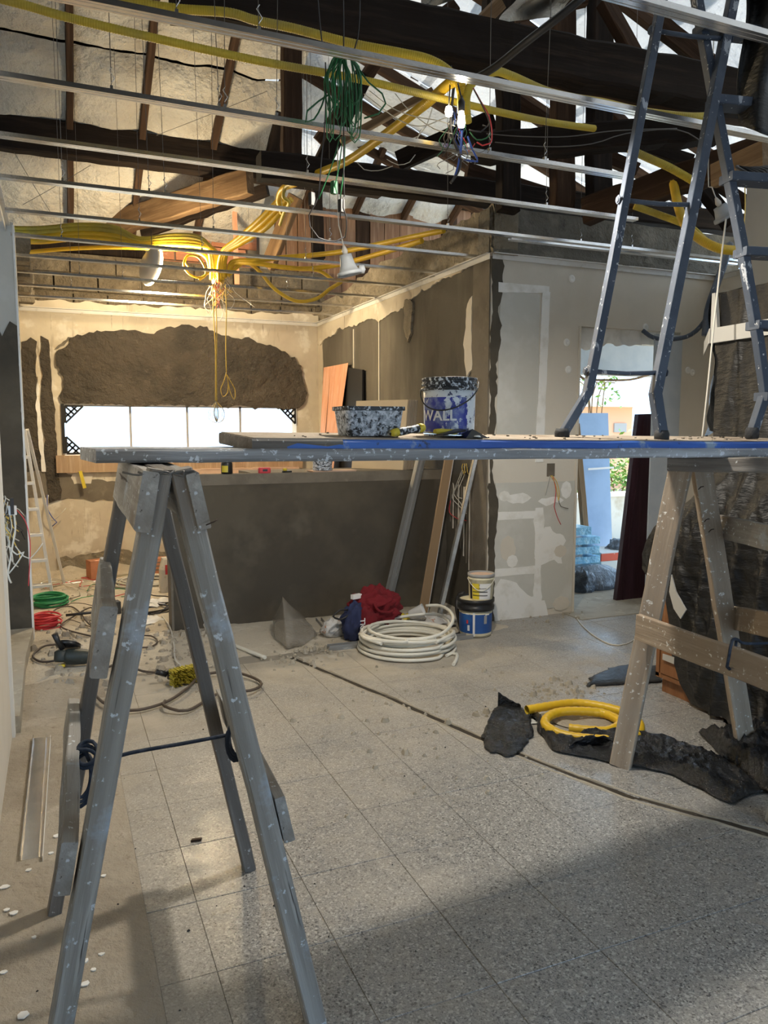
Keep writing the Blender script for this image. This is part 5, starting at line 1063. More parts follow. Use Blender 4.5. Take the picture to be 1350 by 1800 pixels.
def lerp_rail(rl, z):
    for a_, b_ in zip(rl, rl[1:]):
        if (a_.z - z) * (b_.z - z) <= 0 and a_.z != b_.z: return a_ + (b_ - a_) * ((z - a_.z) / (b_.z - a_.z))
    return rl[-1]
for z in (1.655, 2.285, 2.93):
    a_ = lerp_rail(R1, z); b_ = lerp_rail(R2, z)
    rg_ = MB().tube(spline([a_, (a_ + b_) / 2 + V(0, 0, -.006), b_], .05), .0085, 10).build('rung', 'navy', lad)
    for p in (a_, b_): MB().lathe([(.017, -.026), (.017, -.023), (.011, -.022), (.011, -.030)], p, 6, sdl if p is a_ else -sdl, True, True).build('bolt', 'bolt', rg_)
for k, z in enumerate((1.58, 1.86, 2.14, 2.42, 2.70, 2.97, 3.2)):
    a_ = lerp_rail(R3, z); b_ = lerp_rail(R4, z); timber('tread', a_ - (b_ - a_).normalized() * .015, b_ + (b_ - a_).normalized() * .015, .034, .085, 'navy', lad, (0, 0, 1), 0, cham=.003)
timber('top_plate', (R1[-1] + R3[-1]) / 2 - sdl * .03 + V(0, 0, .02), (R2[-1] + R4[-1]) / 2 + sdl * .03 + V(0, 0, .02), .14, .03, 'navy', lad, (1, 0, 0), 0, cham=.004)
for p in (R1[0], R2[0], R3[0], R4[0]): MB().lathe([(.020, -.022), (.026, -.018), (.027, .010), (.022, .024)], p, 14, (0, 0, 1)).build('foot', 'foot', lad)
# cable wound around a tread, dark cloth hung over the top of the ladder
cw = P(1330, 318, 3.05); t = thing('cable_coil', 'black cable wound over a ladder tread at the right edge', 'cable', cw)
for k in range(9): MB().tube(spline([cw + V(.03 * math.cos(q) * 1.0 + (k - 4) * .012, (.05 + .004 * k) * math.sin(q), .035 * math.sin(q * 1 + k * .2) + .028) for q in [2 * math.pi * i / 12 for i in range(12)]], .02, True), .007, 6, True).build('winding', 'wire_black', t)
def cloth(u, v):
    x = 1306 + u * 110 + 8 * math.sin(v * 6) - 4 * v; y = -60 + v * 320 - 40 * (1 - u) * v; d = 2.95 + .06 * math.sin(u * 8 + v * 2) + .03 * math.sin(v * 9 + u * 3)
    return P(x, y, d)
o = tag(solid(MB().grid(cloth, 22, 26).build('hanging_cloth', 'tarp_dusty'), .004), 'dark heavy cloth hanging over the ladder at the upper right corner', 'cloth')
# ================================================================== ON AND BEHIND THE HALF WALL
HT = hz
t = thing('board_stack', 'stack of cream boards standing on edge on the half wall, left of the bucket', 'boards', V(2.2, 5.95, HT))
ba = AY(618, 830, 6.10); bb = AY(708, 830, 5.66); dirb = (bb - ba); dirb.z = 0; wl_ = dirb.length; dirb.normalize(); nb = Vector((-dirb.y, dirb.x, 0))
for k in range(9):
    o0 = Vector((ba.x, ba.y, HT + .002)) + nb * (.016 * k) + dirb * (.004 * (k % 3))
    lean = nb * .07
    poly = [o0, o0 + dirb * wl_, o0 + dirb * wl_ + lean + V(0, 0, .565 - .004 * (k % 2)), o0 + lean + V(0, 0, .565 - .004 * (k % 2))]
    fix_normals(MB().prism(poly, .011, nb).build('board', 'tile_cream' if k == 0 else 'tile_edge', t))
def slab_px(name, px, Y, thick, mat, label, cat, dy=0.):
    pts = [AY(x, y, Y + (dy if i in (2, 3) else 0)) for i, (x, y) in enumerate(px)]
    return tag(fix_normals(MB().prism(pts, thick, (0, 1, 0)).build(name, mat)), label, cat)
pts = [AY(553, 950, 8.30), AY(568, 950, 8.10), AX(612, 638, 2.90), AX(569, 646, 2.90)]
o = thing('plywood_board', 'orange plywood board with a split, leaning in the corner behind the half wall', 'board', (pts[0] + pts[1]) / 2)
a, b, c, d = pts
m1 = a + (b - a) * .36; m2 = d + (c - d) * .30; s1 = a + (d - a) * .20 + (b - a) * .42; s2 = m1 + (m2 - m1) * .62 + V(-.006, 0, 0)
fix_normals(MB().prism([a, m1 + V(-.012, 0, 0), s2, m2, d], .012, (.5, .85, 0)).build('panel', 'board_orange', o))
fix_normals(MB().prism([m1 + V(.012, 0, 0), b, c, m2 + V(.0005, 0, 0), s2 + V(.010, 0, 0)], .012, (.5, .85, 0)).build('panel', 'board_orange', o))
fix_normals(tag(MB().prism([AX(588, 960, 2.86), AX(634, 960, 2.86), AX(637, 650, 2.905), AX(606, 645, 2.905)], .02, (1, 0, 0)).build('black_panel', 'panel_black'), 'matt black panel standing between the orange plywood and the cream boards', 'panel'))
tray = loft([(rrect(.36, .14, .01, 2), 0), (rrect(.37, .15, .01, 2), .012)], V(AY(585, 832, 5.68).x, 5.70, HT)); tag(tray.build('thin_board', 'pink_board'), 'thin pale offcut lying on the half wall under the black can', 'offcut')
cn = V(AY(567, 830, 5.69).x, 5.69, HT + .013); t = thing('paint_can', 'black spattered paint can on the half wall under the plank', 'can', cn)
MB().lathe([(.075, 0), (.077, .004), (.075, .008), (.075, .092), (.078, .096), (.078, .102), (.07, .102), (.068, .07)], cn, 28, cap1=True).build('body', 'tub', t); MB().tube(spline([cn + V(.076 * math.cos(q), -.076 * abs(math.sin(q)) - .004, .09 - .06 * math.sin(q)) for q in [math.pi * i / 10 for i in range(11)]], .02), .002, 5).build('handle', 'steel_dark', t)
cn = V(AY(400, 835, 5.66).x, 5.68, HT + .003); t = thing('small_can', 'small black and amber can standing on the half wall near the left trestle', 'can', cn)
MB().lathe([(.040, 0), (.042, .003), (.042, .075), (.038, .085), (.025, .092)], cn, 22).build('body', 'black_plastic', t); MB().lathe([(.0428, .012), (.0428, .06)], cn, 10, (0, 0, 1), False, False, R(200), R(270)).build('label_print', 'yellow_plastic', t)
cn = V(AY(466, 833, 5.62).x, 5.64, HT + .003); t = thing('tape_measure', 'orange tape measure lying on the half wall', 'tape measure', cn)
loft([(rrect(.088, .04, .012), 0), (rrect(.092, .044, .014), .01), (rrect(.092, .044, .014), .032), (rrect(.082, .036, .012), .042)], cn).build('case', 'label_red', t); MB().aabb(cn + V(-.018, -.0235, .014), cn + V(.018, -.0215, .030)).build('badge', 'black_plastic', t)
cn = V(AY(507, 834, 5.62).x, 5.66, HT + .003); t = thing('utility_knife', 'small black and yellow knife on the half wall beside the tape measure', 'knife', cn)
MB().box(cn + V(0, 0, .006), (.07, .025, .012), .1).build('body', 'black_plastic', t); MB().lathe([(.016, 0), (.016, .015), (.01, .02)], cn + V(-.01, .02, .012), 12).build('knob', 'yellow_plastic', t)

# ================================================================== LEANING AGAINST THE WALL
t = thing('metal_stud', 'grey steel stud leaning against the half wall, left of the brown board', 'stud', AZ(672, 1082))
a = AZ(674, 1080); b = AY(745, 775, 5.52); timber('web', a, b, .066, .003, 'zinc_dull', t, (1, .25, 0), 0); sdv = V(1, .25, 0).normalized()
for s_ in (-1, 1): timber('flange', a + sdv * .033 * s_ + V(0, -.02, 0), b + sdv * .033 * s_ + V(0, -.02, 0), .003, .04, 'zinc_dull', t, (1, .25, 0), 0)
a = AZ(742, 1085); b = AY(796, 765, 5.30); t = thing('brown_board', 'long brown board with a white edge leaning against the wall between two steel profiles', 'board', a)
timber('panel', a, b, .088, .014, 'mdf', t, (1, .3, 0), 0); e_ = V(1, .3, 0).normalized() * .046; timber('edge_strip', a + e_, b + e_, .005, .016, 'label_white', t, (1, .3, 0), 0)
a = AZ(768, 1095); b = AY(838, 790, 5.06); t = thing('steel_channel', 'narrow shiny steel channel leaning right of the brown board', 'channel', a)
timber('web', a, b, .040, .0025, 'zinc', t, (1, .3, 0), 0); sdv = V(1, .3, 0).normalized()
for s_ in (-1, 1): timber('flange', a + sdv * .02 * s_ + V(0, -.009, 0), b + sdv * .02 * s_ + V(0, -.009, 0), .0025, .018, 'zinc', t, (1, .3, 0), 0)
# wires dangling from holes in the walls
t = thing('wall_wires', 'pale wires looping out of the wall box behind the leaning steel channel', 'wires', AX(818, 840, WX1))
for pts in ([(818, 818), (806, 850), (798, 868), (810, 885), (815, 900)], [(815, 820), (800, 858), (795, 875), (808, 890), (820, 903)], [(822, 822), (808, 855), (804, 872), (812, 876)], [(792, 880), (790, 900), (805, 912), (820, 915)]): MB().tube(spline([AX(x, y, WX1 - .03) for x, y in pts], .03), .0032, 5).build('wire', 'wire_white' if pts[0][0] > 800 else 'wire_red', t)
for k in range(9): MB().tube(spline([AX(814 + k, 815 + (k % 3) * 3, WX1 - .02), AX(812 + k * 1.6, 822 + (k % 4) * 3, WX1 - .05), AX(816 + k * 1.2, 834 - (k % 2) * 5, WX1 - .04)], .02), .0032, 5).build('wire', 'wire_yellow' if k % 3 == 0 else 'wire_black', t)
t = thing('wall_wires', 'yellowish and red wires hanging from the socket hole left of the doorway', 'wires', AY(970, 836, YF))
for pts, m_ in (([(970, 836), (978, 845), (983, 865), (982, 880)], 'wire_yellow'), ([(968, 836), (976, 850), (980, 870), (982, 880)], 'wire_yellow'), ([(972, 838), (977, 860), (975, 885), (974, 890), (980, 910), (986, 922)], 'wire_red'), ([(982, 880), (986, 890), (999, 894)], 'wire_brown'), ([(966, 836), (963, 850), (958, 870)], 'wire_white')): MB().tube(spline([AY(x, y, YF - .022) for x, y in pts], .02), .0028, 5).build('wire', m_, t)
# tangle on the left pier
t = thing('wall_wires', 'tangle of white, yellow and red wires hanging at the left edge before the dark pier', 'wires', P(18, 900, 4.3))
tw = random.Random(3)
for k in range(22):
    m_ = tw.choice(['wire_white', 'wire_white', 'wire_white', 'wire_steel', 'wire_yellow', 'wire_black']); x = tw.uniform(-6, 16); y = tw.uniform(868, 915); pts = [(x, y)]
    for q in range(5): x = max(-10, min(44, x + tw.uniform(-11, 14))); y = y + tw.uniform(2, 34) * (1 if k > 8 else .4); pts.append((x, min(y, 1035)))
    MB().tube(spline([P(a_, b_, 4.3 + tw.uniform(-.03, .03)) for a_, b_ in pts], .02), .0030, 5).build('wire', m_, t)
for pts, m_, r_ in (([(28, 895), (44, 915), (52, 945), (53, 975), (50, 1030)], 'wire_red', .0025), ([(24, 895), (27, 930), (22, 960), (18, 985), (14, 1010), (20, 1025)], 'wire_white', .0055), ([(14, 960), (30, 975), (42, 970), (30, 990), (16, 1008)], 'wire_white', .004), ([(27, 960), (42, 978), (52, 982), (66, 968), (75, 955)], 'wire_white', .003)): MB().tube(spline([P(a_, b_, 4.25) for a_, b_ in pts], .02), r_, 6).build('wire', m_, t)
MB().box(P(22, 897, 4.22), (.035, .03, .05), .3).build('switch_box', 'label_white', t); MB().box(P(21, 890, 4.2), (.016, .016, .09), .3).build('plug', 'wire_black', t)

# ================================================================== FLOOR OF THE MIDDLE
def blob(c, r, seed, mat, name, parent=None, label=None, cat=None, amp=.22, nu=22, nv=14, sq=1.0, fr=2.2):
    c = Vector(c)
    def fn(u, v):
        a_ = 2 * math.pi * u; p_ = math.pi * (v - .5); d = V(math.cos(a_) * math.cos(p_), math.sin(a_) * math.cos(p_), math.sin(p_))
        k = 1 + amp * noise.fractal(d * fr + V(seed, seed * 2, 0), 1, 2, 3) + amp * .35 * abs(noise.noise(d * fr * 3 + V(seed, 0, 0)))
        q = V(d.x * r[0], d.y * r[1], d.z * r[2]) * k; q.z = max(q.z, -r[2] * .62); return c + q
    o = MB().grid(fn, nu, nv).build(name, mat, parent); return tag(o, label, cat)
# coil of white pipe
cc = AZ(716, 1140); Rm = .325; t = thing('pipe_coil', 'large loose coil of white plastic pipe on the floor in front of the half wall', 'pipe', cc); pr = random.Random(2); pts = []
rp = .0112
for k in range(12 * 24):
    a_ = k / 24 * 2 * math.pi + 5.2; lv = k / 24; li = int(lv)
    rr_ = Rm * (.97 - .16 * ((li * 5) % 7) / 7 + .05 * noise.noise(V(lv * .7, 1, 0))); oy = .03 * noise.noise(V(li * 1.7, 5, 0))
    z = rp + .0085 * lv + .010 * noise.noise(V(lv * 1.3, 2, 3)) + .014 * (1 + math.sin(a_ + li)) * (lv / 12)
    pts.append(cc + V(rr_ * math.cos(a_) + oy, rr_ * math.sin(a_), max(rp, z)))
MB().tube(spline(pts, .04), rp, 9).build('pipe', 'pipe_white', t)
def LZ(x, y, d, zmin=.10): p = P(x, y, d); p.z = max(p.z, zmin); return p
a2 = [cc + V(-.27, -.20, .115), cc + V(-.33, -.02, .125), LZ(657, 1102, 5.22), LZ(690, 1088, 5.42), LZ(730, 1081, 5.50), LZ(768, 1080, 5.48), LZ(788, 1091, 5.32), LZ(790, 1106, 5.15), cc + V(.24, -.20, .13), cc + V(.05, -.32, .12)]
MB().tube(spline(a2, .04), rp, 9).build('pipe', 'pipe_white', t)
a3 = [cc + V(-.32, .05, .12), cc + V(-.30, -.14, .125), cc + V(-.14, -.29, .135), LZ(715, 1150, 4.86, .13), LZ(752, 1136, 4.86, .14), LZ(780, 1115, 4.95, .15), LZ(795, 1094, 5.08), LZ(795, 1080, 5.2), LZ(784, 1069, 5.3), LZ(768, 1064, 5.38), LZ(749, 1065, 5.42)]
MB().tube(spline(a3, .04), rp, 9).build('pipe_end', 'pipe_white', t)
MB().tube(spline([pts[0], pts[0] + V(.05, .03, 0), AZ(803, 1150, rp), AZ(802, 1160, rp), AZ(797, 1168, rp)], .04), rp, 9).build('pipe_end', 'pipe_white', t)
# bags and clothes behind it
bgc = AZ(662, 1118); t = thing('cloth_bundle', 'dark red cloth bundle behind the white pipe coil', 'cloth', bgc)
blob(bgc + V(.01, .05, .165), (.18, .14, .165), 3.3, 'cloth_red', 'bundle', t, amp=.34, nu=50, nv=34, fr=2.8); blob(bgc + V(-.10, -.04, .10), (.085, .08, .15), 6.1, 'cloth_red', 'fold', t, amp=.3, nu=26, nv=18); blob(bgc + V(.0, -.03, .245), (.10, .07, .055), 8.7, 'cloth_red', 'fold', t, amp=.35, nu=26, nv=18)
MB().tube(spline([bgc + V(-.06, -.09, .26), bgc + V(-.03, -.11, .21), bgc + V(.04, -.11, .19), bgc + V(.09, -.09, .20)], .02), .009, 7).build('cord', 'cloth_red', t)
nc = AZ(620, 1128); t = thing('navy_bag', 'navy cloth bag with white lettering, left of the red bundle', 'bag', nc)
blob(nc + V(.03, .03, .10), (.085, .075, .14), 5.2, 'cloth_navy', 'body', t, amp=.42, nu=34, nv=24, fr=3.0); MB().tube(spline([nc + V(-.03, .02, .22), nc + V(-.09, .0, .23), nc + V(-.14, -.0, .19), nc + V(-.08, .0, .165), nc + V(-.03, .0, .19)], .02), .007, 7).build('strap', 'wire_black', t)
MB().box(nc + V(.05, .06, .30), (.075, .03, .03), .3).build('tag_end', 'label_white', t)
text_on(t, 'COLL', .055, 'label_white', 'lettering', lambda x, y: nc + V(.062 - y * .9, -.075, .115 + x * .9))
wc = AZ(592, 1118); t = thing('snack_bag', 'crumpled white and brown printed bag on the floor left of the navy bag', 'bag', wc); blob(wc + V(-.02, 0, .05), (.085, .06, .07), 9.4, 'bag_white', 'body', t, amp=.5, fr=3.2)
cu = AZ(729, 1100); t = thing('white_cup', 'white cup tipped over behind the pipe coil', 'cup', cu); MB().lathe([(.03, 0), (.034, .01), (.052, .11), (.055, .115), (.048, .112), (.03, .012)], cu + V(-.03, .03, .075), 20, (.55, -.35, .25)).build('body', 'label_white', t)
def crumple(c, sx, sy, h, seed, rz=0., nu=20, nv=14, fr=7., droop=0):
    m_ = Matrix.Rotation(rz, 3, 'Z'); c = Vector(c)
    def fn(u, v):
        x = (u - .5) * sx * (1 + .10 * noise.noise(V(v * 4 + seed, 1, 0))); y = (v - .5) * sy * (1 + .12 * noise.noise(V(u * 5, seed, 2)))
        e = abs(noise.noise(V(x * fr + seed, y * fr, 0))) + .5 * abs(noise.noise(V(x * fr * 2.3, y * fr * 2.3 + seed, 4)))
        ed = min(1, min(u, 1 - u, v, 1 - v) * 6); return c + m_ @ V(x, y, .004 + h * e * (.35 + .65 * ed))
    return MB().grid(fn, nu, nv, True)
tag(crumple(AZ(765, 1094), .34, .22, .09, 4, .3).build('plastic_wrapper', 'bag_white'), 'crumpled printed wrappers lying behind the white cup', 'wrapper')
tag(crumple(AZ(700, 1092), .25, .16, .08, 9, .1).build('plastic_wrapper', 'yellow_plastic'), 'crumpled yellow and green wrapper under the red bundle', 'wrapper')
# clear bag
bcn = AZ(519, 1138); t = thing('plastic_bag', 'translucent grey plastic bag standing upright in a peak near the half wall', 'bag', bcn)
apex = P(496, 1048, 5.25); base_pts = [AZ(482, 1100), AZ(485, 1122), AZ(507, 1142), AZ(530, 1136), AZ(556, 1120), AZ(548, 1104), AZ(520, 1092), AZ(495, 1092)]
def bagfn(u, v):
    n = len(base_pts); q = u * n; i = int(q) % n; f_ = q - int(q); bp0 = base_pts[i] + (base_pts[(i + 1) % n] - base_pts[i]) * f_
    ctr = sum(base_pts, Vector((0, 0, 0))) / n; bulge = 1 + .22 * math.sin(math.pi * min(1, v * 1.35)); p = bp0 + (apex - bp0) * (v ** 1.15)
    ax_ = ctr + (apex - ctr) * v; q_ = ax_ + (p - ax_) * bulge; q_ += (q_ - ax_) * .12 * noise.noise(V(u * 9, v * 5, 2)); q_.z = max(q_.z, .002 + v * .02); return q_
MB().grid(bagfn, 40, 22).build('film', 'bag_clear', t)
tail = MB().grid(lambda u, v: AZ(552 + u * 18, 1112 + v * 8 - u * 4, .01 + .012 * math.sin(u * 6 + v * 3)), 8, 5); tail.build('bag_tail', 'bag_clear', t)
# steel pieces on the floor
def floor_channel(nm, a, b, w, h, label, mat='zinc_dull'):
    a = Vector(a); b = Vector(b); t = thing(nm, label, 'channel', a); d = (b - a).normalized(); s_ = Vector((-d.y, d.x, 0))
    timber('web', a + V(0, 0, .003), b + V(0, 0, .003), w, .003, mat, t, s_, 0)
    for q in (-1, 1): timber('flange', a + s_ * (w / 2 * q) + V(0, 0, h / 2), b + s_ * (w / 2 * q) + V(0, 0, h / 2), .003, h, mat, t, s_, 0)
    return t
floor_channel('steel_offcut', AZ(577, 1143), AZ(700, 1130), .045, .035, 'dull steel profile lying under the white pipe coil, left end showing')
floor_channel('steel_offcut', AZ(770, 1128), AZ(828, 1121), .06, .03, 'short dusty steel profile lying right of the pipe coil beside the buckets')
floor_channel('steel_offcut', AZ(560, 1092), AZ(572, 1106), .04, .03, 'small steel offcut behind the upright plastic bag')
floor_channel('aluminium_profile', AZ(52, 1512), AZ(70, 1298), .055, .022, 'shiny aluminium profile lying along the left wall, wider one', 'zinc')
t = thing('aluminium_profile', 'narrow aluminium angle lying beside the wider profile by the left wall', 'channel', AZ(72, 1508))
timber('face', AZ(70, 1510, .002), AZ(86, 1296, .002), .022, .002, 'zinc', t, (1, 0, 0), 0); timber('lip', AZ(75, 1510, .012), AZ(89, 1296, .012), .002, .022, 'alu_white', t, (1, 0, 0), 0)
# buckets by the corner
b1 = AZ(843, 1118); b1 = Vector((b1.x, b1.y + .06, 0)); rb_, hb_ = .118, .268
t = thing('paint_bucket', 'blue-labelled bucket with black rim on the floor at the wall corner', 'bucket', b1); af = math.atan2(-b1.y, -b1.x)
MB().lathe([(rb_ * .93, 0), (rb_ * .95, .006), (rb_, hb_ * .70)], b1, 36).build('body', 'label_cream', t)
MB().lathe([(rb_ * .955 + .001, .030), (rb_ * .99 + .001, hb_ * .62)], b1, 36, (0, 0, 1), False, False).build('label_print', 'label_blue', t); lab_ = [c_ for c_ in t.children if c_.name.startswith('label_print')][-1]
MB().lathe([(rb_ * .955 + .002, .012), (rb_ * .99 + .003, hb_ * .67)], b1, 3, (0, 0, 1), False, False, af - .16, af - .03).build('label_stripe', 'label_white', t)
MB().lathe([(rb_ * .935 + .001, 0), (rb_ * .945 + .001, .012)], b1, 36, cap1=False).build('base_ring', 'wire_black', t)
MB().lathe([(rb_, hb_ * .70), (rb_ * 1.10, hb_ * .705), (rb_ * 1.12, hb_ * .80), (rb_ * 1.06, hb_ * .82), (rb_ * 1.06, hb_ * .90), (rb_ * 1.12, hb_ * .91), (rb_ * 1.12, hb_), (rb_ * 1.03, hb_), (rb_ * 1.0, hb_ * .95), (0, hb_ * .945)], b1, 36, cap0=False, cap1=False).build('rim', 'black_plastic', t)
MB().lathe([(.0, hb_ * .952), (rb_ * .99, hb_ * .952)], b1, 30, cap0=False, cap1=False).build('lid', 'label_cream', t)
for (a_, z0, z1, wd, m_) in ((.42, .05, .09, .14, 'label_white'), (-.62, .10, .16, .2, 'label_grey'), (.50, .10, .125, .12, 'label_red'), (-.75, .16, .168, .3, 'label_white'), (-.75, .178, .184, .3, 'label_white'), (.5, .165, .172, .2, 'label_white')):
    MB().lathe([(rb_ * (.955 + .055 * z0 / hb_) + .0035, z0), (rb_ * (.955 + .055 * z1 / hb_) + .0035, z1)], b1, 4, (0, 0, 1), False, False, af - a_ - wd / 2, af - a_ + wd / 2).build('label_mark', m_, lab_)
b2_ = b1 + V(.035, -.01, hb_ * .955); rs, hs = .090, .185; t = thing('paint_bucket', 'smaller white and yellow bucket with a handle standing on the blue-labelled one', 'bucket', b2_)
MB().lathe([(rs * .90, 0), (rs * .92, .004), (rs, hs * .78), (rs * 1.04, hs * .79), (rs * 1.04, hs * .84), (rs, hs * .85), (rs, hs * .9)], b2_, 32).build('body', 'label_cream', t)
MB().lathe([(rs * 1.0, hs * .88), (rs * 1.06, hs * .89), (rs * 1.06, hs), (rs * .97, hs), (rs * .95, hs * .94)], b2_, 32, cap0=False, cap1=False).build('rim', 'label_grey', t); MB().lathe([(0, hs * .945), (rs * .96, hs * .945)], b2_, 30, cap0=False, cap1=False).build('filling', 'pink_board', t)
for a0, a1, z0, z1, m_ in ((.15, .75, .01, hs * .66, 'label_yellow'), (-.85, .10, .01, hs * .66, 'label_white'), (.78, 1.05, .01, hs * .66, 'wire_black')): MB().lathe([(rs * .915 + .002, z0), (rs * .975 + .002, z1)], b2_, 8, (0, 0, 1), False, False, af - a1, af - a0).build('label_print', m_, t)
for z in (.035, .06, .085, .11): MB().lathe([(rs * (.92 + .06 * z / hs) + .003, z), (rs * (.92 + .06 * z / hs) + .003, z + .006)], b2_, 8, (0, 0, 1), False, False, af - .72, af + .55).build('label_line', 'wire_black', t)
MB().tube(spline([b2_ + V(math.cos(af + s_) * rs * 1.06, math.sin(af + s_) * rs * 1.06, hs * .80 - .075 * math.cos(s_ * 1.05) ** 2) for s_ in [-1.45 + 2.9 * i / 14 for i in range(15)]], .02), .003, 6).build('handle', 'pipe_white', t)
cable('hose', [AZ(812, 1108, .02), P(806, 1085, 5.55), P(803, 1060, 5.6), P(808, 1044, 5.62), P(817, 1043, 5.6)], .017, 'wire_black', 'thick black hose standing behind the stacked buckets', 'hose')
cable('cable', [AZ(800, 1100, .01), AZ(780, 1104, .01), AZ(770, 1112, .01), AZ(800, 1116, .01), AZ(812, 1108, .012)], .010, 'wire_black', 'short black cable curled on the floor left of the buckets', 'cable')
cable('pipe_offcut', [AZ(360, 1098, .05), AZ(368, 1110, .03), AZ(395, 1127, .014), AZ(430, 1142, .014), AZ(466, 1156, .014)], .013, 'pipe_white', 'short bent white pipe coming out of the foot of the half wall', 'pipe')
# broom head
bc_ = AZ(322, 1200); t = thing('broom_head', 'broom head with yellow and black bristles lying on the dusty floor', 'broom', bc_); rz = .35
m_ = Matrix.Rotation(rz, 3, 'Z'); MB().box(bc_ + V(0, .02, .055), (.17, .045, .05), rz).build('block', 'black_plastic', t)
bs = MB(); br = random.Random(6)
for k in range(420):
    x = br.uniform(-.088, .088); z = br.uniform(.005, .10); a_ = bc_ + m_ @ V(x, .0, z); b_ = bc_ + m_ @ V(x * 1.10, -.065 + br.uniform(-.01, .01), .006 + (z - .0) * .95); bs.tube([a_, b_], .0032, 4, caps=False)
tag(bs.build('bristles', 'bristle', t), kind='stuff'); MB().tube([bc_ + m_ @ V(-.085, .03, .06), bc_ + m_ @ V(-.14, .05, .085)], .016, 10).build('handle_socket', 'black_plastic', t)
# angle grinder
gc = AZ(146, 1172); t = thing('angle_grinder', 'green-grey angle grinder lying on the dusty floor behind the left trestle', 'power tool', gc)
g0 = gc + V(-.10, .02, .07); g1 = gc + V(.13, -.03, .055)
along(g0, g1, [(.038, 0), (.048, .06), (.050, .25), (.046, .5), (.036, .62), (.034, 1.0)], MB(), 16).build('body', 'tool_green', t)
MB().lathe([(.035, -.03), (.042, -.02), (.042, .03), (.03, .04)], g0 + V(-.02, 0, .0), 16, (.1, .3, .9)).build('gear_head', 'tool_green', t)
MB().tube([g0 + V(-.01, .0, .05), g0 + V(-.035, -.01, .10), g0 + V(-.052, -.01, .15)], [.018, .016, .019], 12).build('side_handle', 'black_plastic', t)
MB().lathe([(.0, 0), (.072, 0), (.074, .004), (.074, .02), (.066, .024)], g0 + V(.02, .05, .045), 24, (.2, .5, .8), True, False).build('guard', 'black_plastic', t)
MB().lathe([(.0, 0), (.02, .0), (.02, .015), (0, .015)], g0 + V(-.02, -.02, -.055), 12).build('knob', 'yellow_plastic', t)
# cables on the floor of the middle and back room
def fz(x, y): return max(.0, 0) - .10 * max(0., min(1., (y - 5.5) / 2.5)) + .012
def fcable(px, r, m_, label, cat='cable', hz_=None):
    pts = []
    for i, (x, y) in enumerate(px):
        p = AZ(x, y, .0)
        for _i in range(4): p = AZ(x, y, fz(p.x, p.y))
        pts.append(p + V(0, 0, r + (.012 if i % 3 == 1 else .002)))
    return cable('cable', pts, r, m_, label, cat)
fcable([(150, 1198), (180, 1240), (230, 1252), (290, 1238), (330, 1215), (345, 1195)], .008, 'wire_brown', 'brown cable curving on the floor in front of the broom head')
fcable([(350, 1190), (400, 1186), (440, 1192), (460, 1205), (440, 1220), (385, 1222), (330, 1252), (290, 1248), (290, 1235)], .008, 'wire_brown', 'brown cable looping right of the broom head')
fcable([(120, 1135), (80, 1140), (58, 1155), (75, 1166), (110, 1164), (125, 1158)], .007, 'wire_brown', 'dark cable looping left of the angle grinder')
fcable([(170, 1185), (215, 1170), (250, 1182), (300, 1186)], .007, 'wire_brown', 'dark cable running from the grinder to the broom head')
fcable([(160, 1120), (120, 1112), (108, 1100), (130, 1085), (160, 1072), (180, 1085)], .006, 'wire_brown', 'dark cable curling beside the red wire coil')
fcable([(80, 1092), (100, 1074), (125, 1068), (142, 1080), (152, 1096), (168, 1108)], .006, 'wire_brown', 'dark cable arching over the floor behind the grinder')
fcable([(235, 1120), (265, 1122), (277, 1130), (262, 1140), (235, 1142)], .006, 'wire_brown', 'dark cable loop between the trestle legs')
fcable([(285, 1085), (298, 1105), (305, 1130), (308, 1160), (318, 1175)], .006, 'wire_white', 'pale cord running from the back room to the broom head')
fcable([(245, 1040), (270, 1050), (300, 1052), (285, 1075), (250, 1085), (235, 1070)], .005, 'wire_black', 'black cable lying left of the half wall end')
for k in range(10):
    rr_ = random.Random(40 + k); y = rr_.uniform(1022, 1090); x = rr_.uniform(100, 285); pts = [(x, y)]
    for q in range(5): x = max(70, min(296, x + rr_.uniform(-45, 45))); y = max(1018, min(1105, y + rr_.uniform(-14, 14))); pts.append((x, y))
    fcable(pts, .0035, ['wire_white', 'wire_brown', 'wire_white', 'wire_green_bright', 'wire_red'][k % 5], '%s loose thin %s wire strewn over the back room floor' % (['first', 'first', 'second', 'first', 'first', 'third', 'second', 'fourth', 'second', 'second'][k], ['white', 'brown', 'white', 'green', 'red'][k % 5]), 'wire')
def coil(c, R_, r, n, m_, nm, label, h=.012, seed=0, parts='turn'):
    t = thing(nm, label, 'cable coil', c); rn_ = random.Random(seed)
    for k in range(n):
        rr_ = R_ * rn_.uniform(.72, 1.05); ox, oy = rn_.uniform(-.1, .1) * R_, rn_.uniform(-.1, .1) * R_; z = r + k * h * .6
        MB().tube([c + V(ox + rr_ * math.cos(q), oy + rr_ * math.sin(q), z + .006 * math.sin(q * 2 + k)) for q in [2 * math.pi * i / 28 for i in range(28)]], r, 6, True).build(parts, m_, t)
    return t
def BF(x, y):
    p = AZ(x, y)
    for _i in range(5): p = AZ(x, y, fz(p.x, p.y) - .005)
    return p
coil(BF(88, 1064), .15, .008, 12, 'wire_green_bright', 'cable_coil', 'coil of green wire on the floor by the white step ladder', .012, 1)
coil(BF(80, 1102), .10, .007, 12, 'wire_red', 'cable_coil', 'coil of red wire on the floor beside the dark pier', .012, 2)
coil(BF(252, 1026), .30, .008, 8, 'wire_white', 'cable_coil', 'wide loose coil of white cable on the floor left of the half wall', .008, 3)
coil(BF(262, 1072), .22, .005, 5, 'wire_black', 'cable_coil', 'loose coil of thin black cable on the back room floor', .006, 4)
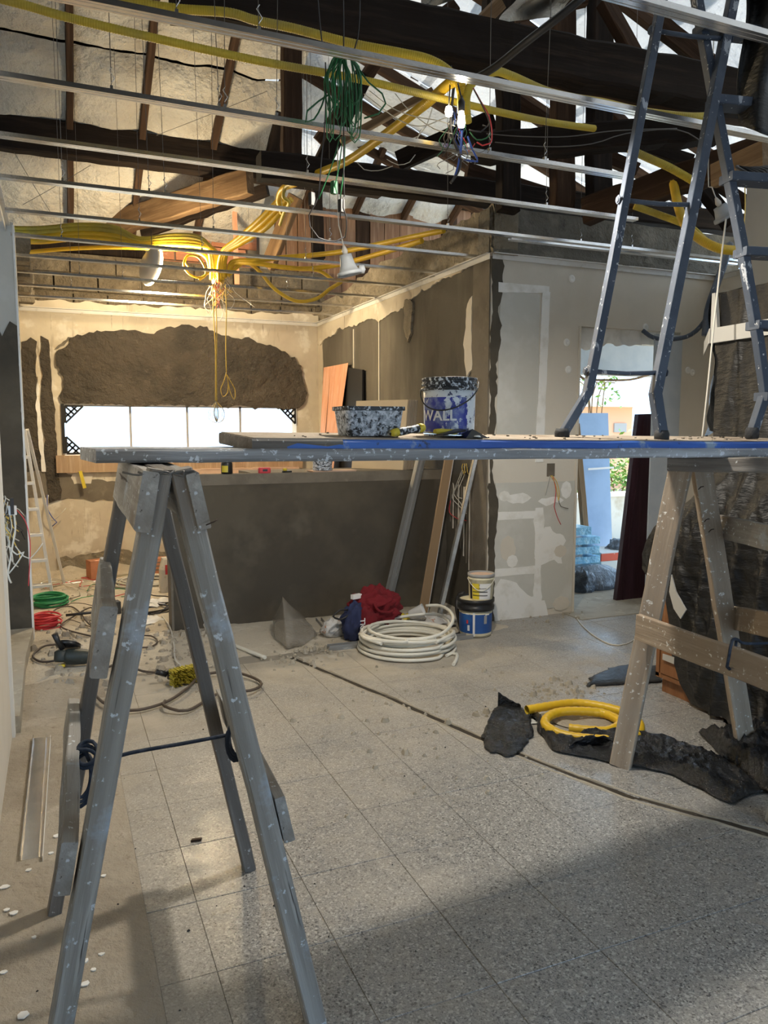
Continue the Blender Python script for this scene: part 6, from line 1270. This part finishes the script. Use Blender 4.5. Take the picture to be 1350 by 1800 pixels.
# debris: hollow brick, sack, rubble
bk = AY(178, 1008, 8.45); bk = V(bk.x, 8.45, -.095); t = thing('hollow_brick', 'terracotta hollow brick on the floor by the back wall', 'brick', bk)
MB().box(bk + V(0, 0, .10), (.26, .14, .19), .3).build('body', 'brick', t); m_ = Matrix.Rotation(.3, 3, 'Z')
for q in (-.05, .05): MB().box(bk + m_ @ V(.131, q * .6, .10 + q), (.004, .04, .055), .3).build('hole', 'wire_black', t)  # black plates painting the shade inside the holes
bk = V(AY(288, 1003, 8.5).x, 8.5, -.09); t = thing('hollow_brick', 'second hollow brick by the back wall, mostly hidden by the trestle leg', 'brick', bk); MB().box(bk + V(0, 0, .08), (.30, .14, .16), -.1).build('body', 'brick', t)
for g in range(3): MB().box(bk + V(0, -.072, .04 + g * .04), (.28, .006, .012), -.1).build('groove', 'cement_pier', t)
sc = BF(297, 1040); t = thing('cement_sack', 'white sack with an orange print standing at the end of the half wall', 'sack', sc)
loft([(rrect(.15, .10, .03), 0), (rrect(.17, .11, .03), .05), (rrect(.16, .11, .03), .22), (rrect(.12, .06, .02), .31), (rrect(.13, .03, .01), .33)], sc, .1).build('bag', 'foam', t); MB().box(sc + V(.0, -.058, .22), (.07, .006, .09), .1).build('print', 'label_red', t)
for q, (x, y, h_) in enumerate(((250, 1066, .02), (272, 1062, .03), (258, 1092, .015))):
    p = BF(x, y); tag(crumple(p, .28, .18, .05, 30 + q, q).build('paper_scrap', 'label_white'), ['crumpled white paper scrap on the back room floor, farther left', 'crumpled white paper scrap on the back room floor next to the half wall', 'crumpled white paper scrap on the back room floor, nearest one'][q], 'scrap')
p = BF(140, 1086); t = thing('hammer', 'long-handled hammer lying on the back room floor', 'tool', p); MB().tube([p + V(-.10, 0, .03), p + V(.2, .03, .03)], .011, 8).build('handle', 'wire_black', t); MB().box(p + V(.24, .04, .05), (.13, .09, .10), .2).build('head', 'steel_dark', t)
def rubble(name, spots, mat, label, smin, smax, n, seed, zf=None):
    rn_ = random.Random(seed); mb = MB()
    for k in range(n):
        px, py, sx, sy = rn_.choice(spots); x = rn_.gauss(px, sx); y = rn_.gauss(py, sy)
        if y < 1010: continue
        p = AZ(x, y); z = fz(p.x, p.y) - .008 if p.y > 5.2 else 0.0
        if p.x < -.2 or (p.y > YB - .05) or (p.x > .66 and p.y > 5.54): continue
        s_ = rn_.uniform(smin, smax) * (1 if rn_.random() < .8 else 1.8); n_ = 6; rings = []
        ph = rn_.uniform(0, 6)
        a_ = [V(p.x + s_ * rn_.uniform(.6, 1.1) * math.cos(ph + q), p.y + s_ * rn_.uniform(.6, 1.1) * math.sin(ph + q), z) for q in [2 * math.pi * i / 6 for i in range(6)]]
        b_ = [v * .55 + V(p.x, p.y, z) * .45 + V(0, 0, s_ * rn_.uniform(.5, 1.0)) for v in a_]
        mb.add(a_ + b_, [(i, (i + 1) % 6, 6 + (i + 1) % 6, 6 + i) for i in range(6)] + [(6, 7, 8, 9, 10, 11)])
    return tag(mb.build(name, mat), label, 'rubble', kind='stuff')
rubble('rubble_chips', [(330, 1120, 30, 18), (300, 1140, 40, 30), (120, 1150, 50, 30), (200, 1060, 60, 40)], 'dirt', 'plaster rubble scattered around the end of the half wall', .008, .024, 360, 1)
rubble('rubble_chips', [(520, 1160, 30, 10), (560, 1142, 25, 5), (1010, 1210, 25, 10), (960, 1216, 20, 8), (740, 1290, 110, 50), (960, 1080, 60, 14), (720, 1250, 150, 60)], 'ledge', 'small chips of mortar along the floor cut and the door', .004, .016, 300, 2)
rubble('rubble_chips', [(400, 1500, 250, 150), (700, 1350, 300, 150)], 'steel_dark', 'small dark crumbs scattered over the tiled floor', .0012, .0032, 120, 4)
ch = random.Random(12)
for k, (x, y) in enumerate(((50, 1530), (60, 1648), (25, 1605), (148, 1690), (137, 1718), (165, 1705), (178, 1678), (40, 1785), (8, 1560), (90, 1500), (100, 1470), (12, 1600), (5, 1710), (150, 1730), (182, 1540))):
    p = AZ(x, y, .004); s_ = ch.uniform(.008, .017); ph = ch.uniform(0, 6); poly = [p + V(s_ * ch.uniform(.6, 1.3) * math.cos(ph + q), s_ * ch.uniform(.5, .9) * math.sin(ph + q), 0) for q in [2 * math.pi * i / 6 for i in range(6)]]
    tag(MB().prism(poly, .003, (0, 0, 1)).build('plaster_flake', 'putty'), 'small white plaster flake on the floor near the foot of the left trestle', 'flake', 'plaster flakes by the left trestle')
p = AZ(345, 1478, .002); tag(fix_normals(MB().prism([p + V(-.02, -.004, 0), p + V(.015, -.008, 0), p + V(.02, .002, 0), p + V(-.012, .008, 0)], .008, (0, 0, 1)).build('wood_splinter', 'rust')), 'short dark wood splinter on the tiles between the trestle legs', 'splinter')
# white aluminium step ladder in the back room
t = thing('step_ladder', 'white aluminium step ladder standing by the back wall on the left', 'ladder', BF(93, 1052))
f0 = BF(93, 1052); tp = P(43, 755, 6.75); f0b = BF(40, 1052); tpb = P(30, 755, 6.6)
g0 = P(100, 1010, 7.3); 
def rl(a_, b_, m_='alu_white', w=.045): timber('rail', a_, b_, w, .028, m_, t, (0, 1, 0), 0)
rl(f0, tp); rl(V(f0.x - .42, f0.y - .05, f0.z), V(tp.x - .30, tp.y - .04, tp.z))
g0 = V(f0.x + .02, f0.y + .78, f0.z); rl(V(f0.x + .10, f0.y + .75, f0.z), tp + V(.02, .04, 0), 'alu_white', .035); rl(V(f0.x - .35, f0.y + .75, f0.z), tp + V(-.28, .03, 0), 'alu_white', .035)
for k in range(6):
    f_ = (k + .55) / 6.6; a_ = f0 + (tp - f0) * f_; b_ = V(f0.x - .42, f0.y - .05, f0.z) + (V(tp.x - .30, tp.y - .04, tp.z) - V(f0.x - .42, f0.y - .05, f0.z)) * f_; timber('tread', a_, b_, .028, .08, 'alu_white', t, (0, 0, 1), 0)
cable('wire_loop', [AY(85, 870, 8.9), AY(82, 900, 8.88), AY(92, 915, 8.88), AY(105, 905, 8.85), AY(116, 893, 8.85)], .006, 'wire_white', 'white wires looping out of the back wall beside the white ladder', 'wire')
cable('wire_loop', [AY(83, 870, 8.9), AY(84, 895, 8.86), AY(94, 912, 8.86), AY(100, 918, 8.86), AY(92, 925, 8.88)], .005, 'wire_blue', 'blue wire bundle at the back wall beside the white ladder', 'wire')
cable('cord', [AY(280, 920, 8.9), AY(278, 960, 8.88), AY(272, 985, 8.86), AY(262, 1000, 8.84)], .007, 'wire_brown', 'brown cord hanging down the back wall between the trestle legs', 'cord')

a_ = AY(141, 828, 8.88); b_ = AY(149, 858, 8.88); tag(timber('wooden_wedge', a_, b_, .035, .02, 'yellow_plastic', None, (1, 0, 0), 0), 'small yellow wooden wedge hanging under the left end of the window sill', 'wedge')
# ================================================================== RIGHT: SHEETED FURNITURE, DOOR LEAF, HOSE
# low cabinet
cb = V(3.02, 2.75, 0); t = thing('cabinet', 'brown wooden cabinet half covered by black sheeting, behind the right trestle', 'cabinet', cb)
MB().aabb((3.03, 2.25, .09), (3.5, 3.24, .90)).build('body', 'cabinet', t); MB().aabb((3.05, 2.25, 0), (3.5, 3.22, .09)).build('plinth', 'cabinet', t)
MB().aabb((3.012, 2.30, .115), (3.03, 3.20, .86)).build('door', 'cabinet', t)
for a_, b_ in (((3.018, 3.215, .09), (3.035, 3.24, .90)), ((3.018, 2.25, .085), (3.035, 3.24, .11)), ((3.018, 2.25, .87), (3.035, 3.24, .90))): MB().aabb(a_, b_).build('edge_band', 'cabinet', t)
tp_ = AX(1175, 1157, 3.0); fix_normals(MB().prism([tp_ + V(0, -.045, -.02), tp_ + V(0, .04, -.018), tp_ + V(0, .04, .014), tp_ + V(0, -.045, .018)], .004, (-1, 0, 0)).build('tape_piece', 'tape', t))
# wardrobe under black sheeting
t = thing('wardrobe', 'tall wardrobe wrapped in black plastic sheeting and taped, at the right edge', 'wardrobe', V(3.3, 2.6, 0))
MB().aabb((3.56, 2.15, .0), (3.70, 3.0, 2.0)).build('body', 'panel_black', t)
lb = [(1250, 517), (1252, 600), (1251, 700), (1250, 765), (1240, 830), (1206, 880), (1172, 905), (1148, 925), (1132, 950), (1120, 975), (1119, 1000), (1130, 1018), (1158, 1030), (1176, 1060), (1184, 1110), (1186, 1150), (1200, 1200), (1225, 1245), (1250, 1280), (1290, 1312), (1300, 1330)]
LB = [AX(x, y, 3.02 if y < 800 or y > 1040 else 2.96) for x, y in lb]
def sheet_front(u, v):
    q = v * (len(LB) - 1); i = min(int(q), len(LB) - 2); p = LB[i] + (LB[i + 1] - LB[i]) * (q - i)
    k = max(0, min(1, (1.45 - p.z) / .9)); y = p.y + (2.12 - p.y) * u; ed = min(1, u * 7)
    s1 = y * 7.5 + p.z * 1.6; r1 = 1 - abs(noise.noise(V(s1, p.z * .9, 3))) * 2; r2 = 1 - abs(noise.noise(V(y * 17 - p.z * 5, p.z * 2.1, 8))) * 2
    fold = -(.012 + .050 * k) * max(0, r1) * ed - (.004 + .022 * k) * max(0, r2) * ed
    wr_ = .0035 * noise.noise(V(y * 3, p.z * 30, 0)) + .008 * noise.noise(V(y * 5, p.z * 6, 5)); bul = -.07 * math.exp(-((p.z - .95) / .28) ** 2) * (1 - u * .5)
    x = 3.04 + fold + wr_ + bul - .02 * u
    if p.z < .95: x = min(x, 2.998)
    return V(x, y, max(.02, p.z))
MB().grid(sheet_front, 90, 130).build('sheet_front', 'tarp_dusty', t)
def sheet_end(u, v):
    top = AX(1250, 520 + 235 * v, 3.03); x = top.x + u * (.02 + .55 * u) ; y = top.y + u * (.10 + .42 * v) + .02 * math.sin(v * 9 + u * 7)
    return V(3.03 + u * .50, y + .012 * noise.noise(V(u * 6, v * 7, 1)) * 2, top.z - u * .06)
MB().grid(sheet_end, 24, 30).build('sheet_end', 'tarp_dusty', t)
MB().grid(lambda u, v: V(3.03 + .65 * u, LB[0].y + (2.12 - LB[0].y) * v + u * .1 * (1 - v), LB[0].z + .006 * noise.noise(V(u * 7, v * 7, 0)) - .06 * u), 14, 20).build('sheet_top', 'tarp_dusty', t)
b0 = AX(1250, 577, 3.0); b1_ = AX(1250, 603, 3.0)
fix_normals(MB().prism([V(3.005, b0.y + .01, b1_.z), V(3.005, 2.1, b1_.z + .01), V(3.005, 2.1, b0.z + .01), V(3.005, b0.y + .01, b0.z)], .028, (1, 0, 0)).build('tape_band', 'tape', t))
fix_normals(MB().prism([V(3.008, b0.y + .012, b0.z), V(3.008, b0.y - .03, b0.z), V(3.008, b0.y - .008, LB[0].z), V(3.008, b0.y + .012, LB[0].z)], .02, (1, 0, 0)).build('tape_band', 'tape', t))
b2__ = [AX(1252 + q * 8, 577 + 13, 3.0) for q in range(2)]
fix_normals(MB().prism([V(3.0, b0.y + .012, b1_.z), V(3.0, b0.y + .012, b0.z), V(3.30, b0.y + .34, b0.z - .02), V(3.30, b0.y + .34, b1_.z - .02)], .006, (0, -1, 0)).build('tape_band', 'tape', t))
sp_ = [AX(1180, 1010, 2.90), AX(1188, 1040, 2.90), AX(1206, 1072, 2.90), AX(1196, 1088, 2.90), AX(1184, 1070, 2.90), AX(1176, 1040, 2.90)]
fix_normals(MB().prism(sp_, .006, (1, 0, 0)).build('tape_strap', 'tape', t))
# black sheeting on the floor
def floor_sheet(name, up, lo, label, h=.05, seed=1, nu=60, nv=16, mat='tarp'):
    U = spline([AZ(x, y) for x, y in up], .02); Lw = spline([AZ(x, y) for x, y in lo], .02)
    def pick(S, f_): q = f_ * (len(S) - 1); i = min(int(q), len(S) - 2); return S[i] + (S[i + 1] - S[i]) * (q - i)
    def fn(u, v):
        p = pick(U, u) * (1 - v) + pick(Lw, u) * v; ed = min(1, min(u, 1 - u) * 10, min(v, 1 - v) * 6)
        rg = lambda sx, sy, o_: max(0, 1 - abs(noise.noise(V(p.x * sx + seed + o_, p.y * sy, o_))) * 2.4)
        e = .45 * (.5 + .5 * noise.noise(V(p.x * 3.5 + seed, p.y * 6, 1))) + .30 * (.5 + .5 * noise.noise(V(p.x * 9, p.y * 13 + seed, 4))) + .20 * rg(13, 17, 6) ** 2 + .06 * rg(33, 27, 9)
        w = V(noise.noise(V(u * 14, v * 3, seed)), noise.noise(V(u * 14, v * 3, seed + 5)), 0) * .018 * (1 - ed)
        return p + w + V(0, 0, .007 + max(0, h * e) * (.06 + .94 * ed))
    return tag(solid(MB().grid(fn, nu, nv).build(name, mat), .002), label, 'plastic sheet')
floor_sheet('plastic_sheet', [(868, 1250), (885, 1240), (905, 1240), (922, 1250), (932, 1262)], [(846, 1296), (858, 1322), (880, 1328), (905, 1330), (936, 1296)], 'crumpled shiny black plastic sheet lying across the floor cut', .045, 3, 60, 44)
def flap(u, v):
    a_ = AZ(875 + u * 40, 1246 + 2 * u); return a_ + V(0, .01 * math.sin(u * 6), .004 + v * .085 * (1 - .75 * u) + .01 * noise.noise(V(u * 5, v * 5, 0)))
tag(solid(MB().grid(flap, 16, 8).build('plastic_flap', 'tarp'), .002), 'torn black flap standing up behind the crumpled sheet', 'plastic sheet')
floor_sheet('plastic_sheet', [(925, 1252), (945, 1268), (968, 1292), (1000, 1302), (1050, 1292), (1090, 1290), (1150, 1296), (1210, 1312), (1262, 1335), (1300, 1362), (1335, 1388)], [(938, 1268), (950, 1290), (975, 1322), (1020, 1332), (1070, 1342), (1120, 1352), (1175, 1362), (1225, 1388), (1290, 1416), (1318, 1400), (1345, 1396)], 'long strip of black plastic sheet dragged along the floor under the right trestle', .075, 5, 150, 36)
floor_sheet('plastic_sheet', [(1228, 1290), (1275, 1300), (1310, 1280), (1345, 1260), (1380, 1255)], [(1270, 1335), (1300, 1352), (1325, 1378), (1352, 1402), (1390, 1420)], 'bunched black plastic sheet at the foot of the right trestle', .16, 8, 60, 40)
def upflap(u, v):
    a_ = AZ(995 + u * 95, 1322 - u * 6); return a_ + V(.01 * math.sin(u * 11), -.03 * v, .01 + v * .075 * math.sin(math.pi * min(1, .15 + u * .9)) + .014 * noise.noise(V(u * 9, v * 4, 0)))
tag(solid(MB().grid(upflap, 30, 8).build('plastic_flap', 'tarp'), .002), 'raised black edge of the sheet in front of the yellow hose', 'plastic sheet')
floor_sheet('grey_sheet', [(1040, 1192), (1075, 1176), (1110, 1170), (1160, 1172)], [(1030, 1208), (1070, 1206), (1110, 1204), (1165, 1200)], 'dusty grey sheet lying on the floor behind the right trestle', .02, 6, 30, 10, 'tarp_dusty')
# drop of sand and paper inside the hose
tag(crumple(AZ(1035, 1262), .40, .26, .03, 14, .3, 24, 18).build('sand_heap', 'dirt'), 'small heap of brown sand inside the yellow hose loop', 'sand', kind='stuff')
tag(crumple(AZ(975, 1262), .34, .14, .012, 17, -.2, 20, 10).build('paper_sheet', 'box_white'), 'wrinkled white paper lying inside the yellow hose loop', 'paper')
# yellow flexible hose
hp = [AZ(926, 1248, .05), AZ(960, 1242, .05), AZ(1010, 1236, .045), AZ(1060, 1242, .04), AZ(1105, 1256, .03), AZ(1125, 1276, .03), AZ(1112, 1298, .03), AZ(1060, 1300, .03), AZ(1000, 1294, .03), AZ(968, 1282, .04), AZ(958, 1268, .045), AZ(975, 1254, .05), AZ(1010, 1250, .05), AZ(1060, 1254, .035), AZ(1090, 1270, .03), AZ(1070, 1284, .026), AZ(1040, 1284, .026), AZ(1000, 1280, .026)]
sp = spline(hp, .0085); rr = [.0225 * (1 if (i // 2) % 2 == 0 else .95) for i in range(len(sp))]
t = thing('yellow_hose', 'thick yellow flexible hose lying in a loop on the black sheet', 'hose', AZ(1020, 1270))
MB().tube(sp, rr, 14, caps=False).build('hose', 'conduit', t); MB().tube(list(reversed(sp[:4])), .0205, 14, caps=False).build('bore', 'conduit_dusty_dim', t)
cable('cord', [AZ(1012, 1083, .004), AZ(1022, 1098, .004), AZ(1045, 1118, .004), AZ(1075, 1133, .004), AZ(1100, 1132, .004), AZ(1118, 1122, .004)], .0045, 'wire_white', 'thin white cord curving over the floor from the doorway', 'cord')
# dark door leaf leaning in the doorway
t = thing('door_leaf', 'dark maroon door leaf leaning inside the doorway on the right', 'door', AY(1110, 1075, 5.13))
q0 = AY(1083, 1078, 5.13); q1 = AY(1215, 1078, 5.13); q2 = AY(1215, 725, 5.13); q3 = AY(1124, 728, 5.13)
fix_normals(MB().prism([q0, q1, q2, q3], .038, (0, 1, 0)).build('panel', 'door_maroon', t))
dl = (q3 - q0).normalized(); fix_normals(MB().prism([q0 + V(.05, 0, .02), q0 + V(.062, 0, .02), q3 + V(.062, 0, -.02), q3 + V(.05, 0, -.02)], .006, (0, -1, 0)).build('moulding', 'door_maroon', t))
fix_normals(MB().prism([q0, q0 + V(0, .045, 0), q3 + V(0, .045, 0), q3], .012, (-1, 0, 0)).build('edge_strip', 'door_maroon', t))

# ================================================================== OUTSIDE THE DOORWAY AND WINDOW
struct('ground_outside', MB().aabb((-30, YF + .5, -.30), (40, 60, -.10)), 'grass'); struct('ground_outside', MB().aabb((5.4, -30, -.30), (40, YF + .5, -.10)), 'grass'); struct('ground_outside', MB().aabb((-30, -30, -.30), (5.4, -1.4, -.10)), 'outer_grey')
GZ = -.10
def box_px(nm, px, Y, dep, mat, label, cat, z0=None, group=None):
    a_ = AY(px[0], px[3], Y); b_ = AY(px[2], px[1], Y); z_ = a_.z if z0 is None else z0
    return tag(MB().aabb((a_.x, Y, z_), (b_.x, Y + dep, b_.z)).build(nm, mat), label, cat, group)
pn = thing('tinted_panel', 'tall panel standing outside the doorway, blue of sky shade painted in', 'panel', AY(1055, 985, 6.6))
c0, c1, c2, c3 = AY(1042, 992, 6.6), AY(1078, 992, 6.6), AY(1069, 726, 6.75), AY(1010, 726, 6.75); c0.z = c1.z = GZ
fix_normals(MB().prism([c0, c1, c2, c3], .045, (0, 1, 0)).build('board', 'panel_sky_shade', pn)); l0 = AY(1028, 826, 6.66); l1 = AY(1073, 823, 6.66); fix_normals(MB().prism([l0 + V(0, -.05, 0), l1 + V(0, -.05, 0), l1 + V(0, -.05, .02), l0 + V(0, -.05, .02)], .008, (0, -1, 0)).build('joint_strip', 'label_white', pn))
a_ = AY(1038, 960, 6.3); b_ = AY(1012, 745, 6.45); tag(timber('wooden_bar', V(a_.x, 6.3, GZ), b_, .07, .05, 'beam_tan', None, (1, 0, 0), .001), 'pale wooden bar leaning beside the tall panel outside', 'bar')
for k in range(6):
    t_ = box_px('wrapped_pack', (996, 926 + k * 17, 1054 - (14 if k == 0 else 0) + k % 2, 942.5 + k * 17 + (40 if k == 5 else 0)), 6.0 + .01 * (k % 2), .42, 'wrap_blue', 'blue-wrapped pack in the stack outside the door, %s from the top' % ['topmost', 'second', 'third', 'fourth', 'fifth', 'sixth'][k], 'pack', None, 'blue-wrapped packs stacked outside')
# carton
t_ = thing('carton', 'white carton with a red band outside the doorway', 'carton', AY(1075, 1012, 6.15)); a_ = AY(1056, 1012, 6.15); b_ = AY(1110, 968, 6.15); MB().aabb((a_.x, 6.15, GZ), (b_.x, 6.5, b_.z)).build('body', 'box_white', t_); MB().aabb((a_.x - .003, 6.145, b_.z - .085), (b_.x + .003, 6.16, b_.z - .01)).build('band', 'box_red', t_)
cbg = AY(1090, 968, 6.3); blob(V(cbg.x, 6.32, cbg.z + .03), (.13, .1, .09), 2.2, 'bag_black', 'plastic_bag', None, 'small shiny dark bag lying on the white carton outside', 'bag', .3)
gb_ = AY(1052, 1072, 5.62); blob(V(gb_.x + .0, 5.75, .03), (.34, .22, .17), 4.4, 'bag_black', 'rubbish_bag', None, 'shiny black rubbish bag lying just outside the doorway', 'bag', .07, 60, 40, 1.0, 1.8); blob(V(gb_.x - .20, 5.62, .02), (.12, .12, .16), 7.4, 'bag_black', 'rubbish_bag', None, 'smaller black bag wedged against the door jamb outside', 'bag', .3)
ow = AY(1090, 870, 8.2); struct('wall_outside', MB().aabb((-6, 8.2 + 1.6, GZ), (20, 9.98, .55)), 'ext_wall') if False else None
struct('wall_garden', MB().aabb((5.0, 8.3, GZ), (16, 8.45, AY(1090, 872, 8.3).z)), 'ext_wall'); struct('wall_garden_cap', MB().aabb((5.0, 8.26, AY(1090, 872, 8.3).z), (16, 8.49, AY(1090, 866, 8.3).z)), 'white_wall')
# outer lintel / canopy slab
a_ = AY(1015, 657, 6.2); b_ = AY(1160, 585, 6.2); struct('canopy_slab', MB().aabb((3.2, 6.2, a_.z), (9, 6.34, b_.z + .35)), 'outer_grey')
struct('canopy_roof', MB().aabb((3.0, 5.1, b_.z + .3), (9, 6.34, b_.z + .38)), 'outer_grey')
cable('branch', [AY(1016, 658, 6.19), AY(1030, 667, 6.19), AY(1060, 668, 6.19), AY(1110, 667, 6.19), AY(1150, 655, 6.19), AY(1160, 650, 6.19)], .012, 'beam_tan', 'thin sagging branch under the canopy outside', 'branch')
hs_ = thing('house', 'orange house with a grey window far outside the doorway', 'house', V(AY(1075, 750, 16).x, 16, GZ)); a_ = AY(1040, 752, 16); b_ = AY(1112, 716, 16)
MB().aabb((a_.x, 16, GZ), (b_.x, 19, b_.z)).build('wall', 'house_orange', hs_); MB().aabb((a_.x - .3, 15.6, b_.z), (b_.x + .3, 19.3, b_.z + .2)).build('roof', 'white_wall', hs_); c_ = AY(1078, 760, 16); d_ = AY(1100, 744, 16); MB().aabb((c_.x, 15.96, c_.z), (d_.x, 16.02, d_.z)).build('window', 'label_grey', hs_)
def plant(c, n, spread, h, ls, label, seed, low=None):
    t = thing('shrub', label, 'shrub', c); rn_ = random.Random(seed); mb = MB()
    for k in range(n):
        p = Vector(c) + V(rn_.gauss(0, spread), rn_.gauss(0, spread * .5), abs(rn_.gauss(0, .5)) * h + rn_.uniform(0, h)); d = V(rn_.uniform(-1, 1), rn_.uniform(-1, 1), rn_.uniform(-.4, .8)).normalized(); s_ = d.cross(V(rn_.uniform(-1, 1), rn_.uniform(-1, 1), 1)).normalized(); L_ = ls * rn_.uniform(.6, 1.2)
        mb.add([p, p + d * L_ * .5 + s_ * L_ * .22, p + d * L_, p + d * L_ * .5 - s_ * L_ * .22], [(0, 1, 2, 3)])
    tag(mb.build('leaves', 'leaf', t), kind='stuff')
    for k in range(5): MB().tube(spline([Vector(c) + V(0, 0, -.2) if low is None else V(c[0], c[1], low), Vector(c) + V(rn_.gauss(0, spread * .5), 0, h * .5), Vector(c) + V(rn_.gauss(0, spread), 0, h)], .1), .012, 5).build('stem', 'beam_tan', t)
pc = AY(1098, 868, 8.7); plant(V(pc.x, 8.9, pc.z - .1), 900, .42, .42, .10, 'sunlit green shrub behind the garden wall outside', 5)
pc = AY(1045, 700, 12); plant(V(pc.x, 12, pc.z - .2), 160, .35, .5, .14, 'sparse leafy young tree outside the doorway', 6, GZ)
